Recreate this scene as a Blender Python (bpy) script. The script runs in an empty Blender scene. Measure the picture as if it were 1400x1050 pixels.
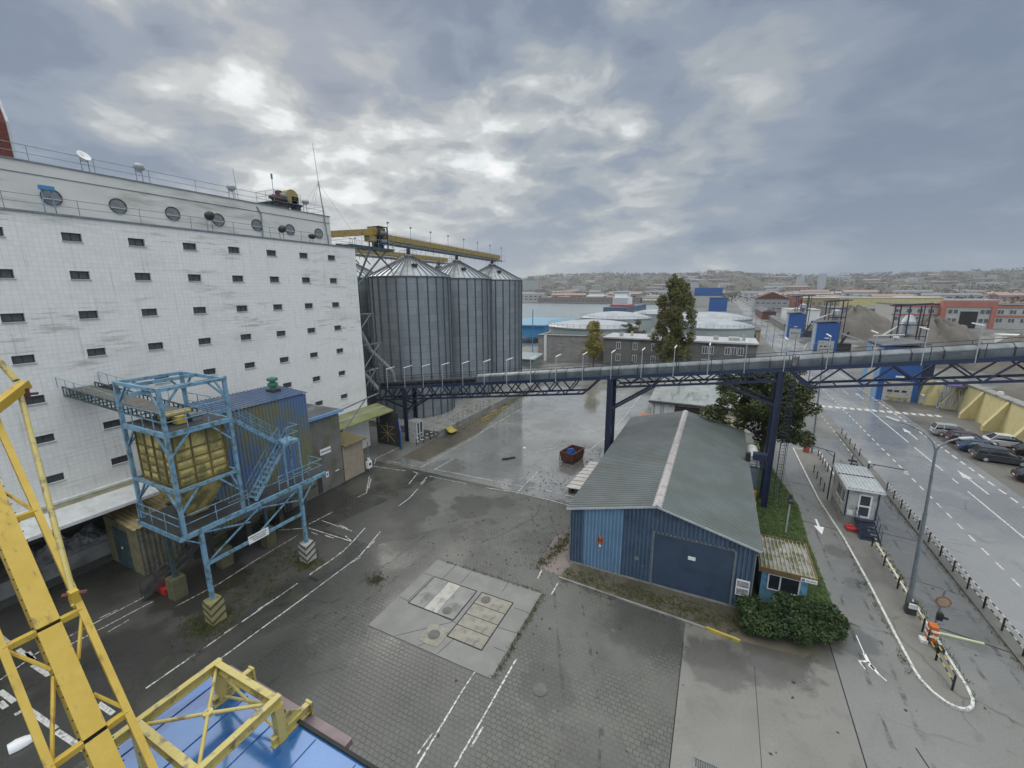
import bpy, bmesh, math, random
from mathutils import Vector, Matrix
from math import radians, sin, cos, pi
random.seed(7)
scene = bpy.context.scene
COL = scene.collection

# ------------------------------------------------------------------ camera
cam_d = bpy.data.cameras.new("camera")
cam = bpy.data.objects.new("camera", cam_d)
COL.objects.link(cam)
R3 = Matrix(((0.9004779839811083, -0.0906333366846692, 0.4253527931573062),
             (0.43488458874843613, 0.19630207131186353, -0.8788292731038814),
             (-0.0038464049374986715, 0.9763457866350811, 0.21618073477759608)))
cam.matrix_world = Matrix.Translation((0, 0, 20)) @ R3.to_4x4()
cam_d.sensor_width = 36.0
cam_d.lens = 582.0 / 1400 * 36
cam_d.clip_start = 0.1
cam_d.clip_end = 30000
scene.camera = cam
scene.view_settings.view_transform = 'Standard'
scene.view_settings.look = 'None'
scene.view_settings.gamma = 1
scene.view_settings.exposure = 0.0

# ------------------------------------------------------------------ sky
SUN_AZ, SUN_EL = math.atan2(0.62, -0.72), radians(27)
SD = Vector((cos(SUN_EL) * cos(SUN_AZ), cos(SUN_EL) * sin(SUN_AZ), sin(SUN_EL)))
world = bpy.data.worlds.new("World")
scene.world = world
world.use_nodes = True
wt = world.node_tree
wt.nodes.clear()


class NT:
    """small helper to wire shader nodes"""
    def __init__(s, t): s.t = t
    def n(s, typ, **kw):
        nd = s.t.nodes.new(typ)
        for k, v in kw.items(): setattr(nd, k, v)
        return nd
    def l(s, a, b): s.t.links.new(a, b)
    def put(s, sock, v):
        if hasattr(v, 'is_output'): s.l(v, sock)
        elif v is not None: sock.default_value = v
    def m(s, op, a, b=None, c=None, clamp=False):
        nd = s.n('ShaderNodeMath', operation=op, use_clamp=clamp)
        s.put(nd.inputs[0], a)
        if b is not None: s.put(nd.inputs[1], b)
        if c is not None: s.put(nd.inputs[2], c)
        return nd.outputs[0]
    def vm(s, op, a, b=None):
        nd = s.n('ShaderNodeVectorMath', operation=op)
        s.put(nd.inputs[0], a)
        if b is not None: s.put(nd.inputs[1], b)
        return nd.outputs['Value'] if op in ('DOT_PRODUCT', 'LENGTH') else nd.outputs[0]
    def mix(s, f, a, b, blend='MIX'):
        nd = s.n('ShaderNodeMix', data_type='RGBA', blend_type=blend, clamp_factor=True)
        s.put(nd.inputs[0], f)
        s.put(nd.inputs[6], a if hasattr(a, 'is_output') else (*a[:3], 1))
        s.put(nd.inputs[7], b if hasattr(b, 'is_output') else (*b[:3], 1))
        return nd.outputs[2]
    def noise(s, vec, scale, detail=5, rough=.55, dist=0.0):
        nd = s.n('ShaderNodeTexNoise')
        s.put(nd.inputs['Vector'], vec)
        nd.inputs['Scale'].default_value = scale
        nd.inputs['Detail'].default_value = detail
        nd.inputs['Roughness'].default_value = rough
        nd.inputs['Distortion'].default_value = dist
        return nd.outputs['Fac']
    def ss(s, v, lo, hi):
        nd = s.n('ShaderNodeMapRange', interpolation_type='SMOOTHSTEP')
        s.put(nd.inputs[0], v)
        nd.inputs[1].default_value = lo; nd.inputs[2].default_value = hi
        return nd.outputs[0]
    def scalev(s, vec, sc):
        nd = s.n('ShaderNodeMapping')
        s.put(nd.inputs[0], vec)
        nd.inputs['Scale'].default_value = sc
        return nd.outputs[0]


N = NT(wt)
tc = N.n('ShaderNodeTexCoord')
D = tc.outputs['Generated']
sep = N.n('ShaderNodeSeparateXYZ'); N.l(D, sep.inputs[0])
zz = sep.outputs[2]
zc = N.m('MAXIMUM', zz, 0.0)
inv = N.m('DIVIDE', 1.0, N.m('ADD', zc, 0.22))
comb = N.n('ShaderNodeCombineXYZ')
N.l(N.m('MULTIPLY', sep.outputs[0], inv), comb.inputs[0])
N.l(N.m('MULTIPLY', sep.outputs[1], inv), comb.inputs[1])
P = comb.outputs[0]
big = N.noise(P, 0.75, 4, .5, .5)
mid = N.noise(P, 1.75, 6, .48, .5)
fine = N.noise(P, 4.6, 7, .52, .35)
low = N.noise(N.scalev(D, (1, 1, 2.4)), 5.0, 9, .56, .35)


def lobe(px, k):
    """patch of the cloud deck in a world direction"""
    v = Vector(px).normalized()
    return N.m('POWER', N.m('MAXIMUM', N.vm('DOT_PRODUCT', D, tuple(v)), 0.0), k)


calm = N.m('SUBTRACT', 1.0, N.m('MULTIPLY', lobe((0.5, 0.85, 0.16), 5), .8), clamp=True)
base = N.m('ADD', .5, N.m('MULTIPLY', calm, N.m('ADD', N.m('MULTIPLY', N.m('SUBTRACT', mid, .5), 1.15), N.m('MULTIPLY', N.m('SUBTRACT', fine, .5), .8))))
base = N.m('ADD', base, N.m('MULTIPLY', N.m('SUBTRACT', big, .5), .95))
glow = -.045
for v_, k_, a_ in (((-0.70, 0.68, 0.20), 40, .19), ((-0.61, 0.755, 0.23), 120, .07), ((-0.845, 0.415, 0.337), 300, .20), ((-0.75, .46, .47), 40, -.09), ((-0.77, .53, .36), 160, -.13), ((-0.52, .82, .26), 90, .05), ((-0.236, 0.966, 0.102), 260, .13), ((-0.42, .87, .22), 60, .07),
                   ((-0.14, 0.94, 0.31), 30, .08), ((-0.923, 0.321, 0.21), 70, -.20), ((0.309, 0.941, 0.138), 7, -.15), ((-0.064, 0.988, 0.16), 300, .05), ((-0.62, .66, .42), 50, -.05)):
    glow = N.m('ADD', glow, N.m('MULTIPLY', lobe(v_, k_), a_))
val = N.m('ADD', base, glow)
hz = N.ss(zz, 0.34, 0.02)          # near the horizon the layers stack up and blur
valh = N.m('ADD', N.m('ADD', N.m('MULTIPLY', low, 1.25), -.13), glow)
val = N.m('ADD', N.m('MULTIPLY', val, N.m('SUBTRACT', 1.0, N.m('MULTIPLY', hz, .75))), N.m('MULTIPLY', valh, N.m('MULTIPLY', hz, .75)))
cr = N.n('ShaderNodeValToRGB'); N.l(val, cr.inputs[0])
els = [(.26, (.20, .25, .34)), (.42, (.275, .325, .405)), (.53, (.385, .42, .455)), (.62, (.55, .575, .585)), (.73, (.82, .86, .87)), (.82, (1.0, 1.0, 1.0))]
cr.color_ramp.interpolation = 'EASE'
cr.color_ramp.elements[0].position = els[0][0]; cr.color_ramp.elements[0].color = (*els[0][1], 1)
cr.color_ramp.elements[1].position = els[-1][0]; cr.color_ramp.elements[1].color = (*els[-1][1], 1)
for p, c in els[1:-1]:
    e = cr.color_ramp.elements.new(p); e.color = (*c, 1)
bg = N.n('ShaderNodeBackground'); N.l(N.mix(N.m('MULTIPLY', N.ss(zz, .5, .8), .8), cr.outputs[0], (.56, .56, .53)), bg.inputs[0])
# an overcast sky is brightest overhead; the unseen part there and behind the camera is boosted as added fill
zen = N.m('MULTIPLY', N.ss(zz, .52, .85), 2.9)
back = N.m('MULTIPLY', N.ss(N.vm('DOT_PRODUCT', D, (0.75, -0.62, 0.25)), .15, .8), 1.6)
N.l(N.m('ADD', 1.0, N.m('ADD', zen, back)), bg.inputs[1])
sky = N.n('ShaderNodeTexSky', sky_type='NISHITA', sun_disc=False)
sky.sun_elevation = SUN_EL
sky.sun_rotation = math.atan2(SD.x, SD.y)
bg2 = N.n('ShaderNodeBackground'); N.l(sky.outputs[0], bg2.inputs[0]); bg2.inputs[1].default_value = 0.1
mxs = N.n('ShaderNodeMixShader'); mxs.inputs[0].default_value = 0.05
N.l(bg.outputs[0], mxs.inputs[1]); N.l(bg2.outputs[0], mxs.inputs[2])
wo = N.n('ShaderNodeOutputWorld'); N.l(mxs.outputs[0], wo.inputs[0])

sun_d = bpy.data.lights.new("sun", 'SUN')
sun_d.energy = 1.3; sun_d.angle = radians(32); sun_d.color = (1.0, .96, .89)
sun = bpy.data.objects.new("sun", sun_d); COL.objects.link(sun)
sun.rotation_euler = SD.to_track_quat('Z', 'Y').to_euler()

# ------------------------------------------------------------------ materials


def new_mat(name):
    m = bpy.data.materials.new(name); m.use_nodes = True
    t = m.node_tree
    b = t.nodes['Principled BSDF']
    return m, NT(t), b


def M(name, c1, c2=None, scale=2.0, rough=.6, rv=.15, metal=0.0, bump=.15, bscale=25, dirt=None, dscale=1.0, dlo=.5, dhi=.7,
      damt=.8, stretch=(1, 1, 1), spec=.5):
    m, n, b = new_mat(name)
    tcn = n.n('ShaderNodeTexCoord'); v = tcn.outputs['Object']
    c2 = c2 or tuple(x * .72 for x in c1)
    f = n.noise(v, scale, 6)
    col = n.mix(n.ss(f, .35, .65), c1, c2)
    f2 = n.noise(v, bscale, 3)
    col = n.mix(n.m('MULTIPLY', f2, .35), col, tuple(x * .6 for x in c1))
    if dirt:
        d = n.ss(n.noise(n.scalev(v, stretch), dscale, 7, .62), dlo, dhi)
        col = n.mix(n.m('MULTIPLY', d, damt), col, dirt)
    n.l(col, b.inputs['Base Color'])
    n.l(n.m('ADD', rough - rv / 2, n.m('MULTIPLY', f, rv), clamp=True), b.inputs['Roughness'])
    b.inputs['Metallic'].default_value = metal
    b.inputs['Specular IOR Level'].default_value = spec
    if bump:
        bp = n.n('ShaderNodeBump'); bp.inputs['Strength'].default_value = bump; bp.inputs['Distance'].default_value = .02
        n.l(f2, bp.inputs['Height']); n.l(bp.outputs[0], b.inputs['Normal'])
    MAT[name] = m
    return m


MAT = {}
moss = (.075, .085, .03)
grime = (.05, .048, .04)
MAT['blue_paint'] = M('blue_paint', (.145, .285, .415), (.18, .33, .445), rough=.5, dirt=(.07, .10, .09), dscale=2.6, dlo=.47, dhi=.64, damt=.85, bscale=50)
MAT['blue_grime'] = M('blue_grime', (.06, .10, .12), (.035, .05, .05), rough=.6, dirt=moss, dscale=2)
MAT['navy'] = M('navy', (.016, .024, .058), (.022, .032, .072), rough=.4, dirt=(.02, .02, .03), dscale=2, damt=.6)
MAT['navy_dark'] = M('navy_dark', (.012, .018, .045), (.02, .03, .06), rough=.5)
MAT['crane_yellow'] = M('crane_yellow', (.44, .295, .03), (.49, .34, .05), scale=3, rough=.5, dirt=(.15, .085, .03), dscale=3.0, dlo=.55, dhi=.70, damt=.75, bscale=60, stretch=(1, 2.0, 1))
MAT['frame_yellow'] = M('frame_yellow', (.42, .34, .09), (.47, .41, .17), scale=4, rough=.5, dirt=(.12, .08, .04), dscale=4, dlo=.5, dhi=.66, damt=.8)
MAT['belt_yellow'] = M('belt_yellow', (.33, .235, .06), (.28, .21, .07), rough=.6, dirt=(.15, .11, .05), dscale=2)
MAT['hopper'] = M('hopper', (.50, .41, .15), (.42, .35, .14), scale=1.5, rough=.6, dirt=moss, dscale=1.2, dlo=.42, dhi=.62, damt=.75, stretch=(1, 1, .6))
MAT['steel'] = M('steel', (.22, .25, .27), (.15, .18, .20), rough=.45, metal=.3)
MAT['pale_steel'] = M('pale_steel', (.50, .53, .54), (.40, .43, .45), rough=.4, metal=.2)
MAT['dark_steel'] = M('dark_steel', (.03, .033, .036), (.05, .05, .05), rough=.5)
MAT['dark'] = M('dark', (.012, .012, .013), (.02, .02, .02), rough=.8)
MAT['rubber'] = M('rubber', (.02, .02, .02), rough=.8)
MAT['white'] = M('white', (.70, .71, .70), (.62, .63, .62), rough=.5, dirt=(.3, .3, .27), dscale=2, damt=.4)
MAT['white_clean'] = M('white_clean', (.78, .79, .79), (.74, .75, .75), rough=.35, bump=0)
MAT['line_paint'] = M('line_paint', (.62, .62, .59), (.5, .5, .48), scale=5, rough=.5, dirt=(.16, .16, .155), dscale=6, dlo=.5, dhi=.62, damt=.8)
MAT['worn_paint'] = M('worn_paint', (.66, .66, .62), (.55, .55, .52), scale=5, rough=.5, dirt=(.10, .10, .095), dscale=6, dlo=.46, dhi=.58, damt=.85)
MAT['concrete'] = M('concrete', (.26, .26, .25), (.20, .20, .19), scale=1.2, rough=.75, dirt=(.10, .10, .085), dscale=.9, dlo=.48, dhi=.7)
MAT['concrete_light'] = M('concrete_light', (.42, .41, .38), (.36, .35, .32), scale=1.4, rough=.8, dirt=(.17, .16, .13), dscale=1.5)
MAT['sand_concrete'] = M('sand_concrete', (.27, .255, .215), (.225, .21, .175), scale=1.5, rough=.6, dirt=(.12, .115, .095), dscale=2.4)
MAT['wood_grey'] = M('wood_grey', (.52, .50, .48), (.42, .40, .38), scale=2, rough=.7)
MAT['red'] = M('red', (.42, .04, .03), (.35, .03, .025), rough=.5)
MAT['rust'] = M('rust', (.13, .045, .03), (.09, .03, .025), scale=3, rough=.7, dirt=(.03, .02, .015), dscale=2)
MAT['orange'] = M('orange', (.55, .14, .03), rough=.5)
MAT['amber'] = M('amber', (.50, .26, .04), (.40, .2, .03), rough=.5)
MAT['yellow_paint'] = M('yellow_paint', (.46, .35, .06), (.42, .33, .06), rough=.5, dirt=(.08, .07, .04), dscale=3, damt=.6)
MAT['black_paint'] = M('black_paint', (.02, .02, .02), rough=.5)
MAT['brick_red'] = M('brick_red', (.15, .035, .025), (.10, .028, .02), scale=6, rough=.8)
MAT['brick_wall'] = M('brick_wall', (.40, .15, .11), (.34, .13, .10), scale=.3, rough=.8)
MAT['glass'] = M('glass', (.03, .04, .05), (.02, .025, .03), rough=.12, rv=.05, bump=0, spec=.8)
MAT['glass_grey'] = M('glass_grey', (.10, .11, .12), (.06, .065, .07), rough=.3, bump=.0)
MAT['bark'] = M('bark', (.07, .055, .04), (.045, .036, .028), scale=6, rough=.9, bump=.5, bscale=12)
MAT['zinc_roof'] = M('zinc_roof', (.135, .15, .155), (.11, .125, .125), scale=.5, rough=.42, rv=.2, dirt=(.085, .10, .085), dscale=.35, dlo=.42, dhi=.66, damt=.75)
MAT['zinc_roof_red'] = M('ridge_cap', (.42, .40, .40), (.34, .32, .31), scale=2.2, rough=.5, dirt=(.16, .11, .10), dscale=1.3)
MAT['shed_blue'] = M('shed_blue', (.078, .128, .195), (.06, .10, .155), scale=.8, rough=.45, dirt=(.03, .05, .09), dscale=1.2, damt=.6)
MAT['shed_blue_light'] = M('shed_blue_light', (.16, .28, .41), (.135, .245, .37), scale=.8, rough=.45)
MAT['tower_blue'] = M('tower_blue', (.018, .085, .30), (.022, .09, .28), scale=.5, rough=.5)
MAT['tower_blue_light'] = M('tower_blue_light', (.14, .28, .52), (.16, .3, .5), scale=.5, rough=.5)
MAT['quay_blue'] = M('quay_blue', (.04, .20, .42), (.05, .22, .40), scale=.5, rough=.5)
MAT['booth_blue'] = M('booth_blue', (.16, .36, .50), (.13, .30, .43), scale=2, rough=.5, dirt=(.06, .10, .11), dscale=2.5)
MAT['booth_wall'] = M('booth_wall', (.44, .44, .42), (.37, .37, .35), rough=.5, dirt=(.2, .2, .18), dscale=2)
MAT['grey_render'] = M('grey_render', (.17, .165, .15), (.14, .135, .125), scale=.5, rough=.85, dirt=(.08, .078, .07), dscale=.4)
MAT['roof_felt'] = M('roof_felt', (.10, .105, .11), (.07, .075, .08), scale=.6, rough=.6, dirt=(.2, .2, .2), dscale=.5)
MAT['white_roof'] = M('white_roof', (.48, .49, .49), (.38, .39, .40), scale=.3, rough=.35, dirt=(.25, .26, .26), dscale=.25, damt=.6)
MAT['wh_roof'] = M('warehouse_roof', (.28, .30, .295), (.21, .225, .22), scale=.5, rough=.35, dirt=(.07, .075, .07), dscale=.5, dlo=.5, dhi=.66, damt=.8, stretch=(1.6, .35, 1))
MAT['tank'] = M('tank', (.30, .34, .335), (.27, .31, .305), scale=.15, rough=.5)
MAT['tank_roof'] = M('tank_roof', (.42, .44, .46), (.34, .36, .38), scale=.2, rough=.3, dirt=(.24, .26, .28), dscale=.15)
MAT['bund'] = M('bund', (.30, .285, .275), (.22, .21, .205), scale=.5, rough=.8, dirt=(.15, .13, .13), dscale=.5, stretch=(1, 1, 3))
MAT['ochre'] = M('ochre', (.34, .26, .11), (.3, .23, .1), scale=.3, rough=.8)
MAT['wall_yellow'] = M('wall_yellow', (.56, .49, .25), (.50, .44, .22), scale=.7, rough=.75, dirt=(.26, .2, .09), dscale=.7, dlo=.5, dhi=.72, damt=.7, stretch=(1, 1, .4))
MAT['gravel'] = M('gravel', (.145, .13, .112), (.105, .096, .084), scale=.25, rough=.95, bump=.8, bscale=3, dirt=(.10, .09, .08), dscale=.3, damt=.6)
MAT['hill'] = M('hill', (.042, .04, .022), (.085, .052, .024), scale=.012, rough=1, bump=0, bscale=.08, dirt=(.035, .045, .025), dscale=.012, dlo=.45, dhi=.6, damt=.7)
for nm, c in {'silver': (.42, .44, .45), 'carwhite': (.72, .73, .73), 'carblack': (.018, .018, .02), 'carblue': (.03, .07, .16), 'cargrey': (.07, .075, .085), 'carwine': (.10, .05, .06)}.items():
    MAT[nm] = M(nm, c, tuple(x * .95 for x in c), rough=.22, rv=.05, metal=.35, bump=0)


def tile_mat():
    m, n, b = new_mat('facade_tiles')
    t = n.n('ShaderNodeTexCoord')
    s = n.n('ShaderNodeSeparateXYZ'); n.l(t.outputs['Object'], s.inputs[0])
    c = n.n('ShaderNodeCombineXYZ'); n.l(s.outputs[1], c.inputs[0]); n.l(s.outputs[2], c.inputs[1]); n.l(s.outputs[0], c.inputs[2])
    v = c.outputs[0]
    br = n.n('ShaderNodeTexBrick', offset=0.0, squash=1.0)
    n.l(v, br.inputs['Vector'])
    br.inputs['Scale'].default_value = 1; br.inputs['Brick Width'].default_value = .30; br.inputs['Row Height'].default_value = .30
    br.inputs['Mortar Size'].default_value = .016; br.inputs['Mortar Smooth'].default_value = .6; br.inputs['Bias'].default_value = -.2
    br.inputs['Color1'].default_value = (.70, .70, .68, 1); br.inputs['Color2'].default_value = (.65, .65, .635, 1); br.inputs['Mortar'].default_value = (.575, .575, .56, 1)
    # every fourth joint is an expansion joint, darker
    br2 = n.n('ShaderNodeTexBrick', offset=0.0); n.l(v, br2.inputs['Vector'])
    br2.inputs['Scale'].default_value = 1; br2.inputs['Brick Width'].default_value = 3.63; br2.inputs['Row Height'].default_value = 2.7
    br2.inputs['Mortar Size'].default_value = .02; br2.inputs['Mortar Smooth'].default_value = .8
    col = n.mix(n.m('MULTIPLY', br2.outputs['Fac'], .15), br.outputs['Color'], (.28, .28, .27))
    streak = n.ss(n.noise(n.scalev(v, (.30, 2.4, 1)), 1.1, 9, .70), .50, .66)
    zone = n.ss(n.noise(v, .13, 4), .44, .60)
    col = n.mix(n.m('MULTIPLY', n.m('MULTIPLY', streak, zone), .7), col, (.30, .30, .27))
    blot = n.ss(n.noise(n.scalev(v, (.5, 1.6, 1)), .35, 6, .6), .5, .8)
    col = n.mix(n.m('MULTIPLY', blot, .35), col, (.40, .40, .36))
    drip = n.ss(n.noise(n.scalev(v, (4, .25, 1)), .8, 5, .6), .55, .75)
    col = n.mix(n.m('MULTIPLY', drip, .38), col, (.3, .3, .28))
    n.l(col, b.inputs['Base Color']); b.inputs['Roughness'].default_value = .55
    bp = n.n('ShaderNodeBump'); bp.inputs['Strength'].default_value = .4; bp.inputs['Distance'].default_value = .01
    n.l(n.m('SUBTRACT', 1.0, br.outputs['Fac']), bp.inputs['Height']); n.l(bp.outputs[0], b.inputs['Normal'])
    return m


MAT['tiles'] = tile_mat()
MAT['parapet'] = M('parapet', (.62, .62, .59), (.56, .56, .535), scale=.4, rough=.75, dirt=(.24, .23, .20), dscale=.5, dlo=.5, dhi=.75, damt=.7, stretch=(.5, .4, 2))


def ground_mat(name, dry, wet, kind='asphalt', joint=None, spots=(), spec=.6, film=0.0, rlo=.2, rhi=.6, wscale=.09, green=0.0, gscale=.25, wlo=.42, whi=.6):
    """wet paving: darker and glossier in broad patches, cracks, oil, joints or setts"""
    m, n, b = new_mat(name)
    t = n.n('ShaderNodeTexCoord'); v = t.outputs['Object']
    wetf = n.ss(n.noise(n.scalev(v, (1, .7, 1)), wscale, 7, .6, .4), wlo, whi)
    col = n.mix(wetf, dry, wet)
    fine_ = n.noise(v, 9, 4, .7)
    col = n.mix(n.m('MULTIPLY', n.ss(fine_, .3, .75), .35), col, tuple(x * .45 for x in dry))
    blot = n.ss(n.noise(v, .42, 9, .72, .6), .53, .66)
    col = n.mix(n.m('MULTIPLY', blot, .55), col, tuple(x * .5 for x in dry))
    pale = n.ss(n.noise(n.scalev(v, (1, 1, 1)), .23, 6, .6), .55, .72)
    col = n.mix(n.m('MULTIPLY', pale, .3), col, tuple(min(1, x * 1.5) for x in dry))
    height = n.m('MULTIPLY', fine_, .3)
    if kind == 'setts':
        wob = n.n('ShaderNodeTexNoise'); n.l(v, wob.inputs['Vector']); wob.inputs['Scale'].default_value = 1.3; wob.inputs['Detail'].default_value = 4
        wv = n.vm('ADD', v, n.vm('SCALE', n.vm('SUBTRACT', wob.outputs['Color'], (.5, .5, .5))))
        wv.node.inputs[1].links[0].from_node.inputs['Scale'].default_value = .16
        br = n.n('ShaderNodeTexBrick', offset=.5); n.l(wv, br.inputs['Vector'])
        br.inputs['Scale'].default_value = 1; br.inputs['Brick Width'].default_value = .29; br.inputs['Row Height'].default_value = .24
        br.inputs['Mortar Size'].default_value = .022; br.inputs['Mortar Smooth'].default_value = .5; br.inputs['Bias'].default_value = 0
        br.inputs['Color1'].default_value = (.80, .80, .80, 1); br.inputs['Color2'].default_value = (1.08, 1.08, 1.06, 1); br.inputs['Mortar'].default_value = (.34, .34, .31, 1)
        strong = n.ss(n.noise(v, .22, 4, .6), .38, .62)
        f = n.m('ADD', .12, n.m('MULTIPLY', strong, .88))
        col = n.mix(f, col, n.mix(1.0, col, br.outputs['Color'], 'MULTIPLY'))
        height = n.m('ADD', height, n.m('MULTIPLY', n.m('SUBTRACT', 1.0, br.outputs['Fac']), .9))
        wetf = n.m('MULTIPLY', wetf, n.m('SUBTRACT', 1.0, n.m('MULTIPLY', br.outputs['Fac'], .5)))
    if joint:
        br = n.n('ShaderNodeTexBrick', offset=0.0); n.l(v, br.inputs['Vector'])
        br.inputs['Scale'].default_value = 1; br.inputs['Brick Width'].default_value = joint[0]; br.inputs['Row Height'].default_value = joint[1]
        br.inputs['Mortar Size'].default_value = .02; br.inputs['Mortar Smooth'].default_value = .4
        col = n.mix(n.m('MULTIPLY', br.outputs['Fac'], .75), col, tuple(x * .22 for x in dry))
    vo = n.n('ShaderNodeTexVoronoi', feature='DISTANCE_TO_EDGE'); 
    wb = n.n('ShaderNodeTexNoise'); n.l(v, wb.inputs['Vector']); wb.inputs['Scale'].default_value = .8; wb.inputs['Detail'].default_value = 6
    n.l(n.vm('ADD', v, wb.outputs['Color']), vo.inputs['Vector']); vo.inputs['Scale'].default_value = .16
    crack = n.m('MULTIPLY', n.ss(vo.outputs['Distance'], .012, .004), n.ss(n.noise(v, .12, 3), .5, .6))
    col = n.mix(n.m('MULTIPLY', crack, .4), col, tuple(x * .2 for x in dry))
    if green:
        g = n.ss(n.noise(v, gscale, 8, .7, .3), .52, .68)
        col = n.mix(n.m('MULTIPLY', g, green), col, (.055, .06, .022))
        wetf = n.m('MULTIPLY', wetf, n.m('SUBTRACT', 1.0, n.m('MULTIPLY', g, .8)))
    for (sx, sy, sr, am) in spots:      # damp or oily stains with ragged edges
        dn = n.vm('LENGTH', n.vm('SUBTRACT', n.scalev(v, (1, 1, 0)), (sx, sy, 0)))
        dn = n.m('ADD', n.m('DIVIDE', dn, sr), n.m('MULTIPLY', n.m('SUBTRACT', n.noise(v, 2.2 / sr, 7, .62, .4), .5), 1.5))
        sf = n.m('MULTIPLY', n.ss(dn, 1.12, .78), am)
        col = n.mix(sf, col, tuple(x * .36 for x in dry))
        wetf = n.m('MAXIMUM', wetf, sf)
    n.l(col, b.inputs['Base Color'])
    b.inputs['Specular IOR Level'].default_value = spec
    if film:      # standing film of rain water
        n.l(n.m('MULTIPLY', n.ss(n.noise(v, .16, 7, .62), .36, .56), film), b.inputs['Coat Weight']); b.inputs['Coat Roughness'].default_value = .07; b.inputs['Coat IOR'].default_value = 1.65
    r = n.m('SUBTRACT', rhi, n.m('MULTIPLY', wetf, rhi - rlo))
    r = n.m('ADD', r, n.m('MULTIPLY', n.m('SUBTRACT', n.noise(v, .8, 5), .5), .25), clamp=True)
    n.l(r, b.inputs['Roughness'])
    bp = n.n('ShaderNodeBump'); bp.inputs['Strength'].default_value = .55; bp.inputs['Distance'].default_value = .012
    n.l(height, bp.inputs['Height']); n.l(bp.outputs[0], b.inputs['Normal'])
    return m


MAT['g_base'] = ground_mat('base_ground', (.15, .15, .14), (.09, .09, .085), rlo=.3, rhi=.7, green=.3)
MAT['g_rail'] = ground_mat('rail_strip_asphalt', (.072, .070, .063), (.038, .038, .034), rlo=.22, rhi=.6, green=.5, gscale=.2, spots=[(-31, 14, 3.2, .7), (-33, 26, 3, .6), (-28.5, 8, 3, .5)])
MAT['g_setts'] = ground_mat('setts', (.108, .108, .097), (.066, .067, .060), 'setts', film=.12, rlo=.22, rhi=.55, spots=[(-23, 11, 5, .45), (-22, 19, 3.2, .4), (-6.3, 17, 1.5, .6), (-20.2, 19.7, 1.2, .7), (-14.3, 24.6, 2, .35), (-2.5, 23.6, 2.6, .55), (-19, 15, 1.2, .35), (-22.6, 26, 2.5, .4), (-12, 28.5, 1.8, .4), (-17.5, 27.5, 1.6, .45), (-3.2, 14.5, 1.8, .35), (-14.5, 12.5, 2.2, .35), (-20.5, 11.5, 2, .4)])
MAT['g_far'] = ground_mat('yard_concrete', (.25, .25, .235), (.17, .17, .16), joint=(6.0, 5.0), spec=1.0, film=1.0, spots=[(-27, 38.2, 2.4, .5), (-17, 37.4, 1.5, .6), (-13.8, 44, 2.6, .35)], rlo=.08, rhi=.32, wscale=.07, wlo=.35, whi=.58)
MAT['g_patch'] = ground_mat('patched_asphalt', dry=(.115, .115, .105), wet=(.06, .06, .056), rlo=.34, rhi=.55, green=.2, gscale=.3, spots=[(-24, 28.6, 2.4, .7), (-19.5, 31.6, 2.2, .7), (-26.2, 31.5, 2, .6), (-22.5, 25.2, 1.6, .5), (-17.2, 33.4, 1.2, .6)])
MAT['g_apron'] = ground_mat('apron_concrete', (.175, .168, .152), (.125, .121, .108), film=.4, rlo=.22, rhi=.5, wlo=.4, whi=.7, spots=[(1.6, 22.4, 1.9, .8), (4.6, 24.4, 2.0, .85), (7.2, 26, 1.6, .6), (3.4, 23.4, 1.6, .6)])
MAT['g_lane'] = ground_mat('lane_asphalt', film=.6, dry=(.165, .165, .155), wet=(.115, .115, .108), rlo=.22, rhi=.5, spots=[(8.4, 27.5, 1.6, .6), (9.8, 37.5, .9, .5), (10.2, 33.5, .8, .5), (14.6, 31.5, 2, .35)])
MAT['g_road'] = ground_mat('road_asphalt', (.225, .23, .228), (.165, .17, .17), film=.4, spec=.9, rlo=.22, rhi=.5, wscale=.06)
MAT['g_park'] = ground_mat('parking_asphalt', (.12, .115, .105), (.075, .073, .068), rlo=.25, rhi=.6)
MAT['g_island'] = ground_mat('island_paving', (.16, .155, .14), (.10, .098, .09), rlo=.4, rhi=.7, green=.25)
MAT['g_slab'] = M('slab_concrete', (.195, .195, .185), (.16, .16, .152), scale=.7, rough=.42, rv=.2, dirt=(.15, .15, .145), dscale=.6, dlo=.45, dhi=.7)
MAT['g_soil'] = ground_mat('soil_strip', (.11, .095, .07), (.06, .055, .04), rlo=.5, rhi=.8, green=.7, gscale=.5)
MAT['g_pink'] = ground_mat('pinkish_paving', (.19, .155, .145), (.12, .10, .09), rlo=.4, rhi=.7, green=.35, gscale=.6)
MAT['grass'] = M('grass', (.05, .085, .02), (.035, .06, .015), scale=1.2, rough=.9, bump=.6, bscale=14, dirt=(.08, .08, .03), dscale=1)
MAT['water'] = M('water', (.20, .24, .25), (.18, .22, .23), scale=.02, rough=.25, rv=.1, bump=.3, bscale=.6)


def leaf_mat(name, a, b_, c):
    m, n, b = new_mat(name)
    t = n.n('ShaderNodeTexCoord'); v = t.outputs['Object']
    col = n.mix(n.ss(n.noise(v, .9, 4), .35, .65), a, b_)
    col = n.mix(n.ss(n.noise(v, 6, 3), .5, .7), col, c)
    n.l(col, b.inputs['Base Color']); b.inputs['Roughness'].default_value = .65
    b.inputs['Specular IOR Level'].default_value = .3
    return m


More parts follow.
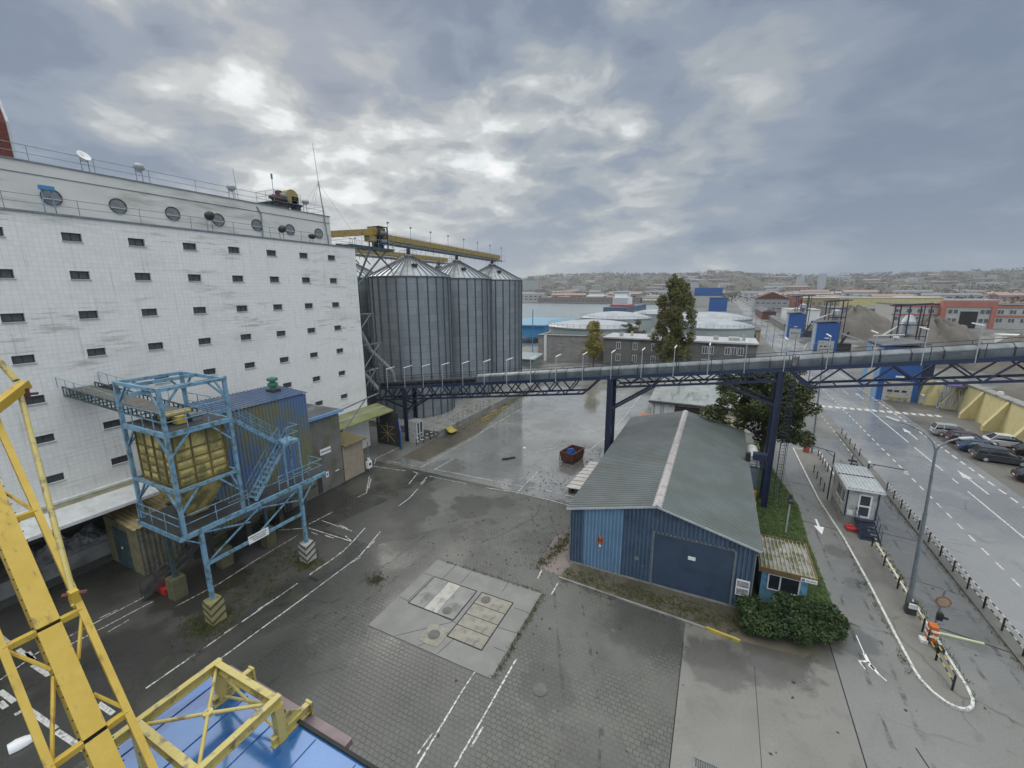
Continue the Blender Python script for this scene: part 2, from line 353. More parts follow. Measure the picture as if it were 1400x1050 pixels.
MAT['leaf_poplar'] = leaf_mat('leaf_poplar', (.085, .098, .030), (.13, .125, .042), (.19, .17, .06))
MAT['leaf_mid'] = leaf_mat('leaf_dark', (.042, .062, .020), (.068, .082, .028), (.13, .12, .04))
MAT['leaf_yellow'] = leaf_mat('leaf_yellow', (.22, .20, .05), (.27, .22, .06), (.14, .14, .04))
MAT['leaf_hedge'] = leaf_mat('leaf_hedge', (.022, .045, .016), (.04, .068, .022), (.07, .09, .035))
MAT['leaf_autumn'] = leaf_mat('leaf_autumn', (.10, .085, .035), (.14, .10, .045), (.07, .075, .03))
MAT['weed'] = leaf_mat('weed', (.07, .085, .02), (.10, .10, .03), (.05, .06, .02))
# ------------------------------------------------------------------ mesh helpers
WLOC = {}


class MB:
    def __init__(s): s.v = []; s.f = []
    def add(s, vs, fs):
        o = len(s.v); s.v += [tuple(map(float, v)) for v in vs]; s.f += [tuple(i + o for i in f) for f in fs]; return s
    def box(s, x0, y0, z0, x1, y1, z1):
        return s.add([(x0, y0, z0), (x1, y0, z0), (x1, y1, z0), (x0, y1, z0), (x0, y0, z1), (x1, y0, z1), (x1, y1, z1), (x0, y1, z1)],
                     [(3, 2, 1, 0), (4, 5, 6, 7), (0, 1, 5, 4), (1, 2, 6, 5), (2, 3, 7, 6), (3, 0, 4, 7)])
    def beam(s, p, q, w, h=None, up=(0, 0, 1)):
        h = h or w; p = Vector(p); q = Vector(q); d = (q - p).normalized(); u = Vector(up)
        if abs(d.dot(u)) > .98: u = Vector((0, 1, 0))
        a = d.cross(u).normalized() * (w / 2); b = a.cross(d).normalized() * (h / 2)
        vs = [p - a - b, p + a - b, p + a + b, p - a + b, q - a - b, q + a - b, q + a + b, q - a + b]
        return s.add(vs, [(0, 1, 2, 3), (7, 6, 5, 4), (0, 4, 5, 1), (1, 5, 6, 2), (2, 6, 7, 3), (3, 7, 4, 0)])
    def ibeam(s, p, q, w, h, t=.02):
        p = Vector(p); q = Vector(q); d = (q - p).normalized(); u = Vector((0, 0, 1))
        if abs(d.z) > .98: u = Vector((0, 1, 0))
        a = d.cross(u).normalized(); b = a.cross(d).normalized()
        for sg in (-1, 1): s.beam(p + b * sg * (h / 2 - t / 2), q + b * sg * (h / 2 - t / 2), w, t, up=u)
        return s.beam(p, q, t, h - 2 * t, up=u)
    def tube(s, p, q, r, n=6, r2=None):
        p = Vector(p); q = Vector(q); r2 = r if r2 is None else r2
        d = (q - p).normalized(); u = Vector((0, 0, 1)) if abs(d.z) < .95 else Vector((1, 0, 0))
        a = d.cross(u).normalized(); b = a.cross(d)
        vs = []
        for c, rr in ((p, r), (q, r2)):
            for i in range(n):
                t = 2 * pi * i / n; vs.append(c + a * cos(t) * rr + b * sin(t) * rr)
        fs = [(i, (i + 1) % n, n + (i + 1) % n, n + i) for i in range(n)]
        fs += [tuple(range(n - 1, -1, -1)), tuple(range(n, 2 * n))]
        return s.add(vs, fs)
    def path(s, pts, r, n=6):
        for a, b in zip(pts, pts[1:]): s.tube(a, b, r, n)
        return s
    def poly(s, pts): return s.add(pts, [tuple(range(len(pts)))])
    def prism(s, pts, d):
        """extrude a planar polygon by the vector d"""
        k = len(pts); d = Vector(d); vs = [Vector(p) for p in pts] + [Vector(p) + d for p in pts]
        return s.add(vs, [tuple(range(k - 1, -1, -1)), tuple(range(k, 2 * k))] + [(i, (i + 1) % k, k + (i + 1) % k, k + i) for i in range(k)])
    def lathe(s, c, prof, n=32, a0=0, a1=2 * pi):
        full = abs(a1 - a0 - 2 * pi) < 1e-6; m = n if full else n + 1
        vs = [(c[0] + r * cos(a0 + (a1 - a0) * i / n), c[1] + r * sin(a0 + (a1 - a0) * i / n), c[2] + z) for r, z in prof for i in range(m)]
        fs = []
        for j in range(len(prof) - 1):
            for i in range(n):
                i2 = (i + 1) % m
                fs.append((j * m + i, j * m + i2, (j + 1) * m + i2, (j + 1) * m + i))
        return s.add(vs, fs)
    def corr(s, o, u, v, pitch=.25, depth=.05, nrm=None, flat=.5):
        """ribbed sheet: ribs run along v, are repeated along u"""
        o = Vector(o); u = Vector(u); v = Vector(v); L = u.length; uu = u / L
        nrm = Vector(nrm).normalized() if nrm else uu.cross(v).normalized()
        k = max(1, round(L / pitch)); p = L / k; prof = []
        for i in range(k):
            x = i * p
            prof += [(x, 0), (x + p * flat * .7, 0), (x + p * flat, depth), (x + p * (.5 + flat * .7), depth)]
        prof.append((L, 0))
        vs = []; 
        for x, h in prof:
            q = o + uu * min(x, L) + nrm * h; vs += [q, q + v]
        fs = [(2 * i, 2 * i + 2, 2 * i + 3, 2 * i + 1) for i in range(len(prof) - 1)]
        return s.add(vs, fs)
    def rail(s, pts, h=1.05, sp=1.5, r=.025, mid=True, n=5):
        for a, b in zip(pts, pts[1:]):
            a = Vector(a); b = Vector(b); L = (b - a).length; k = max(1, round(L / sp)); up = Vector((0, 0, h))
            for i in range(k + 1):
                q = a.lerp(b, i / k); s.tube(q, q + up, r, n)
            s.tube(a + up, b + up, r, n)
            if mid: s.tube(a + up * .52, b + up * .52, r * .85, n)
        return s
    def build(s, name, mat, parent=None, smooth=False, loc=None, bevel=0):
        me = bpy.data.meshes.new(name)
        base = WLOC[parent.name] if parent is not None else Vector(loc) if loc is not None else Vector((0, 0, 0))
        me.from_pydata([(v[0] - base.x, v[1] - base.y, v[2] - base.z) for v in s.v], [], s.f)
        mats = mat if isinstance(mat, (list, tuple)) else [mat]
        for m in mats: me.materials.append(MAT[m] if isinstance(m, str) else m)
        bm = bmesh.new(); bm.from_mesh(me)
        bmesh.ops.recalc_face_normals(bm, faces=bm.faces); bm.to_mesh(me); bm.free()
        if smooth:
            for p in me.polygons: p.use_smooth = True
        o = bpy.data.objects.new(name, me); COL.objects.link(o)
        if bevel:
            md = o.modifiers.new('bevel', 'BEVEL'); md.width = bevel; md.segments = 2; md.limit_method = 'ANGLE'
        if parent is not None: o.parent = parent; WLOC[o.name] = base
        else: o.location = base; WLOC[o.name] = base
        return o


def tag(o, label=None, cat=None, group=None, kind=None):
    if label: o['label'] = label
    if cat: o['category'] = cat
    if group: o['group'] = group
    if kind: o['kind'] = kind
    return o


def thing(name, label, cat, loc, group=None):
    o = bpy.data.objects.new(name, None); COL.objects.link(o); o.location = loc
    o.empty_display_size = .3; WLOC[o.name] = Vector(loc)
    return tag(o, label, cat, group)


def copy_tree(o, loc, label=None, rz=None):
    r = o.copy(); COL.objects.link(r); r.location = loc
    if rz is not None: r.rotation_euler = (0, 0, rz)
    if label: r['label'] = label
    for ch in list(o.children):
        c = ch.copy(); COL.objects.link(c); c.parent = r
        for g in ch.children:
            d = g.copy(); COL.objects.link(d); d.parent = c
    return r


def struct(name, mb, mat, **k): return tag(mb.build(name, mat, **k), kind='structure')


def sheet(name, pts, z, mat):
    """flat paving polygon as a structure"""
    return struct(name, MB().poly([(x, y, z) for x, y in pts]), mat)


def rect(x0, y0, x1, y1): return [(x0, y0), (x1, y0), (x1, y1), (x0, y1)]


def wall_open(mb, plane, axis, a0, a1, z0, z1, ops, depth):
    """wall face in the plane x=plane (axis 'x') or y=plane (axis 'y') with openings cut through and reveals of the given depth"""
    def P(a, z, d=0):
        return (plane + d, a, z) if axis == 'x' else (a, plane + d, z)
    As = sorted({a0, a1} | {v for o in ops for v in o[:2]}); Zs = sorted({z0, z1} | {v for o in ops for v in o[2:]})
    for i in range(len(As) - 1):
        for j in range(len(Zs) - 1):
            ca = (As[i] + As[i + 1]) / 2; cz = (Zs[j] + Zs[j + 1]) / 2
            if any(o[0] < ca < o[1] and o[2] < cz < o[3] for o in ops): continue
            mb.poly([P(As[i], Zs[j]), P(As[i + 1], Zs[j]), P(As[i + 1], Zs[j + 1]), P(As[i], Zs[j + 1])])
    for o in ops:
        b, c, d, e = o
        mb.poly([P(b, d), P(c, d), P(c, d, depth), P(b, d, depth)]); mb.poly([P(b, e), P(c, e), P(c, e, depth), P(b, e, depth)])
        mb.poly([P(b, d), P(b, e), P(b, e, depth), P(b, d, depth)]); mb.poly([P(c, d), P(c, e), P(c, e, depth), P(c, d, depth)])
    return mb


# ------------------------------------------------------------------ ground, roads, water, hills
# one sheet to the horizon with the harbour basin cut out of it
wx0, wx1, wy0, wy1 = -900.0, -62.0, 100.0, 640.0
gb = MB()
xs = [-9000, wx0, wx1, 9000]; ys = [-3000, wy0, wy1, 12000]
for i in range(3):
    for j in range(3):
        if i == 1 and j == 1: continue
        gb.poly([(xs[i], ys[j], 0), (xs[i + 1], ys[j], 0), (xs[i + 1], ys[j + 1], 0), (xs[i], ys[j + 1], 0)])
for a, b in (((wx0, wy0), (wx1, wy0)), ((wx1, wy0), (wx1, wy1)), ((wx1, wy1), (wx0, wy1)), ((wx0, wy1), (wx0, wy0))):
    gb.poly([(*a, 0), (*b, 0), (*b, -3), (*a, -3)])
struct('ground', gb, 'g_base')
struct('water', MB().poly([(wx0, wy0, -1.2), (wx1, wy0, -1.2), (wx1, wy1, -1.2), (wx0, wy1, -1.2)]), 'water')

Z1, Z2, Z3, Z4, Z5 = .004, .008, .012, .016, .020
sheet('rail_strip', rect(-40, -20, -23.3, 36), Z1, 'g_rail')
sheet('setts_yard', [(-23.3, -10), (-.2, -10), (-.2, 23), (-.2, 25.5), (-9.5, 26), (-9.5, 36), (-23.3, 36)], Z1, 'g_setts')
sheet('asphalt_patch', [(-29, 22.6), (-23.4, 22.6), (-18.5, 29), (-13.5, 32.5), (-14, 35.2), (-26, 35.2)], Z2, 'g_patch')
sheet('concrete_yard', [(-33.6, 36), (-9.5, 36), (-8.3, 36), (-8.3, 66), (-8.3, 108), (-33.6, 108)], Z1, 'g_far')
sheet('moss_verge', [(-33.6, 38.2), (-30.2, 38.2), (-29.6, 50), (-31.6, 62), (-33.2, 76), (-33.6, 76)], Z2, 'g_soil')
sheet('apron', [(-.2, -10), (7.4, -10), (7.4, 27.4), (-.2, 27.4)], Z1, 'g_apron')
sheet('entry_lane', [(7.4, -10), (17.3, -10), (17.3, 68), (8.2, 68), (8.2, 30), (7.4, 27)], Z1, 'g_lane')
sheet('grass_plot', [(3.4, 27.4), (6.0, 27), (8.3, 30), (8.1, 38), (8.3, 45), (7.2, 52), (6.2, 62), (3.4, 62)], Z4, 'grass')
sheet('soil_strip', [(-9.2, 26.0), (-8, 25.2), (2.6, 24.6), (6, 24.9), (7.4, 26.5), (7.9, 28), (3.3, 28), (-9.2, 28)], Z2, 'g_soil')
sheet('pink_path', [(-10.2, 25.6), (-8.6, 25.6), (-8.2, 27.6), (-8.6, 33), (-9.6, 32.6), (-10.6, 30), (-10.6, 27)], Z3, 'g_pink')
sheet('road', [(17.3, -10), (28.2, -10), (28.2, 900), (19, 900), (17.3, 300)], Z1, 'g_road')
sheet('parking', [(28.2, -10), (60, -10), (60, 74), (36.2, 74), (36.2, 100), (28.2, 100)], Z1, 'g_park')
sheet('gate_strip', [(-33.6, 60), (-8.3, 108), (-8.3, 109), (-33.6, 109)], 0.0015, 'g_base')

# worn edge along the setts: a darker drainage seam, cut as thin strips
sm = MB()
for a, b, w in (((-.2, -5), (-.2, 23.1), .05), ((7.4, -5), (7.4, 27.2), .05), ((3.2, -5), (3.4, 23), .02), ((-23.3, 5), (-23.3, 20), .03), ((13.0, 31), (16.4, 30.2), .08),
                ((8.2, 41.8), (11.0, 41.2), .06), ((13.1, 36), (16.4, 35.2), .04), ((13.0, 42.4), (16.8, 42.0), .05), ((7.5, 29.4), (9.3, 28.9), .05), ((8.2, 50.5), (11, 50.2), .05), ((9.6, 21.3), (10.8, 16), .05)):
    sm.beam((*a, .012), (*b, .012), w, .006)
struct('paving_seams', sm, 'dark')

# concrete inspection slab in the yard
struct('inspection_slab', MB().box(-17.65, 16.15, 0, -9.12, 23.3, .035), 'g_slab')
sj = MB()
for a, b in (((-17.6, 18.9), (-12.9, 18.6)), ((-16, 23.3), (-16, 21.6)), ((-14.6, 23.3), (-14.6, 21.8)), ((-11.6, 23.3), (-11.6, 22.2)), ((-9.2, 19.5), (-10.4, 19.4)), ((-9.9, 18.0), (-9.2, 18)), ((-15.6, 16.2), (-13.1, 18.6)), ((-13.9, 16.2), (-13.2, 17.2)), ((-12.6, 16.2), (-12.3, 17.6)), ((-16.8, 18.8), (-16.8, 21.6)), ((-17.6, 21.6), (-16.8, 21.6)), ((-9.2, 21.3), (-10.2, 21.3))):
    sj.beam((*a, .036), (*b, .036), .03, .006)
for x0, y0, x1, y1 in ((-16.65, 18.7, -13.15, 21.6), (-12.8, 17.5, -10.45, 21.65)):
    for a, b in (((x0, y0), (x1, y0)), ((x1, y0), (x1, y1)), ((x1, y1), (x0, y1)), ((x0, y1), (x0, y0))): sj.beam((*a, .04), (*b, .04), .06, .012)
for y in (18.525, 19.525, 20.525): sj.beam((-12.8, y, .045), (-10.45, y, .045), .05, .02)
struct('slab_joints', sj, 'dark')
for i, (x0, y0, x1, y1, mt) in enumerate(((-16.6, 18.75, -15.45, 21.55, 'concrete'), (-15.4, 18.75, -14.45, 21.55, 'concrete_light'), (-14.4, 18.75, -13.2, 21.5, 'concrete'),
                                         (-12.75, 17.55, -10.5, 18.5, 'sand_concrete'), (-12.75, 18.55, -10.5, 19.5, 'sand_concrete'), (-12.75, 19.55, -10.5, 20.5, 'sand_concrete'), (-12.75, 20.55, -10.5, 21.6, 'sand_concrete'))):
    b = MB().box(x0, y0, .0, x1, y1, .055)
    for dx in (.25, .75):
        for dy in (.3, .7):
            b.box(x0 + (x1 - x0) * dx - .05, y0 + (y1 - y0) * dy - .05, .055, x0 + (x1 - x0) * dx + .05, y0 + (y1 - y0) * dy + .05, .062)
    pos = ['leftmost of the three long panels', 'palest long panel, in the middle of three', 'right long panel holding a round cover', 'lowest of four crosswise panels', 'second of four crosswise panels from the bottom', 'third of four crosswise panels from the bottom', 'topmost of four crosswise panels, with a round cover'][i]
    o = b.build('cover_panel', mt, loc=((x0 + x1) / 2, (y0 + y1) / 2, 0), bevel=.01)
    tag(o, 'concrete cover panel in the yard slab: ' + pos, 'cover panel', 'lift out cover panels of the yard slab')
MAN = [(-13.95, 19.2, .33, .062, 'on the grey right long panel of the yard slab'), (-12.2, 21.1, .33, .066, 'on the topmost crosswise panel of the yard slab'), (-13.55, 17.25, .36, .075, 'in a pale rounded concrete square at the slab edge'), (-6.55, 16.7, .38, .03, 'in dark stained setts right of the slab')]
for x, y, r, z, t in MAN:
    m = MB().lathe((x, y, 0), [(0, z), (r * .86, z), (r * .88, z - .012), (r * .92, z), (r, z), (r, 0)], 28)
    for k in range(-3, 4):
        w = math.sqrt(max(0, (r * .8) ** 2 - (k * r * .2) ** 2)); m.box(x - w, y + k * r * .2 - .012, z, x + w, y + k * r * .2 + .012, z + .006)
    tag(m.build('manhole_cover', M('cast_iron', (.13, .13, .125), (.10, .10, .095), rough=.65), loc=(x, y, 0)), 'round iron manhole cover ' + t, 'manhole cover')
q = []
for k in range(24):
    a = 2 * pi * k / 24; e = .72 / max(abs(cos(a)), abs(sin(a))) ** .75; q.append((-13.55 + e * cos(a), 17.25 + e * sin(a), .0))
struct('pale_manhole_surround', MB().prism(q, (0, 0, .06)), 'sand_concrete')
0 and struct('manhole_stain', MB().poly([(-6.55 + (.75 + .25 * sin(3 * a) + .15 * sin(7 * a)) * cos(a), 16.75 + (.62 + .2 * cos(2 * a) + .12 * sin(5 * a)) * sin(a), Z2) for a in [k * pi / 16 for k in range(32)]]), 'g_patch')
g = thing('drain_grate', 'slotted rectangular drain grate at the bottom edge of the yard', 'drain grate', (1.2, 16.3, 0))
f = MB().box(.75, 16.15, 0, 1.65, 16.2, .03).box(.75, 16.6, 0, 1.65, 16.65, .03); f.box(.7, 16.15, 0, .75, 16.65, .03).box(1.65, 16.15, 0, 1.7, 16.65, .03); f.build('frame', 'steel', g)
f = MB()
for k in range(10): f.box(.8 + k * .09, 16.2, 0, .84 + k * .09, 16.6, .022)
f.build('bars', 'dark_steel', g)
for x, y, t in ((-24.3, 17.7, 'beside the painted line left of the slab'), (-20.2, 19.6, 'square, sunk in a broken mossy patch of setts')):
    b = MB()
    if x < -23: b.box(x - .45, y - .14, 0, x + .45, y + .14, .02)
    else: b.box(x - .35, y - .35, 0, x + .35, y + .35, .02)
    tag(b.build('drain_cover', 'dark', loc=(x, y, 0)), 'dark drain cover ' + t, 'drain cover')
0 and struct('broken_setts', MB().poly([(-20.2 + (1.0 + .3 * sin(3 * a)) * cos(a), 19.6 + (.8 + .25 * cos(4 * a)) * sin(a), Z2) for a in [k * pi / 12 for k in range(24)]]), 'g_soil')

# painted lines
LINES = [[(-33.03, 8.87), (-33.0, 11.65)], [(-32.1, 8.87), (-31.98, 11.6)], [(-33.28, 9.28), (-33.18, 10.15)], [(-31.4, 9.01), (-31.43, 10.03)], [(-32.44, 4.92), (-33.12, 6.6), (-33.03, 8.87)], [(-32.27, 6.52), (-32.1, 8.87)], [(-30.1, 11.98), (-29.83, 14.53), (-30.06, 17.05), (-30.15, 21.02)], [(-24.93, 9.98), (-24.88, 10.94)], [(-24.96, 11.97), (-24.9, 12.95)], [(-24.89, 13.97), (-24.91, 20.82), (-25.26, 22.29), (-25.88, 24.29)], [(-25.01, 14.05), (-24.93, 15.11)], [(-24.96, 17.98), (-24.96, 19.0)], [(-24.93, 19.99), (-25.0, 20.98)], [(-24.9, 8.0), (-24.9, 13.97)], [(-23.3, 7.5), (-23.3, 13.23), (-23.27, 15.91), (-23.33, 21.15), (-24.28, 24.42)], [(-23.26, 20.19), (-23.15, 21.04)], [(-23.52, 22.12), (-23.72, 23.13)], [(-30.28, 22.2), (-25.26, 22.29)], [(-30.24, 23.53), (-25.6, 23.42)], [(-30.78, 22.61), (-30.59, 25.06)], [(-29.47, 21.83), (-28.74, 21.81)], [(-28.1, 21.99), (-27.09, 22.0)], [(-28.25, 23.68), (-27.16, 23.55)], [(-26.46, 22.65), (-25.4, 22.34)], [(-32.36, 20.83), (-31.03, 21.71), (-30.33, 22.17)], [(-35.78, 34.51), (-30.5, 35.17)], [(-36.12, 36.55), (-29.49, 36.78), (-29.2, 47.56), (-29.41, 52.72), (-29.39, 58.01), (-29.23, 66.28)], [(-36.12, 36.55), (-36.09, 40.63)], [(-36.12, 36.55), (-35.16, 35.27)], [(-27.74, 36.92), (-27.53, 40.34)], [(-27.74, 36.92), (-25.08, 37.09), (-21.38, 37.17), (-19.47, 37.28)], [(-27.21, 35.23), (-21.5, 35.36)], [(-20.21, 35.41), (-17.39, 35.84), (-13.81, 35.82), (-10.74, 35.53)], [(-18.47, 37.17), (-14.89, 37.56), (-11.18, 37.4)], [(-27.21, 35.23), (-25.87, 30.11), (-25.81, 28.53)], [(-27.31, 34.98), (-26.84, 33.21)], [(-29.55, 35.4), (-28.86, 35.3), (-27.96, 32.68)], [(-33.19, 32.4), (-30.55, 29.25)], [(-32.51, 31.91), (-31.06, 30.09)], [(-30.65, 28.17), (-30.55, 29.25)], [(-8.5, 11.72), (-8.47, 14.42), (-8.44, 17.86)], [(-9.97, 11.02), (-10.11, 14.78), (-10.05, 19.72)], [(-10.26, 11.5), (-10.21, 12.51)], [(-8.28, 12.75), (-8.26, 13.78)], [(-9.95, 24.61), (-10.03, 25.64)], [(-8.49, 23.5), (-8.49, 24.79)], [(-16.79, 35.6), (-16.88, 42.5)], [(-20.33, 45.02), (-17.6, 49.34)], [(-13.6, 48.99), (-12.61, 56.34), (-12.27, 71.61), (-12.41, 86.27)]]
WIDE = [[(-31.5, 4.67), (-29.95, 4.76)], [(-30.61, 4.44), (-29.89, 4.45)], [(-28.69, 4.9), (-26.21, 5.06)], [(-26.07, 5.02), (-23.83, 5.2)], [(-36.81, 6.06), (-35.27, 6.08)], [(-34.44, 6.14), (-32.62, 6.19)], [(-32.22, 6.07), (-30.47, 6.16)], [(-26.08, 6.53), (-24.73, 6.59)], [(-28.96, 4.49), (-28.96, 4.73)], [(-33.66, 6.29), (-32.59, 6.21)]]
lm = MB()


def stroke(mb, pts, w, z=.018, t=.003, rag=True):
    for a, b in zip(pts, pts[1:]):
        a = Vector((*a, z)); b = Vector((*b, z)); L = (b - a).length
        if L < .02: continue
        k = max(1, int(L / .9)) if rag else 1
        for i in range(k):
            if rag and k > 3 and random.random() < .07: continue
            p = a.lerp(b, i / k); q_ = a.lerp(b, (i + 1) / k)
            mb.beam(p, q_, w * (random.uniform(.75, 1.1) if rag else 1), t)


for s_ in LINES: stroke(lm, s_, .09)
struct('yard_line_markings', lm, 'worn_paint')
lm = MB()
for s_ in WIDE: stroke(lm, s_, .22, rag=False)
struct('wide_yard_markings', lm, 'line_paint')
rm = MB()
y = 20.0
while y < 300:
    rm.box(20.14, y, .008, 20.28, y + 1.0, .012)
    if y < 160 and y > 55: rm.box(16.15, y, .008, 16.25, y + .8, .012)
    if y < 150: rm.box(27.05, y + .3, .008, 27.25, y + 1.5, .012)
    y += 2.0
for a, b in ((10, 55.5), (57.5, 58.8), (61, 69), (71, 90)): rm.box(24.0, a, .008, 24.14, b, .012)
for a in range(100, 300, 8): rm.box(23.6, a, .008, 23.75, a + 4, .012)
x = 13.2
while x < 33: rm.box(x, 87.2 + (x - 17) * .04, .008, x + .62, 88.5 + (x - 17) * .04, .012); x += 1.02


def arrow(mb, x, y, L, w, dr=1, z=.008, head=1.3):
    e = y + dr * L
    mb.prism([(x - w / 2, y, z), (x + w / 2, y, z), (x + w / 2, e - dr * head, z), (x - w / 2, e - dr * head, z)], (0, 0, .004))
    mb.prism([(x - w * 2.4, e - dr * head, z), (x + w * 2.4, e - dr * head, z), (x, e, z)], (0, 0, .004))


arrow(rm, 25.6, 55.5, 6.5, .16, head=2.4); arrow(rm, 25.6, 73, 5.5, .16, head=2.2); arrow(rm, 25.3, 97, 5.5, .16, head=2.2)
struct('road_markings', rm, 'line_paint')
rm = MB()
arrow(rm, 9.3, 42.6, 2.7, .16, -1, z=.012, head=1.4)
# worn crossed stroke mark on the apron
for a, b, w in (((8.95, 28.0), (9.0, 26.5), .05), ((9.0, 26.6), (9.05, 25.9), .16), ((9.0, 26.0), (9.35, 25.2), .12), ((8.95, 26.0), (8.6, 25.85), .12), ((8.6, 25.85), (8.75, 25.35), .06), ((9.05, 25.8), (9.2, 25.55), .22), ((9.3, 25.3), (9.55, 24.95), .05)):
    rm.beam((*a, .014), (*b, .014), w, .004)
struct('lane_markings', rm, 'white_clean')

# kerbs and the gate island
isl = [(9.95, 62), (10.2, 47), (10.75, 40), (10.95, 34), (11.0, 29), (11.05, 26.4), (11.14, 25.7), (11.38, 25.1), (11.75, 24.65), (12.15, 24.5), (12.5, 24.6), (12.8, 24.9), (13.0, 25.4), (13.08, 26.2), (13.05, 30), (12.95, 35), (12.9, 45), (12.85, 53), (12.7, 62)]
struct('gate_island', MB().prism([(x, y, 0) for x, y in isl], (0, 0, .11)), 'g_island')
kb = MB()
for a, b in zip(isl, isl[1:] + isl[:1]): kb.beam((*a, .065), (*b, .065), .13, .13)
struct('island_kerb', kb, 'line_paint')
kb = MB().box(16.45, 20, 0, 17.2, 72, .12)
struct('road_verge', kb, 'g_island')
kb = MB()
for a in range(20, 72): kb.box(17.2, a + .01, 0, 17.35, a + .99, .13)
struct('road_kerb', kb, 'concrete')
kb = MB().beam((-8.6, 25.3, .06), (2.6, 24.6, .06), .12, .12)
struct('soil_kerb', kb, 'concrete')
tag(MB().beam((.95, 24.7, .09), (2.75, 24.45, .09), .13, .18).build('painted_kerbstone', 'yellow_paint', loc=(1.8, 24.6, 0)), 'short kerb painted yellow at the foot of the hedge', 'kerb stone')

# hills and wooded slopes far off
def hill(name, x0, x1, y0, y1, hfun, mat, nx=60, ny=10):
    b = MB(); vs = []; 
    for j in range(ny + 1):
        for i in range(nx + 1):
            x_ = x0 + (x1 - x0) * i / nx; v_ = j / ny
            vs.append((x_ * (1 + .0 * v_), y0 + (y1 - y0) * v_, hfun(x_, v_)))
    fs = [(j * (nx + 1) + i, j * (nx + 1) + i + 1, (j + 1) * (nx + 1) + i + 1, (j + 1) * (nx + 1) + i) for j in range(ny) for i in range(nx)]
    b.add(vs, fs); return struct(name, b, mat, smooth=True)


def interp(tab, x_):
    if x_ <= tab[0][0]: return tab[0][1]
    for (a, b), (c, d) in zip(tab, tab[1:]):
        if x_ <= c:
            t = (x_ - a) / (c - a); t = t * t * (3 - 2 * t); return b + (d - b) * t
    return tab[-1][1]


RID = [(-5000, 60), (-2400, 95), (-1755, 100), (-1300, 150), (-900, 152), (-500, 138), (-250, 134), (-28, 152), (250, 120), (552, 106), (1000, 112), (1730, 124), (2600, 150), (6000, 180)]


def hf(x_, v_):
    s_ = min(1, v_ / .8); s_ = s_ * s_ * (3 - 2 * s_)
    return -2 + (interp(RID, x_) + 7 * sin(x_ * .011) + 4 * sin(x_ * .027 + 1)) * s_ + 6 * sin(x_ * .006 + v_ * 9) * s_


hill('hills', -5200, 6200, 1500, 4600, hf, 'hill', 150, 16)
# ------------------------------------------------------------------ grain elevator building
el = thing('grain_elevator', 'long white tiled grain elevator with rows of small dark windows', 'building', (-55, 10, 0))
YE = 39.7
ROWS = [23.6, 21.1, 18.4, 15.75, 13.05, 10.35, 7.5]
COLS = [10.7 + 3.63 * k for k in range(-3, 8)]
ops = [(y - .52, y + .52, z - .27, z + .27) for y in COLS for z in ROWS]
w = MB(); wall_open(w, -40, 'x', -22, YE, 5.4, 24.9, ops, -.28)
w.poly([(-40, YE, 5.4), (-75, YE, 5.4), (-75, YE, 24.9), (-40, YE, 24.9)])
w.poly([(-75, YE, 0), (-40.0, YE, 0), (-40, YE, 5.4), (-75, YE, 5.4)])
w.poly([(-40, -22, 0), (-75, -22, 0), (-75, -22, 24.9), (-40, -22, 24.9)]); w.poly([(-75, -22, 0), (-75, YE, 0), (-75, YE, 24.9), (-75, -22, 24.9)])
w.poly([(-40, -22, 24.9), (-40, YE, 24.9), (-75, YE, 24.9), (-75, -22, 24.9)])
w.poly([(-40, 34, 0), (-40, YE, 0), (-40, YE, 5.4), (-40, 34, 5.4)])
w.build('wall', 'tiles', el)
MB().box(-75, -22, 25.02, -41.2, 37.4, 28.2).build('upper_storey', 'parapet', el)
c = MB().box(-75, -22, 24.9, -39.9, YE + .12, 25.02).box(-75.1, -22, 28.2, -41.12, 37.5, 28.27).box(-41.2, -22, 27.45, -41.16, 37.4, 27.5)
c.build('coping', 'steel', el)
u = MB().box(-46, -22, 0, -45.7, 34, 5.4).box(-46, 34, 0, -40, 34.2, 5.4).box(-46, -22, 5.4, -40, 34, 5.5)
u.build('dock_recess', 'grey_render', el)
MB().box(-45.7, -22, 0, -41.2, 34, 1.15).build('loading_dock', 'concrete', el)
win = None
for y in COLS:
    for z in ROWS:
        if win is None:
            Y0, Z0 = y, z
            win = MB().box(-40.27, y - .52, z - .27, -40.22, y + .52, z + .27).build('window', 'glass_grey', el)
            fr = MB().box(-40.22, y - .52, z - .27, -40.17, y - .46, z + .27).box(-40.22, y + .46, z - .27, -40.17, y + .52, z + .27).box(-40.22, y - .46, z + .21, -40.17, y + .46, z + .27).box(-40.22, y - .46, z - .27, -40.17, y + .46, z - .21).box(-40.22, y - .02, z - .19, -40.18, y + .02, z + .19)
            fr = fr.build('frame', 'dark_steel', win)
            sl = MB().box(-40.2, y - .56, z - .32, -39.92, y + .56, z - .272).build('sill', 'pale_steel', win)
        else:
            o = win.copy(); COL.objects.link(o); o.parent = el; o.location = (0, y - Y0, z - Z0)
            for ch in (fr, sl):
                d_ = ch.copy(); COL.objects.link(d_); d_.parent = o
rw = None
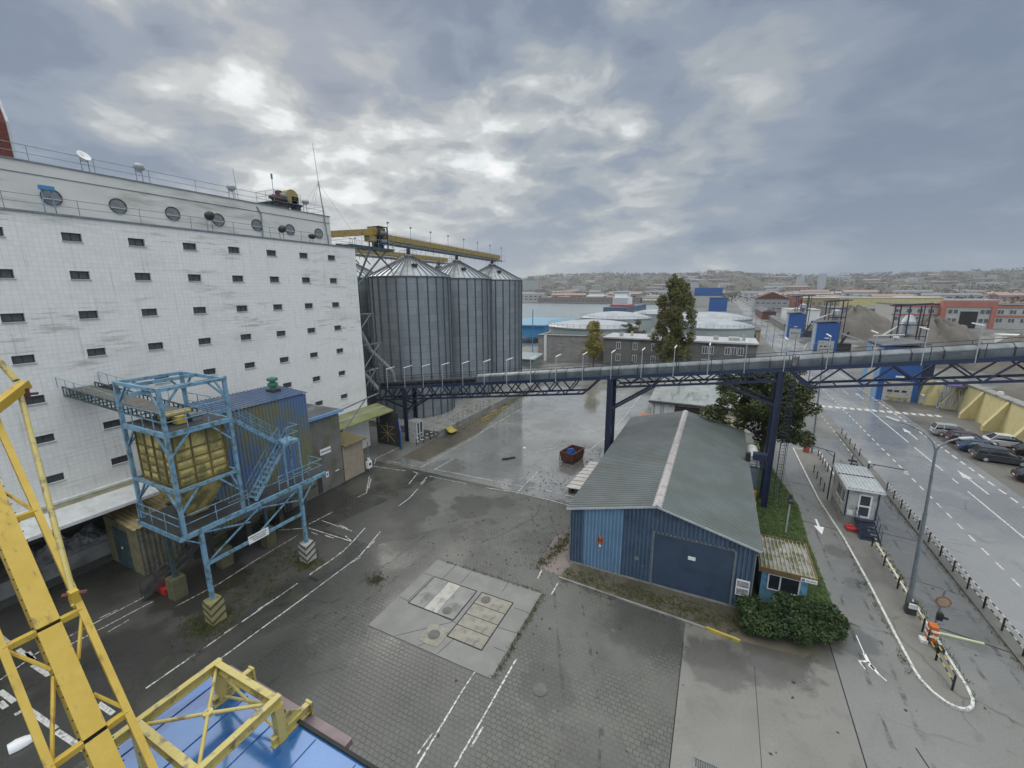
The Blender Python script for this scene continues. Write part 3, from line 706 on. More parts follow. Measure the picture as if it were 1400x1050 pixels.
for k in range(-2, 8):
    y = 10.55 + 3.59 * k; z = 26.2
    if rw is None:
        Y0 = y
        def disc(mb, xx, r0, r1, n=28, t=.05):
            vs = [(xx, y + r * cos(2 * pi * i / n), z + r * sin(2 * pi * i / n)) for r in (r0, r1) for i in range(n)]
            vs += [(xx + t, a, b) for (_, a, b) in vs]; m2 = 2 * n
            fs = []
            for i in range(n):
                j = (i + 1) % n
                fs += [(m2 + i, m2 + j, m2 + n + j, m2 + n + i), (n + i, n + j, m2 + n + j, m2 + n + i), (i, j, m2 + j, m2 + i)]
            return mb.add(vs, fs)
        rw = MB(); rw.poly([(-41.17, y + .5 * cos(2 * pi * i / 28), z + .5 * sin(2 * pi * i / 28)) for i in range(28)])
        rw = rw.build('round_window', M('round_pane', (.20, .21, .22), (.13, .14, .15), scale=3, rough=.3), el)
        r1 = disc(MB(), -41.19, .49, .54, t=.07).build('rim', 'dark_steel', rw)
        r2 = MB().box(-41.17, y - .48, z - .17, -41.12, y + .48, z - .11).build('glazing_bar', 'pale_steel', rw)
    else:
        o = rw.copy(); COL.objects.link(o); o.parent = el; o.location = (0, y - Y0, 0)
        for ch in (r1, r2):
            d_ = ch.copy(); COL.objects.link(d_); d_.parent = o
rl = MB().rail([(-40.2, -20, 25.02), (-40.2, YE - .1, 25.02), (-45, YE - .1, 25.02)], h=1.0, sp=3.6, r=.022)
rl.rail([(-41.6, -20, 28.27), (-41.6, 37.1, 28.27), (-50, 37.1, 28.27)], h=1.0, sp=3.4, r=.022)
rl.build('railing', 'steel', el)
MB().path([(-41.05, 28.9, 25.05), (-41.05, 29.0, 27.3), (-41.15, 28.7, 27.9)], .06, 6).build('vent_pipe', 'steel', el)
w = MB().prism([(-44, 13.7, 28.27), (-50, 13.7, 28.27), (-50, 13.7, 34.5), (-44.6, 13.7, 32.6), (-44, 13.7, 31.0)], (0, -12, 0))
w.build('brick_tower', 'brick_red', el)
MB().prism([(-43.9, 13.8, 28.27), (-44.05, 13.8, 28.27), (-44.05, 13.8, 31.0), (-44.65, 13.8, 32.65), (-50, 13.8, 34.55), (-50, 13.8, 34.7), (-44.55, 13.8, 32.8), (-43.9, 13.8, 31.1)], (0, -.14, 0)).build('tower_trim', 'pale_steel', el)
# dock canopies fixed to the wall
cn = MB().prism([(-40.0, 15.3, 5.9), (-39.75, 15.3, 5.9), (-39.75, 15.3, 5.75), (-40.0, 15.3, 5.75)], (0, -37, 0))
cn.build('canopy_flashing', 'white', el)
MB().prism([(-40, 15.3, 5.75), (-38.9, 15.3, 5.68), (-38.9, 15.3, 5.5), (-40, 15.3, 5.5)], (0, -37, 0)).build('canopy_gutter_roof', M('mossy_canopy', (.27, .25, .17), (.2, .2, .12), scale=.8, rough=.5, dirt=moss, dscale=.8, damt=.6), el)
MB().prism([(-38.9, 15.3, 5.72), (-36.6, 15.3, 5.5), (-36.5, 15.3, 5.42), (-36.5, 15.3, 5.2), (-38.9, 15.3, 5.42)], (0, -37, 0)).build('canopy', M('canopy_white', (.66, .67, .67), (.55, .56, .56), scale=1.2, rough=.4, dirt=(.3, .3, .27), dscale=1.5, dlo=.5, dhi=.75, damt=.6, stretch=(.6, 2, 1)), el)
gm = M('green_canopy', (.22, .23, .11), (.16, .18, .07), scale=.6, rough=.6, dirt=moss, dscale=.7)
MB().prism([(-40, 31, 5.4), (-37.2, 31, 4.75), (-37.2, 31, 4.6), (-40, 31, 5.2)], (0, 10.4, 0)).build('canopy', gm, el)
MB().beam((-38.7, 31, 5.13), (-38.7, 41.4, 5.13), .12, .06).beam((-39.95, 31, 5.45), (-39.95, 38, 5.45), .15, .12).tube((-38.7, 40.2, 5.1), (-38.7, 40.2, 3.2), .04).build('canopy_flashing', 'pale_steel', el)

# floodlights with round bowls
def floodlight(x, y, z, h, bowl, tilt, label, stand='steel'):
    t = thing('floodlight', label, 'floodlight', (x, y, z), 'dish shaped floodlights of the grain elevator')
    MB().tube((x, y - .2, z), (x, y - .2, z + h), .03).tube((x, y + .2, z), (x, y + .2, z + h), .03).tube((x, y - .2, z + h * .8), (x, y + .2, z + h * .8), .025).build('stand', stand, t)
    b = MB().lathe((0, 0, 0), [(.01, -.28), (.18, -.27), (.34, -.16), (.42, 0), (.40, 0), (.02, -.12)], 20)
    R = Matrix.Rotation(tilt, 3, 'Y') @ Matrix.Rotation(.3, 3, 'X')
    b.v = [tuple(Vector(v) * .95 @ R + Vector((x + .15, y, z + h + .15))) for v in b.v]
    b.build('bowl', bowl, t, smooth=True)


floodlight(-41.5, 16.4, 28.2, 1.0, 'white', -.9, 'white bowl floodlight on the roof edge nearest the brick tower')
floodlight(-41.5, 19.6, 28.2, 1.0, 'pale_steel', .5, 'grey bowl floodlight on the roof edge, second from the brick tower')
floodlight(-41.5, 26.6, 28.2, .9, 'pale_steel', .5, 'grey bowl floodlight on the roof edge near the thin whip aerial')
floodlight(-41.5, 34.5, 28.2, 1.0, 'pale_steel', .3, 'grey bowl floodlight right beside the yellow roof machine')
floodlight(-40.3, 23.6, 25.05, 1.1, 'dark_steel', 1.0, 'dark bowl floodlight on the ledge between the third and fourth round windows')
floodlight(-40.3, 30.4, 25.05, .8, 'dark_steel', 1.0, 'dark bowl floodlight on the ledge beside the vent pipe')
floodlight(-40.3, 33.9, 25.05, .5, 'dark_steel', .4, 'small dark bowl floodlight low on the ledge near the last round window')
t = thing('lamp_bracket', 'bright blue lamp bracket standing on the ledge under the first round window', 'bracket', (-40.2, 13.6, 25))
b = MB()
for dy in (-.25, .3): b.beam((-40.2, 13.6 + dy, 25.02), (-40.2, 13.6 + dy * .8, 26.5), .05)
b.build('legs', 'blue_paint', t); MB().box(-40.35, 13.3, 26.45, -40.05, 14.0, 26.7).build('box', 'quay_blue', t)

# yellow conveyor head on the roof
t = thing('roof_conveyor_head', 'yellow conveyor head with motor on a railed platform on the elevator roof', 'conveyor head', (-42.5, 31, 28.2))
MB().box(-44.5, 28.4, 28.75, -41.0, 31.6, 28.85).build('platform', 'blue_grime', t)
b = MB()
for yy in (28.6, 30.0, 31.4): b.beam((-41.3, yy, 28.25), (-41.3, yy, 28.8), .1)
b.beam((-41.2, 28.5, 28.4), (-41.2, 31.5, 28.7), .1); b.build('supports', 'navy', t)
b = MB(); b.lathe((0, 0, 0), [(.01, 0), (.75, 0), (.75, .8), (.01, .8)], 20, 0, 2 * pi); b.v = [(-42.6 + v[2], 31.0 + v[0], 29.65 + v[1]) for v in b.v]
b.box(-42.6, 30.9, 28.9, -41.8, 31.75, 29.7).box(-42.5, 31.2, 28.1, -41.7, 31.7, 29).build('housing', 'belt_yellow', t)
b = MB().tube((-42.2, 29.0, 29.3), (-42.2, 30.3, 29.3), .32, 12).tube((-42.2, 28.7, 29.3), (-42.2, 29.0, 29.3), .2, 12); b.box(-42.5, 29.5, 29.5, -41.9, 29.9, 30.05); b.build('motor', 'rust', t)
MB().tube((-42.0, 29.6, 29.6), (-42.0, 30.4, 29.6), .28, 12).build('gearbox', 'steel', t)
MB().rail([(-44, 28.5, 28.85), (-41.1, 28.5, 28.85), (-41.1, 31.4, 28.85)], h=1.0, sp=1.2, r=.02).build('railing', 'steel', t)
t.location.y += 2.3

# aerials
t = thing('radio_mast', 'tall thin radio mast with guy wires at the end of the elevator roof', 'mast', (-41.0, 36.6, 25))
MB().tube((-40.9, 36.7, 25), (-41.3, 36.4, 31.8), .06).tube((-41.3, 36.4, 31.8), (-41.5, 36.3, 35.6), .025).build('pole', 'steel', t)
b = MB()
for e in ((-41.4, 33.6, 28.3), (-44.5, 37, 28.3), (-40.2, 41, 25.5), (-41.4, 35.4, 28.3)): b.tube((-41.3, 36.4, 31.6), e, .012, 4)
b.build('guy_wires', 'steel', t)
tag(MB().tube((-41.6, 27.3, 28.2), (-41.7, 27.2, 31), .02).build('whip_aerial', 'steel', loc=(-41.6, 27.3, 28.2)), 'thin whip aerial beside a grey bowl floodlight on the elevator roof', 'aerial')
tag(MB().tube((-41.6, 31.0, 28.2), (-41.6, 31.0, 31.3), .03).box(-41.65, 30.92, 30.9, -41.55, 31.08, 31.4).build('roof_beacon', 'steel', loc=(-41.6, 31.0, 28.2)), 'slim beacon pole at the left corner of the yellow roof machine', 'beacon')

# sacks and crumpled sheeting on the dock
b = MB(); rr = random.Random(3)
vs = []; nx, ny = 34, 16
for j in range(ny + 1):
    for i in range(nx + 1):
        e = min(i, nx - i, j * 1.2, (ny - j) * 1.2) / 5; e = min(1, e)
        vs.append((-41.3 - j * .18, 8.6 + i * .15, 1.15 + e * (.55 + .35 * sin(i * .5) * cos(j * .6)) + e * rr.uniform(-.13, .22)))
b.add(vs, [(j * (nx + 1) + i, j * (nx + 1) + i + 1, (j + 1) * (nx + 1) + i + 1, (j + 1) * (nx + 1) + i) for j in range(ny) for i in range(nx)])
tag(b.build('plastic_heap', M('plastic_heap', (.30, .30, .30), (.16, .16, .16), scale=3, rough=.5, bump=.6), loc=(-42, 11, 1.15)), 'heap of crumpled grey sheeting on the dark loading dock', 'heap')

# ------------------------------------------------------------------ blue loading tower with hopper
X0, X1, YA, YB = -31.0, -26.5, 11.6, 15.0
t = thing('loading_tower', 'blue steel loading tower carrying a yellow hopper over the rail track', 'loading tower', (-28.8, 13.3, 0))
f = MB()
for x in (X0, X1):
    for y in (YA, YB): f.beam((x, y, 6.2), (x, y, 14.95), .19)
f.build('upper_legs', 'blue_paint', t)
for z, w_, h_ in ((14.85, .17, .19), (12.3, .16, .28), (8.95, .15, .18)):
    f = MB()
    for a, b in (((X1, YA), (X1, YB)), ((X0, YA), (X0, YB)), ((X0, YA), (X1, YA)), ((X0, YB), (X1, YB))): f.beam((*a, z), (*b, z), w_ + (.004 if a[0] == b[0] else 0), h_ - (.008 if a[0] == b[0] else 0))
    f.build('ring_beam', 'blue_paint', t)
f = MB()
f.beam((-29.6, YA, 14.8), (-29.6, YB, 14.8), .15, .2); f.beam((-28.0, YA - .6, 14.6), (-28, YB + 1, 14.6), .14, .24)
f.build('hoist_beams', 'blue_paint', t)
f = MB()
for x in (X0, X1):
    for (y, s) in ((YA, 1), (YB, -1)):
        f.beam((x, y, 13.7), (x, y + s * .9, 14.75), .1); f.beam((x, y, 11.0), (x, y + s * 1.1, 12.2), .1); f.beam((x, y, 7.6), (x, y + s * 1.1, 8.85), .1)
for y in (YA, YB):
    for (x, s) in ((X0, 1), (X1, -1)):
        f.beam((x, y, 13.7), (x + s * 1.1, y, 14.75), .1); f.beam((x, y, 11.0), (x + s * 1.1, y, 12.2), .1); f.beam((x, y, 7.6), (x + s * 1.1, y, 8.85), .1)
f.build('corner_braces', 'blue_paint', t)
MB().box(X0 + .1, YA + .1, 12.4, X1 - .1, YB - .1, 12.46).build('upper_deck', 'dark_steel', t)
f = MB().box(X0 - .2, YA - .2, 6.28, X1 - .1, YB, 6.34).box(-28.0, YB, 6.28, X1 - .1, 21.2, 6.34)
f.build('lower_deck', 'dark_steel', t)
f = MB(); f.beam((X1, YA - .3, 6.15), (X1, 21.4, 6.15), .16, .28); f.beam((X0, YA - .3, 6.15), (X0, YB, 6.15), .2, .34)
for y in (YA - .2, 13.2, YB, 17, 19.1, 21.2): f.beam((X0 if y < 15.1 else -28.1, y, 6.12), (X1, y, 6.12), .16, .26)
f.beam((-28.1, YB, 6.15), (-28.1, 21.4, 6.15), .16, .3)
f.build('deck_beams', 'blue_paint', t)
R_ = MB().rail([(X0, YA, 12.46), (X1, YA, 12.46), (X1, YB - .05, 12.46)], h=1.1, sp=1.15, r=.028).rail([(X0, YB, 12.46), (-28.2, YB, 12.46)], h=1.1, sp=1.15, r=.028)
R_.rail([(X0 - .1, YA - .15, 6.34), (X1 - .05, YA - .15, 6.34), (X1 - .05, 15.4, 6.34)], h=1.05, sp=1.6, r=.028).rail([(X1 - .05, 17.6, 6.34), (X1 - .05, 21.2, 6.34), (-28, 21.2, 6.34)], h=1.05, sp=1.3, r=.028)
R_.build('railing', 'blue_paint', t)
FEET = [(-26.5, 12.4, 'yp'), (-26.5, 19.1, 'cp'), (-31, 12.6, 'yp'), (-31, 19.1, 'yp'), (-31.6, 16.0, 'yp')]
stripes = M('hazard_concrete', (.30, .27, .12), (.24, .21, .09), scale=1.5, rough=.8, dirt=moss, dscale=2, damt=.8)
for i, (x, y, k) in enumerate(FEET):
    if i < 3 or i == 3: MB().beam((x, y, 1.5), (x, y, 6.1), .22).build('leg', 'blue_paint' if i < 2 else 'blue_grime', t)
    MB().prism([(x - .42, y - .42, 0), (x + .42, y - .42, 0), (x + .42, y + .42, 0), (x - .42, y + .42, 0)], (0, 0, 1.5)).build('footing', (stripes if i < 1 else 'concrete_light' if i == 1 else M('mossy_block', (.13, .125, .07), (.09, .09, .05), scale=2, rough=.85, dirt=moss, dscale=2)), t, bevel=.03)
f = MB()
for i in (0, 1):
    x, y, _ = FEET[i]
    for j in range(3):
        z = .15 + j * .5
        f.prism([(x + .43, y - .42, z), (x + .43, y + .42, z + .35), (x + .43, y + .42, z + .52), (x + .43, y - .42, z + .17)], (.006, 0, 0))
        f.prism([(x - .42, y - .43, z + .35), (x + .42, y - .43, z), (x + .42, y - .43, z + .17), (x - .42, y - .43, z + .52)], (0, -.006, 0))
f.build('hazard_stripes', M('faded_black', (.07, .07, .045), (.05, .055, .03), rough=.8), t)
f = MB(); xb = X1
f.beam((xb, 12.5, 3.9), (xb, 19.0, 3.9), .12, .2)
f.beam((xb, 12.5, 4.0), (xb, 16.2, 6.0), .08); f.beam((xb, 13.0, 6.0), (xb, 15.6, 5.0), .001)
f.beam((xb, 12.5, 6.0), (xb, 15.3, 5.2), .08); f.beam((xb, 15.4, 3.95), (xb, 19.0, 6.0), .08); f.beam((xb, 15.5, 6.0), (xb, 19.0, 5.0), .08)
f.beam((xb, 19.2, 4.8), (xb, 20.3, 6.0), .08); f.beam((xb, 12.3, 5.4), (xb, 11.6, 6.0), .08)
f.build('braces', 'blue_paint', t)
s = MB().box(xb + .07, 14.95, 3.75, xb + .1, 16.35, 4.3).build('sign_board', 'white_clean', t)
sb = MB(); rr = random.Random(5)
for k, zz_ in enumerate((4.13, 3.98, 3.85)):
    yy = 15.05 + .12 * k
    while yy < 16.2 - .1 * k:
        L = rr.uniform(.04, .09); sb.box(xb + .1, yy, zz_, xb + .104, yy + L, zz_ + .08); yy += L + .03
sb.build('lettering', 'steel', s)
# hopper
HX0, HX1, HY0, HY1 = -30.7, -26.95, 11.95, 14.75
h = MB().box(HX0, HY0, 8.9, HX1, HY1, 12.0)
hb = [(HX0, HY0), (HX1, HY0), (HX1, HY1), (HX0, HY1)]; hc = [(-29.4, 12.9), (-28.3, 12.9), (-28.3, 13.9), (-29.4, 13.9)]
h.add([(x, y, 8.9) for x, y in hb] + [(x, y, 6.4) for x, y in hc], [(i, (i + 1) % 4, 4 + (i + 1) % 4, 4 + i) for i in range(4)])
hop = h.build('hopper', 'hopper', t)
h = MB()
for z in (9.0, 9.5, 10.0, 10.5, 11.1):
    h.box(HX0 - .07, HY0 - .07, z, HX1 + .07, HY0, z + .07).box(HX1, HY0, z, HX1 + .07, HY1, z + .07)
for k in range(4):
    y = HY0 + .05 + (HY1 - HY0 - .1) * k / 3; h.box(HX1, y - .035, 8.95, HX1 + .09, y + .035, 12)
for k in range(5):
    x = HX0 + .05 + (HX1 - HX0 - .1) * k / 4; h.box(x - .035, HY0 - .09, 8.95, x + .035, HY0, 12)
h.build('stiffener', M('hopper_rib', (.17, .13, .045), (.10, .085, .035), rough=.7), hop)
h = MB()   # bulging panels between the ribs
for k in range(3):
    y0 = HY0 + .12 + (HY1 - HY0 - .1) * k / 3; y1 = y0 + (HY1 - HY0 - .1) / 3 - .14
    for z in (9.1, 9.6, 10.1, 10.62): h.add([(HX1, y0, z), (HX1, y1, z), (HX1, y1, z + .36), (HX1, y0, z + .36), (HX1 + .05, y0 + .1, z + .14), (HX1 + .05, y1 - .1, z + .14), (HX1 + .05, y1 - .1, z + .24), (HX1 + .05, y0 + .1, z + .24)], [(0, 1, 5, 4), (1, 2, 6, 5), (2, 3, 7, 6), (3, 0, 4, 7), (4, 5, 6, 7)])
for k in range(4):
    x0 = HX0 + .12 + (HX1 - HX0 - .1) * k / 4; x1 = x0 + (HX1 - HX0 - .1) / 4 - .14
    for z in (9.1, 9.6, 10.1, 10.62): h.add([(x0, HY0, z), (x1, HY0, z), (x1, HY0, z + .36), (x0, HY0, z + .36), (x0 + .1, HY0 - .05, z + .14), (x1 - .1, HY0 - .05, z + .14), (x1 - .1, HY0 - .05, z + .24), (x0 + .1, HY0 - .05, z + .24)], [(0, 1, 5, 4), (1, 2, 6, 5), (2, 3, 7, 6), (3, 0, 4, 7), (4, 5, 6, 7)])
h.build('panels', 'hopper', hop)
# stairs
def stair(par, p, q, wdt, side, mat='blue_paint', n=12, rails=True):
    """flight from p up to q; side = unit vector across the treads"""
    p = Vector(p); q = Vector(q); sd = Vector(side) * wdt
    f = MB(); f.beam(p, q, .06, .22); f.beam(p + sd, q + sd, .06, .22)
    for i in range(n):
        a = p.lerp(q, (i + .5) / n); dr = (q - p).copy(); dr.z = 0; dr.normalize(); dr *= .12
        f.poly([a - dr, a + dr, a + dr + sd, a - dr + sd])
    st = f.build('stair_flight', mat, par)
    if rails:
        g_ = MB()
        for o_ in (Vector((0, 0, 0)), sd):
            k = 5
            for i in range(k + 1):
                a = p.lerp(q, i / k) + o_; g_.tube(a, a + Vector((0, 0, 1)), .022, 5)
            for hh in (1.0, .55): g_.tube(p + o_ + Vector((0, 0, hh)), q + o_ + Vector((0, 0, hh)), .022, 5)
        g_.build('handrail', mat, st)
    return st


stair(t, (-27.5, 18.2, 9.6), (-27.5, 15.1, 12.4), .8, (1, 0, 0))
f = MB().box(-27.6, 18.2, 9.55, -26.5, 19.5, 9.62); f.beam((-26.55, 18.2, 9.5), (-26.55, 19.5, 9.5), .08, .18); f.beam((-27.6, 19.5, 9.5), (-26.5, 19.5, 9.5), .08, .18)
for x, y in ((-26.55, 18.25), (-26.55, 19.45), (-27.6, 19.45)): f.beam((x, y, 6.3), (x, y, 9.5), .1)
f.rail([(-27.6, 19.5, 9.62), (-26.5, 19.5, 9.62), (-26.5, 18.6, 9.62)], h=1.05, sp=.7, r=.024)
f.build('stair_landing', 'blue_paint', t)
stair(t, (-27.4, 15.9, 6.4), (-27.4, 18.6, 9.6), .8, (1, 0, 0))
stair(t, (-33.4, 11.6, .1), (-31.6, 15.3, 3.4), .9, (1, -.4, 0), 'dark_steel', 10)
# inclined belt gallery into the wall
g_ = MB()
for y in (12.15, 13.85):
    g_.beam((-27.6, y, 12.65), (-40, y, 13.05), .09, .1); g_.beam((-27.6, y, 13.15), (-40, y, 13.65), .07, .08)
    for k in range(26):
        a = Vector((-27.6, y, 12.65)).lerp(Vector((-40, y, 13.05)), k / 25); g_.beam(a, a + Vector((0, 0, .55)), .06)
for k in range(13):
    a = Vector((-28, 12.15, 12.62)).lerp(Vector((-39.8, 12.15, 13.02)), k / 12); g_.beam(a, a + Vector((0, 1.7, 0)), .06)
g_.build('gallery_frame', 'blue_grime', t)
g_ = MB().prism([(-27.8, 12.35, 12.95), (-39.95, 12.35, 13.4), (-39.95, 13.65, 13.4), (-27.8, 13.65, 12.95)], (0, 0, .06)); g_.build('belt', M('belt', (.14, .13, .11), (.09, .085, .075), rough=.7), t)
g_ = MB().rail([(-31, 11.9, 13.1), (-39.9, 11.9, 13.6)], h=.75, sp=1.3, r=.02, mid=False).rail([(-31, 14.1, 13.1), (-39.9, 14.1, 13.6)], h=.75, sp=1.3, r=.02, mid=False)
g_.build('gallery_railing', 'blue_paint', t)
b = MB().tube((-28.4, 12.3, 12.9), (-28.4, 13.9, 12.9), .25, 12).box(-28.1, 12.7, 12.5, -27.5, 13.2, 12.95); b.build('drive_drum', 'yellow_paint', t)
b = MB().tube((-27.7, 13.4, 12.8), (-27.7, 14.1, 12.8), .2, 10).box(-27.9, 13.5, 12.46, -27.5, 14.0, 12.65); b.build('motor', 'steel', t)
tag(MB().box(-33.3, 12.15, .05, -31.7, 12.85, .5).box(-33.35, 12.1, .5, -31.65, 12.9, .56).build('salt_box', 'red', loc=(-32.5, 12.5, 0), bevel=.03), 'small red box on the ground at the foot of the tower stairs', 'box')

# ------------------------------------------------------------------ blue ribbed dust house and the annexes along the wall
t = thing('dust_house', 'tall blue ribbed metal dust house raised behind the loading tower', 'building', (-33, 20, 0))
MB().prism([(-31.05, 23.85, 3.2), (-34.9, 23.85, 3.2), (-34.9, 23.85, 11.7), (-31.05, 23.85, 11.45)], (0, -8.6, 0)).build('body', 'dark_steel', t)
gw = M('shed_blue_moss', (.10, .175, .34), (.085, .145, .28), scale=.35, rough=.4, dirt=(.16, .155, .05), dscale=.28, dlo=.40, dhi=.62, damt=.85, stretch=(1, 1.3, .8))
b = MB().corr((-31.0, 15.3, 3.2), (0, 8.6, 0), (0, 0, 8.3), .27, .06, nrm=(1, 0, 0)); b.corr((-34.9, 15.2, 3.2), (3.85, 0, 0), (0, 0, 8.3), .27, .06, nrm=(0, -1, 0))
b.build('wall', gw, t)
MB().corr((-30.85, 15.1, 11.55), (0, 8.95, 0), (-4.2, 0, .28), .3, .05, nrm=(0, 0, 1)).build('roof', M('blue_roof', (.06, .10, .19), (.05, .085, .15), scale=.6, rough=.3, dirt=(.10, .10, .11), dscale=.5), t)
MB().box(-30.94, 15.6, 6.4, -30.9, 17.0, 8.6).build('door', 'blue_grime', t)
b = MB()
for y in (15.6, 18.4, 21.2, 23.5): b.box(-32.6, y - .2, 0, -32.2, y + .2, 3.1).box(-34.8, y - .25, 0, -34.3, y + .25, 3.1)
b.box(-34.9, 15.3, 2.9, -31.0, 24, 3.2); b.build('piers', M('dark_pier', (.07, .068, .06), (.045, .045, .04), rough=.8), t)
b = MB()
for k in range(40):
    y = 16 + k * .19
    if k % 12 < 9: b.box(-32.55, y, 2.0, -32.5, y + .08, 2.7)
b.build('slatted_skirt', 'sand_concrete', t)
v = thing('roof_ventilator', 'green capped ventilator on the blue dust house roof', 'ventilator', (-33.2, 22.6, 11.8))
MB().box(-33.6, 22.2, 11.7, -32.8, 23.0, 11.95).build('base', 'dark_steel', v)
MB().lathe((-33.2, 22.6, 11.9), [(.01, 0), (.24, 0), (.24, .25), (.40, .35), (.40, .55), (.22, .62), (.22, .72), (.42, .78), (.42, .98), (.01, 1.1)], 18).build('hood', M('vent_green', (.06, .20, .13), rough=.5), v)
t = thing('grey_annex', 'weathered grey boarded annex with a blue gutter against the elevator', 'annex', (-36, 27, 0))
ga = M('grey_boards', (.17, .165, .16), (.13, .13, .12), scale=.7, rough=.6, dirt=(.10, .10, .045), dscale=.6, dlo=.45, dhi=.65, damt=.8)
MB().box(-39.98, 23.0, 0, -34.45, 30.1, 8.0).build('body', 'dark_steel', t)
MB().corr((-34.42, 23.0, .05), (0, 7.1, 0), (0, 0, 7.95), .42, .02, nrm=(1, 0, 0)).build('wall', ga, t)
MB().box(-39.99, 22.9, 8.0, -34.2, 30.3, 8.12).build('roof', 'roof_felt', t)
MB().box(-34.2, 22.9, 7.85, -34.0, 30.4, 8.14).build('gutter', 'tower_blue_light', t)
b = MB().beam((-34.3, 30.3, 7.95), (-35.0, 36.5, 8.3), .12).beam((-34.8, 34.3, 8.1), (-34.3, 30.4, 5.6), .1); b.build('strut', 'steel', t)
b = MB().box(-34.39, 27.4, 4.0, -34.36, 28.7, 4.6).box(-34.39, 27.8, 1.5, -34.36, 28.15, 2.1).box(-34.39, 29.0, 1.7, -34.36, 29.5, 1.8)
sg = b.build('signs', 'white_clean', t)
b = MB(); rr = random.Random(11)
yy = 27.5
while yy < 28.6: b.box(-34.36, yy, 4.22, -34.355, yy + .07, 4.38); yy += .11
b.box(-34.36, 27.9, 1.72, -34.355, 28.05, 1.9); b.build('lettering', 'navy', sg)
MB().box(-34.5, 26.8, .2, -34.37, 27.3, 1.9).build('stain_board', 'dark_steel', t)
MB().box(-36.5, 14.5, 0, -35.0, 30.2, .28).build('plinth', M('mossy_plinth', (.12, .125, .08), moss, rough=.8), t)
t = thing('cream_annex', 'low cream ribbed lean to with a mossy brown roof beside the grey annex', 'annex', (-36, 31.6, 0))
MB().box(-38.5, 30.15, 0, -34.45, 32.95, 3.9).build('body', 'dark_steel', t)
MB().corr((-34.4, 30.15, .1), (0, 2.8, 0), (0, 0, 3.9), .2, .04, nrm=(1, 0, 0)).build('wall', M('cream_sheet', (.36, .31, .24), (.3, .26, .2), rough=.5), t)
MB().prism([(-34.0, 33.2, 3.95), (-38.7, 33.2, 4.5), (-38.7, 33.2, 4.6), (-34.0, 33.2, 4.07)], (0, -3.0, 0)).build('roof', M('mossy_brown', (.16, .12, .06), (.12, .11, .04), rough=.7), t)
t = thing('marker_post', 'grey lamp post with a small white box at the cream annex corner', 'post', (-34.0, 33.3, 0))
MB().tube((-34, 33.3, 0), (-34, 33.3, 3.6), .06).build('pole', 'steel', t); MB().box(-34.2, 33.0, .5, -33.85, 33.6, 1.3).build('box', 'white_clean', t); MB().box(-33.85, 33.15, .8, -33.83, 33.45, 1.1).build('symbol', 'dark_steel', t); MB().box(-34.1, 33.15, 1.4, -33.9, 33.4, 1.7).build('lamp', 'white_clean', t)

t = thing('dock_gate', 'grey metal gate with crossed braces under the mossy green canopy', 'gate', (-38, 40.8, 0))
MB().box(-39.9, 40.95, 0, -36.2, 41.05, 4.5).build('leaf', 'dark_steel', t)
b = MB()
for a, c_ in (((-39.2, 2.6), (-36.9, 2.6)), ((-39.2, .6), (-36.9, 2.6)), ((-39.2, 2.6), (-36.9, .6)), ((-38.05, .4), (-38.05, 3.0)), ((-39.2, 1.6), (-36.9, 1.6))): b.beam((a[0], 40.9, a[1]), (c_[0], 40.9, c_[1]), .06)
b.build('brace', 'ochre', t)
tag(MB().prism([(-36.2, 41.0, 0), (-36.2, 41.0, 3.7), (-35.3, 40.2, 2.5), (-35.3, 40.2, 0)], (.08, .08, 0)).build('gate_leaf', 'tower_blue', loc=(-35.8, 40.6, 0)), 'open blue sheet metal gate leaf by the silo yard', 'gate leaf')

# small ribbed store under the canopy
t = thing('track_store', 'small cream ribbed store with a dark door under the canopy', 'store', (-37.8, 15, 0))
MB().box(-40.1, 12.75, 0, -35.5, 18.5, 3.75).build('body', 'dark_steel', t)
MB().corr((-35.45, 12.75, .05), (0, 5.7, 0), (0, 0, 3.7), .3, .07, nrm=(1, 0, 0)).build('side_wall', M('ribbed_grey', (.17, .155, .12), (.11, .10, .08), rough=.6, dirt=(.03, .03, .03), dscale=1), t)
MB().box(-40.1, 12.7, 0, -35.45, 12.74, 3.7).build('front_wall', M('cream_front', (.22, .20, .12), (.17, .155, .09), rough=.7, dirt=moss, dscale=1.2), t)
d_ = MB().box(-38.9, 12.64, .1, -36.9, 12.69, 3.1).build('door', 'blue_grime', t); MB().box(-37.9, 12.6, 1.6, -37.8, 12.64, 1.75).build('notice', 'white_clean', d_)
MB().corr((-35.2, 12.5, 3.78), (0, 6.1, 0), (-5.0, 0, .3), .3, .05, nrm=(0, 0, 1)).build('roof', M('cream_roof', (.40, .32, .17), (.32, .26, .13), rough=.5, dirt=grime, dscale=1), t)
b = MB().path([(-36, 15.2, 4.1), (-36, 15.2, 4.9), (-36.6, 15.2, 5.2)], .03).box(-35.9, 14.9, 4.4, -35.6, 15.3, 4.6); tag(b.build('roof_lamp', 'dark_steel', loc=(-36, 15.2, 4)), 'small dark lamp on a bent pipe above the ribbed store', 'lamp')
# ------------------------------------------------------------------ grain silos


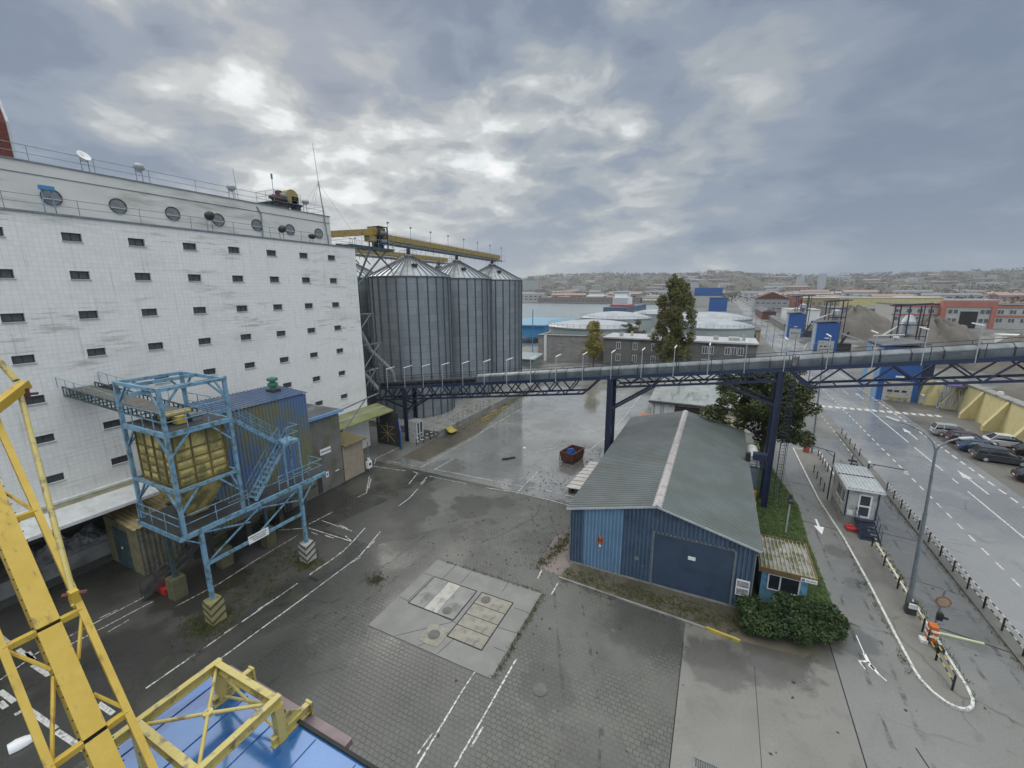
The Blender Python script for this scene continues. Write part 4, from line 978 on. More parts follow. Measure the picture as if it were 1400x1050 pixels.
def silo_mat():
    m, n, b = new_mat('galvanised_silo')
    t = n.n('ShaderNodeTexCoord'); v = t.outputs['Object']
    s = n.n('ShaderNodeSeparateXYZ'); n.l(v, s.inputs[0])
    ang = n.m('MULTIPLY', n.m('ARCTAN2', s.outputs[1], s.outputs[0]), 6.25)
    c = n.n('ShaderNodeCombineXYZ'); n.l(ang, c.inputs[0]); n.l(s.outputs[2], c.inputs[1])
    br = n.n('ShaderNodeTexBrick', offset=.5); n.l(c.outputs[0], br.inputs['Vector'])
    br.inputs['Scale'].default_value = 1; br.inputs['Brick Width'].default_value = 2.4; br.inputs['Row Height'].default_value = 1.1
    br.inputs['Mortar Size'].default_value = .02; br.inputs['Bias'].default_value = -.1
    br.inputs['Color1'].default_value = (.195, .22, .24, 1); br.inputs['Color2'].default_value = (.245, .27, .29, 1); br.inputs['Mortar'].default_value = (.12, .13, .15, 1)
    col = n.mix(n.m('MULTIPLY', n.ss(n.noise(n.scalev(v, (1, 1, .2)), .7, 6), .5, .75), .5), br.outputs['Color'], (.17, .19, .21))
    col = n.mix(n.m('MULTIPLY', n.ss(n.noise(v, 1.7, 6, .7), .66, .78), .35), col, (.4, .43, .45))
    n.l(col, b.inputs['Base Color']); b.inputs['Metallic'].default_value = .55; b.inputs['Roughness'].default_value = .48
    wv = n.m('SINE', n.m('MULTIPLY', s.outputs[2], 2 * pi / .11))
    bp = n.n('ShaderNodeBump'); bp.inputs['Strength'].default_value = .5; bp.inputs['Distance'].default_value = .012
    n.l(wv, bp.inputs['Height']); n.l(bp.outputs[0], b.inputs['Normal'])
    return m


MAT['silo'] = silo_mat()
MAT['silo_roof'] = M('silo_roof', (.36, .39, .41), (.27, .30, .32), scale=.4, rough=.35, metal=.5, dirt=(.2, .21, .22), dscale=.5, bump=0)
MAT['silo_rib'] = M('silo_rib', (.13, .15, .17), (.09, .10, .12), rough=.5, metal=.4)


def make_silo(x, y, label):
    r = 6.2
    t = thing('grain_silo', label, 'silo', (x, y, 0), 'corrugated steel grain silos')
    MB().lathe((x, y, 0), [(r + .15, 0), (r + .15, .9), (r, .9)], 48).build('foundation', 'concrete', t)
    MB().lathe((x, y, 0), [(r, .9), (r, 21.95)], 96).build('body', 'silo', t, smooth=True)
    MB().lathe((x, y, 0), [(r + .12, 21.9), (r + .12, 22.02), (.75, 25.0), (.75, 25.3), (.01, 25.4)], 48).build('roof', 'silo_roof', t)
    b = MB()
    for k in range(26):
        a = 2 * pi * k / 26; p = (x + (r + .06) * cos(a), y + (r + .06) * sin(a)); b.beam((*p, .9), (*p, 21.9), .15)
    b.lathe((x, y, 0), [(r + .05, 21.8), (r + .16, 21.85), (r + .16, 22.0), (r + .05, 22.0)], 60)
    b.build('stiffener', 'silo_rib', t)
    b = MB()
    for k in range(40):
        a = 2 * pi * k / 40; b.beam((x + (r + .08) * cos(a), y + (r + .08) * sin(a), 22.08), (x + .8 * cos(a), y + .8 * sin(a), 25.04), .06, .11)
    b.build('roof_rib', 'silo_rib', t)
    b = MB(); b.box(x + 2.6, y - 2.6, 23.3, x + 3.2, y - 2.0, 23.8); b.rail([(x - .9, y - .9, 25.1), (x + .9, y - .9, 25.1), (x + .9, y + .9, 25.1)], h=.8, sp=.9, r=.02); b.build('roof_hatch', 'dark_steel', t)
    return t


s0 = make_silo(-44, 54.5, 'nearest and largest looking corrugated grain silo, just behind the white elevator')
copy_tree(s0, (-44, 68, 0), 'middle corrugated grain silo of the front row of three')
copy_tree(s0, (-44, 81.5, 0), 'far right corrugated grain silo at the end of the row, against the water')
copy_tree(s0, (-57.5, 54.5, 0), 'corrugated grain silo half hidden between the elevator and the nearest silo')
copy_tree(s0, (-57.5, 68, 0), 'middle corrugated grain silo of the hidden rear row')
copy_tree(s0, (-57.5, 81.5, 0), 'last corrugated grain silo of the hidden rear row')

# conveyor gallery over the silo tops
def gallery(x, label, ya, yb, z0, z1, tower):
    t = thing('silo_conveyor', label, 'conveyor', (x, ya, 0), 'yellow enclosed conveyors over the silos')
    b = MB(); b.beam((x, ya, z0 + .75), (x, yb, z1 + .75), .9, .8); b.build('casing', 'belt_yellow', t)
    b = MB(); b.beam((x + .75, ya, z0), (x + .75, yb, z1), .12, .3); b.beam((x - .75, ya, z0), (x - .75, yb, z1), .12, .3)
    k = int((yb - ya) / 1.6)
    for i in range(k + 1):
        y = ya + (yb - ya) * i / k; z = z0 + (z1 - z0) * i / k
        b.beam((x - .75, y, z), (x + 1.6, y, z), .1); b.beam((x + .75, y, z), (x + .75, y, z - .5 - .25 * (i % 2)), .06)
    b.build('walkway_frame', 'steel', t)
    MB().rail([(x + 1.6, ya, z0 + .05), (x + 1.6, yb, z1 + .05)], h=1.0, sp=1.6, r=.02).build('railing', 'steel', t)
    b = MB()
    for i in range(0, k + 1, 3):
        y = ya + (yb - ya) * i / k; z = z0 + (z1 - z0) * i / k; b.tube((x + 1.5, y, z), (x + 1.5, y, z + 2.6), .03).box(x + 1.4, y - .05, z + 2.4, x + 1.6, y + .2, z + 2.6)
    b.build('lamp_posts', 'steel', t)
    b = MB()
    for sy in (54.5, 68, 81.5): b.tube((x, sy, 25.2), (x, sy, 26.2), .28, 12)
    b.build('spouts', 'dark_steel', t)
    return t


g1 = gallery(-44, 'long yellow enclosed conveyor running over the three front silos', 48.5, 84.5, 26.6, 26.0, True)
b = MB()
for z in (25.6, 26.6, 27.6, 28.5): b.box(-45, 47.2, z, -42.9, 49, z + .07)
for x in (-44.9, -43.95, -43.0):
    for y in (47.3, 48.9): b.beam((x, y, 25.6), (x, y, 28.6), .12)
b.beam((-43, 47.3, 25.7), (-43, 48.9, 27.5), .08).box(-44.6, 47.5, 25.7, -43.4, 48.6, 27.2)
b.build('drive_tower', 'navy', g1)
b = MB().box(-44.7, 46.9, 27.4, -43.3, 48.9, 28.4).box(-44.5, 46.0, 26.5, -43.4, 47.2, 27.3); b.build('drive_head', 'belt_yellow', g1)
b = MB().tube((-42.9, 47.4, 27.7), (-42.9, 48.5, 27.7), .25, 10).tube((-42.9, 47.4, 26.6), (-42.9, 48.5, 26.6), .25, 10); b.build('motor', 'steel', g1)
b = MB().beam((-44, 39.0, 26.6), (-44, 47.5, 27.9), .9, .8); b.build('feeder_casing', 'belt_yellow', g1)
b = MB(); b.beam((-43.0, 39.7, 25.4), (-43.0, 49, 25.4), .16, .4); b.beam((-41.0, 39.9, 25.3), (-42.2, 49, 25.4), .16, .4)
for y in (40, 42, 44, 46, 48): b.beam((-44.8, y, 25.4), (-41, y, 25.4), .12)
b.beam((-41, 39.8, 19.6), (-41.2, 43.5, 25.2), .18); b.beam((-40.6, 39.9, 25.4), (-40.6, 39.9, 19.4), .18); b.beam((-41, 40, 20), (-42.2, 47.5, 25.2), .18); b.beam((-43, 46, 25.3), (-43, 49.5, 22.8), .16)
for y in (41, 43): b.beam((-43, y, 25.3), (-43, y + 2.2, 23.4), .1)
b.build('bracket', 'blue_grime', g1)
MB().rail([(-40.8, 39.8, 25.5), (-41.9, 48.8, 25.5)], h=1.0, sp=1.1, r=.02).build('platform_railing', 'blue_paint', g1)
g2 = gallery(-57.5, 'yellow enclosed conveyor over the hidden rear row of silos', 46, 84.5, 26.0, 25.9, False)

# discharge spouts and steel brackets between elevator and first silo
t = thing('spout_bracket', 'grey discharge pipes held by steel brackets between elevator and first silo', 'spout', (-41, 42, 0))
b = MB()
for z, x in ((17.0, -41.4), (13.2, -40.2), (9.6, -41.2)):
    b.beam((x, 39.8, z), (x, 43.4, z), .1); b.beam((x, 39.8, z - 3.0), (x, 43.0, z), .1); b.beam((x, 39.9, z), (x, 39.9, z - 3.1), .1); b.beam((x, 43.4, z), (x, 43.4, z - 3.2), .08); b.beam((x - 1.6, 43.2, z), (x, 43.2, z), .08); b.beam((x, 42.4, z), (x, 42.4, z - 3), .06)
b.build('bracket', 'steel', t)
b = MB().path([(-42.0, 41.4, 15), (-41.6, 42.6, 12.2), (-39.7, 44.4, 9.2), (-39.4, 44.6, 7.3)], .28, 10).path([(-43, 41.2, 11), (-42.4, 42.2, 8.8), (-41, 43.0, 6.8)], .28, 10)
b.build('pipe', 'steel', t)

# silo yard plinth, kiosk, railings
struct('silo_plinth', MB().box(-64, 46.0, 0, -33.6, 90, .85), 'concrete')
t = thing('plinth_railing', 'rusty yellow railing along the concrete edge of the silo yard', 'railing', (-34, 60, .85))
b = MB().rail([(-34.1, 50.5, .85), (-34.1, 58.5, .85)], h=1.0, sp=1.4, r=.035); b.build('near_run', M('olive_rail', (.22, .20, .08), (.14, .12, .05), rough=.7), t)
b = MB().rail([(-34.4, 60, .85), (-34.4, 78, .85)], h=.9, sp=2, r=.03); b.build('far_run', MAT['olive_rail'] if 'olive_rail' in MAT else 'ochre', t)
for k, (x, y, l) in enumerate(((-31.2, 54.0, 'nearest low yellow hoop barrier on the mossy verge'), (-31.6, 57.4, 'middle low yellow hoop barrier on the mossy verge'), (-31.0, 60.4, 'farthest low yellow hoop barrier on the mossy verge'))):
    b = MB().path([(x, y, 0), (x, y, .9), (x + .15, y + 1.7, .9), (x + .15, y + 1.7, 0)], .045).tube((x, y + .1, .5), (x + .15, y + 1.7, .5), .03)
    tag(b.build('hoop_barrier', 'yellow_paint', loc=(x, y, 0)), l, 'barrier', 'yellow hoop barriers by the silos')
b = MB(); pts = [(-34.0, .05), (-33.7, .75), (-33.4, .82), (-33.15, .45), (-32.75, .30), (-32.4, .35)]
b.prism([(x, 47.6, z) for x, z in pts] + [(x, 47.6, z + .07) for x, z in reversed(pts)], (0, 1.5, 0))
tag(b.build('plastic_sled', 'yellow_paint', loc=(-33.2, 48.3, 0)), 'bright yellow curved plastic tray leaning on the plinth wall', 'tray')
t = thing('sentry_booth', 'narrow glazed white booth under the left foot of the conveyor bridge', 'booth', (-35.3, 43.4, 0))
MB().box(-36.2, 42.9, 0, -34.9, 44.3, 3.0).build('walls', 'booth_wall', t)
b = MB()
for y in (43.0, 43.65): b.box(-34.89, y, .3, -34.86, y + .5, 2.7)
b.build('window', 'glass_grey', t)
b = MB()
for y in (42.95, 43.53, 44.18): b.box(-34.88, y, .2, -34.82, y + .09, 2.85)
for z in (.2, 1.2, 2.78): b.box(-34.88, 42.95, z, -34.82, 44.27, z + .08)
b.build('frame', 'white_clean', t)
t = thing('striped_barrier', 'black and white pipe barrier in front of the narrow glazed booth', 'barrier', (-34.2, 43.6, 0))
b = MB(); c_ = MB()
for z in (.5, 1.0):
    for k in range(9):
        p = Vector((-34.4, 42.2, z)).lerp(Vector((-34.0, 46.2, z)), k / 9); q_ = Vector((-34.4, 42.2, z)).lerp(Vector((-34.0, 46.2, z)), (k + 1) / 9)
        (b if k % 2 else c_).tube(p, q_, .05)
for k in range(4): b.tube((-34.4 + .13 * k, 42.2 + 1.33 * k, 0), (-34.4 + .13 * k, 42.2 + 1.33 * k, 1.05), .045)
b.build('rails', 'black_paint', t); c_.build('white_bands', 'white', t)

# ------------------------------------------------------------------ conveyor bridge across the yard
def zb(x): return 6.8 + .134 * (x + 40.7)


br = thing('conveyor_bridge', 'long inclined blue conveyor bridge with a grey hood crossing the whole yard', 'conveyor bridge', (-10, 44, 0))
XL, XR = -42.6, 48.0
YF, YK = 43.0, 45.1
f = MB()
for y in (YF, YK):
    f.beam((XL, y, zb(XL) + .18), (XR, y, zb(XR) + .18), .18, .36)
f.build('side_girder', M('girder_blue', (.022, .038, .085), (.018, .03, .07), scale=1, rough=.3, dirt=(.02, .03, .06), dscale=1), br)
f = MB()
x = XL
while x < XR: f.beam((x, YF, zb(x) + .1), (x, YK, zb(x) + .1), .08); x += 1.5
f.prism([(XL, YF + .1, zb(XL) + .22), (XR, YF + .1, zb(XR) + .22), (XR, YF + .75, zb(XR) + .22), (XL, YF + .75, zb(XL) + .22)], (0, 0, .03))
f.build('walkway', 'dark_steel', br)
# hood: half round cover in bays
f = MB(); prof = [(.56 * cos(a), .38 * sin(a)) for a in [pi * k / 10 for k in range(11)]]
xs_ = [-26.0 + 1.9 * k for k in range(40)]
for a, b_ in zip(xs_, xs_[1:]):
    if b_ > XR: break
    k = len(prof); vs = [(a + .02, 44.3 + p, zb(a) + .78 + z) for p, z in prof] + [(b_ - .02, 44.3 + p, zb(b_) + .78 + z) for p, z in prof]
    f.add(vs, [(i, i + 1, k + i + 1, k + i) for i in range(k - 1)])
    f.beam((a, 43.68, zb(a) + .45), (b_, 43.68, zb(b_) + .45), .03, .62)
f.build('hood', M('hood_grey', (.185, .21, .225), (.145, .17, .185), scale=.8, rough=.32, metal=.2, dirt=(.10, .115, .12), dscale=.8, dlo=.4, dhi=.6, bump=0), br)
f = MB()
for a in xs_:
    if a > XR: break
    pts = [(a, 44.3 + p * 1.03, zb(a) + .78 + z * 1.03) for p, z in prof]
    for p, q_ in zip(pts, pts[1:]): f.beam(p, q_, .05, .03)
    f.beam((a, 43.64, zb(a) + .3), (a, 43.64, zb(a) + .95), .07)
f.build('hood_hoops', 'dark_steel', br)
f = MB(); f.beam((XL, 44.3, zb(XL) + .62), (-26, 44.3, zb(-26) + .62), 1.1, .22)
x = XL + .5
while x < -26: f.beam((x, 43.5, zb(x) + .35), (x, 45.0, zb(x) + .35), .1, .3); x += 1.0
f.build('open_belt', 'dark_steel', br)
f = MB().rail([(XL, YF, zb(XL) + .36), (XR, YF, zb(XR) + .36)], h=1.05, sp=3.0, r=.028).rail([(XL, YK, zb(XL) + .36), (XR, YK, zb(XR) + .36)], h=1.05, sp=3.0, r=.028)
f.build('railing', 'navy_dark', br)


def truss(xa, xb_, dep, bay, hea):
    f = MB(); n = max(1, round((xb_ - xa) / bay))
    for y in (YF, YK):
        f.beam((xa + hea[0], y, zb(xa + hea[0]) - dep), (xb_ - hea[1], y, zb(xb_ - hea[1]) - dep), .16, .2)
        if hea[0]: f.beam((xa, y, zb(xa)), (xa + hea[0], y, zb(xa + hea[0]) - dep), .16, .2)
        if hea[1]: f.beam((xb_, y, zb(xb_)), (xb_ - hea[1], y, zb(xb_ - hea[1]) - dep), .16, .2)
        for i in range(n):
            a = xa + (xb_ - xa) * i / n; c = xa + (xb_ - xa) * (i + 1) / n; m = (a + c) / 2
            if m < xa + hea[0] - .3 or m > xb_ - hea[1] + .3: continue
            f.beam((a, y, zb(a)), (m, y, zb(m) - dep), .12); f.beam((m, y, zb(m) - dep), (c, y, zb(c)), .12)
    for i in range(n + 1):
        a = min(max(xa + (xb_ - xa) * i / n, xa + hea[0]), xb_ - hea[1]); f.beam((a, YF, zb(a) - dep), (a, YK, zb(a) - dep), .09)
    return f


truss(-41.8, -10.8, 1.45, 2.3, (0, 1.6)).build('truss', 'navy_dark', br)
truss(-9.0, 5.0, .85, 2.3, (0, 0)).build('truss', 'navy_dark', br)
truss(5.9, 47.5, 1.5, 3.4, (1.4, 0)).build('truss', 'navy', br)
f = MB()
for k in range(24):
    x = -42.3 + 2.98 * k
    if -25 < x < 20 or x < 22: 
        f.tube((x, YF - .1, zb(x)), (x, YF - .1, zb(x) + 2.75), .035)
f.build('lamp_posts', 'pale_steel', br)
f = MB()
for k in range(22):
    x = -42.3 + 2.98 * k
    f.beam((x, YF - .2, zb(x) + 2.78), (x, YF + 1.5, zb(x) + 2.83), .09, .07)
f.build('lamp_tubes', 'white_clean', br)


def column(x, top, ladder, name='column'):
    f = MB()
    for y in (YF, YK): f.beam((x - .2, y, 0), (x - .2, y, top), .1, .24); f.beam((x + .2, y, 0), (x + .2, y, top), .1, .24)
    z = .4
    while z < top: 
        for y in (YF, YK): f.beam((x - .2, y, z), (x + .2, y, z), .05, .12)
        z += 1.1
    for y in (YF, YK): f.box(x - .16, y - .03, 0, x + .16, y + .03, top)
    z = 1.0
    while z < top - 2.5:
        f.beam((x, YF, z), (x, YK, z + 2.2), .08); f.beam((x, YK, z), (x, YF, z + 2.2), .08); z += 2.4
    return f


column(-36.6, zb(-36.6), False).build('column', 'navy_dark', br)
column(-9.6, zb(-9.6), False).build('column', 'navy', br)
c2_ = column(5.3, zb(5.3), True).build('column', 'navy', br)
for (x, dx, dz) in ((-9.6, 4.6, 3.4), (5.3, -4.6, 3.2), (-36.6, 3.2, 3.0), (-36.6, -3.2, 2.6)):
    for y in (YF, YK): MB().beam((x, y, zb(x) - dz), (x + dx, y, zb(x + dx) - (.85 if abs(x) < 20 else 1.45)), .14, .2).build('knee_brace', 'navy_dark', br)
f = MB()
for x in (5.9, 6.35): f.tube((x, 42.7, .8), (x, 42.7, zb(5.3) + 1.5), .03)
z = 1.0
while z < zb(5.3) + 1.4: f.tube((5.9, 42.7, z), (6.35, 42.7, z), .015, 4); z += .3
z = 3.0
while z < zb(5.3) + 1: f.path([(5.9, 42.7, z), (5.85, 42.2, z), (6.12, 41.98, z), (6.4, 42.2, z), (6.35, 42.7, z)], .015, 4); z += .9
for x, y in ((5.86, 42.2), (6.12, 41.99), (6.39, 42.2)): f.tube((x, y, 3), (x, y, zb(5.3) + .8), .012, 4)
f.build('caged_ladder', 'navy', br)
f = MB()
for k in (-1, 1): f.path([(6.1 + k * .55, 43.0, zb(6) + 1.4), (6.1 + k * .55, 43.0, zb(6) + 2.0), (6.1 + k * .8, 43.4, zb(6) + 2.4), (6.1 + k * 1.3, 44.2, zb(6) + 2.4)], .025, 5)
f.build('crossover_rail', 'pale_steel', br)
MB().box(5.9, 42.75, zb(6) + .5, 6.4, 42.8, zb(6) + 1.3).build('grating', 'sand_concrete', br)
t = thing('camera_box', 'dark blue equipment box bolted on a bracket low on the right bridge column', 'equipment box', (4.4, 42.8, 4.9))
MB().box(3.9, 42.4, 4.7, 5.0, 43.1, 5.35).build('box', 'navy', t, bevel=.03)
f = MB().rail([(3.4, 42.5, 3.9), (5.1, 42.5, 3.9)], h=.7, sp=.85, r=.03); f.beam((3.4, 42.9, 3.85), (5.2, 42.9, 3.85), .08); f.build('bracket', 'navy_dark', t)
MB().box(3.3, 42.3, 4.5, 3.7, 42.8, 5.3).build('cabinet', 'dark', t)

# ------------------------------------------------------------------ yard shed
sh = thing('yard_shed', 'long blue ribbed metal shed with a grey green pitched roof and wide door', 'shed', (-2.6, 40, 0))
SX0, SX1, SY0, SY1, EV, RG, RX = -8.5, 3.3, 27.5, 52.0, 4.45, 5.95, -2.6
MB().prism([(SX0, SY1, 0), (SX1, SY1, 0), (SX1, SY1, EV), (RX, SY1, RG - .05), (SX0, SY1, EV)], (0, SY0 + .06 - SY1, 0)).build('body', 'dark_steel', sh)


def gable(mb, xa, xb_, zlow, pitch=.26, y=SY0, dep=.10):
    """ribbed sheet with a sloping top edge under the roof"""
    def top(x): return EV - .03 + (RG - EV) * (1 - abs(x - RX) / ((RX - SX0) if x < RX else (SX1 - RX)))
    n = max(1, round((xb_ - xa) / pitch)); p = (xb_ - xa) / n; pr = []
    for i in range(n):
        x = xa + i * p; pr += [(x, 0), (x + p * .45, 0), (x + p * .55, dep), (x + p * .95, dep)]
    pr.append((xb_, 0)); vs = []
    for x, h in pr: vs += [(x, y - h, zlow), (x, y - h, top(x))]
    mb.add(vs, [(2 * i, 2 * i + 2, 2 * i + 3, 2 * i + 1) for i in range(len(pr) - 1)])


b = MB(); gable(b, SX0, -7.55, .12); gable(b, -4.75, -2.72, .12); gable(b, 2.3, SX1, .12); gable(b, -2.72, 2.3, 4.0)
b.corr((SX1, SY0, .12), (0, SY1 - SY0, 0), (0, 0, EV - .12), .24, .06, nrm=(1, 0, 0)); b.corr((SX0, SY0, .12), (0, SY1 - SY0, 0), (0, 0, EV - .12), .24, .06, nrm=(-1, 0, 0))
b.build('wall', 'shed_blue', sh)
b = MB(); gable(b, -7.55, -4.75, .12); o = b.build('wall', 'shed_blue_light', sh); o['label'] = 'freshly painted pale blue stretch of the front wall'
for sx, nm in ((SX0 - .3, 'roof'), (SX1 + .3, 'roof')):
    L = abs(sx - RX); u_ = (0, SY1 - SY0 + .5, 0); s_ = 1 if sx > RX else -1
    zl = RG + .04 - (RG - EV) * L / (abs((SX0 if s_ < 0 else SX1) - RX))
    mt = 'zinc_roof' if s_ < 0 else M('roof_green', (.125, .145, .143), (.10, .118, .115), scale=.5, rough=.4, dirt=(.085, .10, .085), dscale=.35, dlo=.42, dhi=.66, damt=.7)
    b = MB().corr((RX, SY0 - .25, RG + .04), u_, (sx - RX, 0, zl - RG - .04), .36, .085, nrm=(s_ * .25, 0, 1))
    b.build('roof', mt, sh)
    b = MB().tube((sx, SY0 - .2, zl - .05), (sx, SY1 + .2, zl - .05), .07, 8)
    b.path([(sx, SY0 - .2, zl - .05), (sx - s_ * .28, SY0 - .13, zl - .4), (sx - s_ * .28, SY0 - .13, .1)], .05, 8); b.build('gutter', 'steel', sh)
k = .30
b = MB().prism([(RX - k, SY0 - .3, RG - .0), (RX, SY0 - .3, RG + .14), (RX + k, SY0 - .3, RG - .0), (RX + k, SY0 - .3, RG + .03), (RX, SY0 - .3, RG + .18), (RX - k, SY0 - .3, RG + .03)], (0, SY1 - SY0 + .6, 0))
b.build('ridge_cap', 'zinc_roof_red', sh)
b = MB(); b.beam((SX0 - .3, SY0 - .27, EV - .08), (RX, SY0 - .27, RG + .02), .03, .14); b.beam((SX1 + .3, SY0 - .27, EV - .06), (RX, SY0 - .27, RG + .02), .03, .14); b.build('verge_trim', 'pale_steel', sh)
dr = MB().box(-2.62, SY0 - .03, .05, 2.2, SY0 + .03, 3.95)
dr = dr.build('door', M('door_blue', (.05, .078, .125), (.042, .068, .11), scale=1, rough=.4, dirt=(.03, .05, .08), dscale=1), sh)
b = MB()
for i in range(30): b.box(-2.6 + i * .16, SY0 - .045, .06, -2.54 + i * .16, SY0 - .03, 3.93)
b.build('panel_ribs', MAT['door_blue'] if 'door_blue' in MAT else 'shed_blue', dr)
b = MB().box(-2.74, SY0 - .1, .05, -2.62, SY0 + .02, 4.08).box(2.2, SY0 - .1, .05, 2.32, SY0 + .02, 4.08).box(-2.62, SY0 - .1, 3.96, 2.2, SY0 + .02, 4.08); b.build('door_frame', 'steel', sh)
b = MB().box(-.45, SY0 - .07, 2.6, .0, SY0 - .046, 2.85); s2 = b.build('plaque', 'white_clean', dr)
MB().box(SX0 - .03, SY0 - .12, 0, SX1 + .03, SY0 - .075, .14).build('skirting', 'concrete', sh)
hs = thing('hydrant_sign', 'square orange red sign with a black H on the pale blue shed wall', 'sign', (-6.25, SY0 - .1, 2.4))
MB().box(-6.5, SY0 - .13, 2.2, -6.05, SY0 - .1, 2.72).build('plate', M('sign_orange', (.50, .17, .09), rough=.4), hs)
MB().box(-6.43, SY0 - .14, 2.28, -6.365, SY0 - .132, 2.65).box(-6.185, SY0 - .14, 2.28, -6.12, SY0 - .132, 2.65).box(-6.365, SY0 - .14, 2.435, -6.185, SY0 - .132, 2.495).build('letter', 'black_paint', hs)
MB().box(-6.36, SY0 - .13, 1.9, -6.2, SY0 - .1, 2.08).build('lower_plate', 'white', hs)
MB().lathe((0, 0, 0), [(.01, .05), (.16, .05), (.16, 0)], 16)
v_ = MB(); v_.tube((-3.7, SY0 - .12, 1.75), (-3.7, SY0 - .07, 1.75), .17, 16); v_.box(-3.3, SY0 - .12, 1.2, -3.2, SY0 - .07, 1.35); v_.build('vent', 'steel', sh)
nb = thing('notice_board', 'white edged notice board with two grey pictures beside the shed door', 'notice board', (2.85, SY0 - .12, 1.6))
MB().box(2.45, SY0 - .16, 1.05, 3.2, SY0 - .12, 2.15).build('board', 'white_clean', nb)
b = MB(); rr = random.Random(9)
for z0_ in (1.12, 1.65):
    b.box(2.5, SY0 - .165, z0_, 3.15, SY0 - .16, z0_ + .42)
b.build('pictures', M('picture_grey', (.16, .15, .15), (.42, .42, .42), scale=9, rough=.5, bump=0), nb)

# lean planks beside the shed
t = thing('plank_stack', 'pale grey planks laid side by side on blocks beside the shed', 'plank stack', (-10.2, 41, 0))
for k in range(8):
    b = MB().prism([(-12.4 + k * .05, 37.8 + k * .95, .62), (-8.7, 37.9 + k * .95, .74), (-8.7, 38.72 + k * .95, .74), (-12.2 + k * .05, 38.62 + k * .95, .62)], (0, 0, .07)); b.build('plank', 'wood_grey', t)
MB().box(-12.1, 37.9, 0, -11.8, 45.0, .6).box(-9.2, 38.3, 0, -8.9, 43.2, .7).build('trestle', 'dark_steel', t)

# skip
t = thing('waste_skip', 'rusty red waste skip with blue rubbish inside in the wet yard', 'skip', (-14.4, 46.5, 0))
R2 = Matrix.Rotation(radians(-12), 3, 'Z')
def rot(mb, c_, R_): mb.v = [tuple(R_ @ (Vector(v) - Vector(c_)) + Vector(c_)) for v in mb.v]; return mb
b = MB(); a0, a1, c0, c1 = -15.3, -13.55, 45.0, 47.8
b.add([(a0 + .1, c0 + .1, .12), (a1 - .1, c0 + .1, .12), (a1 - .1, c1 - .1, .12), (a0 + .1, c1 - .1, .12), (a0, c0, 1.25), (a1, c0, 1.25), (a1, c1, 1.25), (a0, c1, 1.25)], [(0, 1, 5, 4), (1, 2, 6, 5), (2, 3, 7, 6), (3, 0, 4, 7), (0, 1, 2, 3)])
b.add([(a0 + .08, c0 + .08, 1.25), (a1 - .08, c0 + .08, 1.25), (a1 - .08, c1 - .08, 1.25), (a0 + .08, c1 - .08, 1.25), (a0 + .14, c0 + .14, .3), (a1 - .14, c0 + .14, .3), (a1 - .14, c1 - .14, .3), (a0 + .14, c1 - .14, .3)], [(0, 1, 5, 4), (1, 2, 6, 5), (2, 3, 7, 6), (3, 0, 4, 7), (4, 5, 6, 7)])
rot(b, (-14.4, 46.5, 0), R2).build('body', 'rust', t)
b = MB()
for p, q_ in (((a0, c0), (a1, c0)), ((a1, c0), (a1, c1)), ((a1, c1), (a0, c1)), ((a0, c1), (a0, c0))): b.beam((*p, 1.25), (*q_, 1.25), .1)
for x in (-15.3, -14.7, -14.1, -13.55): b.box(x - .04, c0 - .06, .12, x + .04, c0, 1.2)
for y in (45.5, 46.4, 47.3): b.box(a1, y - .04, .12, a1 + .06, y + .04, 1.2)
rot(b, (-14.4, 46.5, 0), R2).build('rim', 'rust', t)
tag(rot(MB().add([(-15.1, 45.5, .5), (-14.1, 45.4, .8), (-13.8, 46.6, .7), (-14.9, 46.8, .6), (-14.8, 45.8, 1.5), (-14.2, 45.9, 1.55), (-14.1, 46.4, 1.3), (-14.6, 46.6, 1.4)], [(0, 1, 5, 4), (1, 2, 6, 5), (2, 3, 7, 6), (3, 0, 4, 7), (4, 5, 6, 7)]), (-14.4, 46.5, 0), R2).build('blue_sheeting', 'tower_blue', loc=(-14.4, 46, .4)), 'crumpled blue sheeting lying in the rusty skip', 'sheeting')

# kiosk
t = thing('gate_kiosk', 'small pale blue kiosk with a mossy ribbed roof and front window behind the hedge', 'kiosk', (5.2, 30.5, 0))
MB().box(3.95, 28.8, 0, 6.45, 32.2, 2.45).build('body', 'booth_blue', t)
MB().box(3.75, 28.5, 2.46, 6.75, 32.6, 2.62).build('roof', M('kiosk_roof', (.36, .36, .37), (.20, .20, .19), scale=.8, rough=.4, dirt=moss, dscale=1.1, dlo=.44, dhi=.56, damt=.95), t)
b = MB()
for k in range(13): b.box(3.85 + k * .235, 28.52, 2.62, 3.9 + k * .235, 32.55, 2.72)
b.build('roof_ribs', M('kiosk_rib', (.33, .31, .22), (.26, .25, .17), rough=.6, dirt=moss, dscale=2), t)
b = MB().box(3.7, 28.42, 2.4, 6.8, 28.5, 2.74).box(6.75, 28.5, 2.4, 6.83, 32.65, 2.74).box(3.7, 32.6, 2.4, 6.75, 32.68, 2.74); b.build('fascia', M('rusty_fascia', (.16, .10, .04), (.10, .065, .03), rough=.7), t)
w_ = MB().box(4.35, 28.76, 1.15, 6.0, 28.8, 2.15).build('window', 'glass', t)
b = MB().box(4.3, 28.72, 1.08, 6.05, 28.79, 1.15).box(4.3, 28.72, 2.15, 6.05, 28.79, 2.22).box(4.3, 28.72, 1.15, 4.37, 28.79, 2.15).box(5.98, 28.72, 1.15, 6.05, 28.79, 2.15).box(4.95, 28.72, 1.15, 5.02, 28.79, 2.15); b.build('frame', 'white_clean', w_)
s_ = MB().box(5.95, 28.38, 2.42, 6.8, 28.41, 2.66).build('sign', 'white_clean', t)
b = MB(); b.box(6.0, 28.375, 2.46, 6.16, 28.38, 2.62)
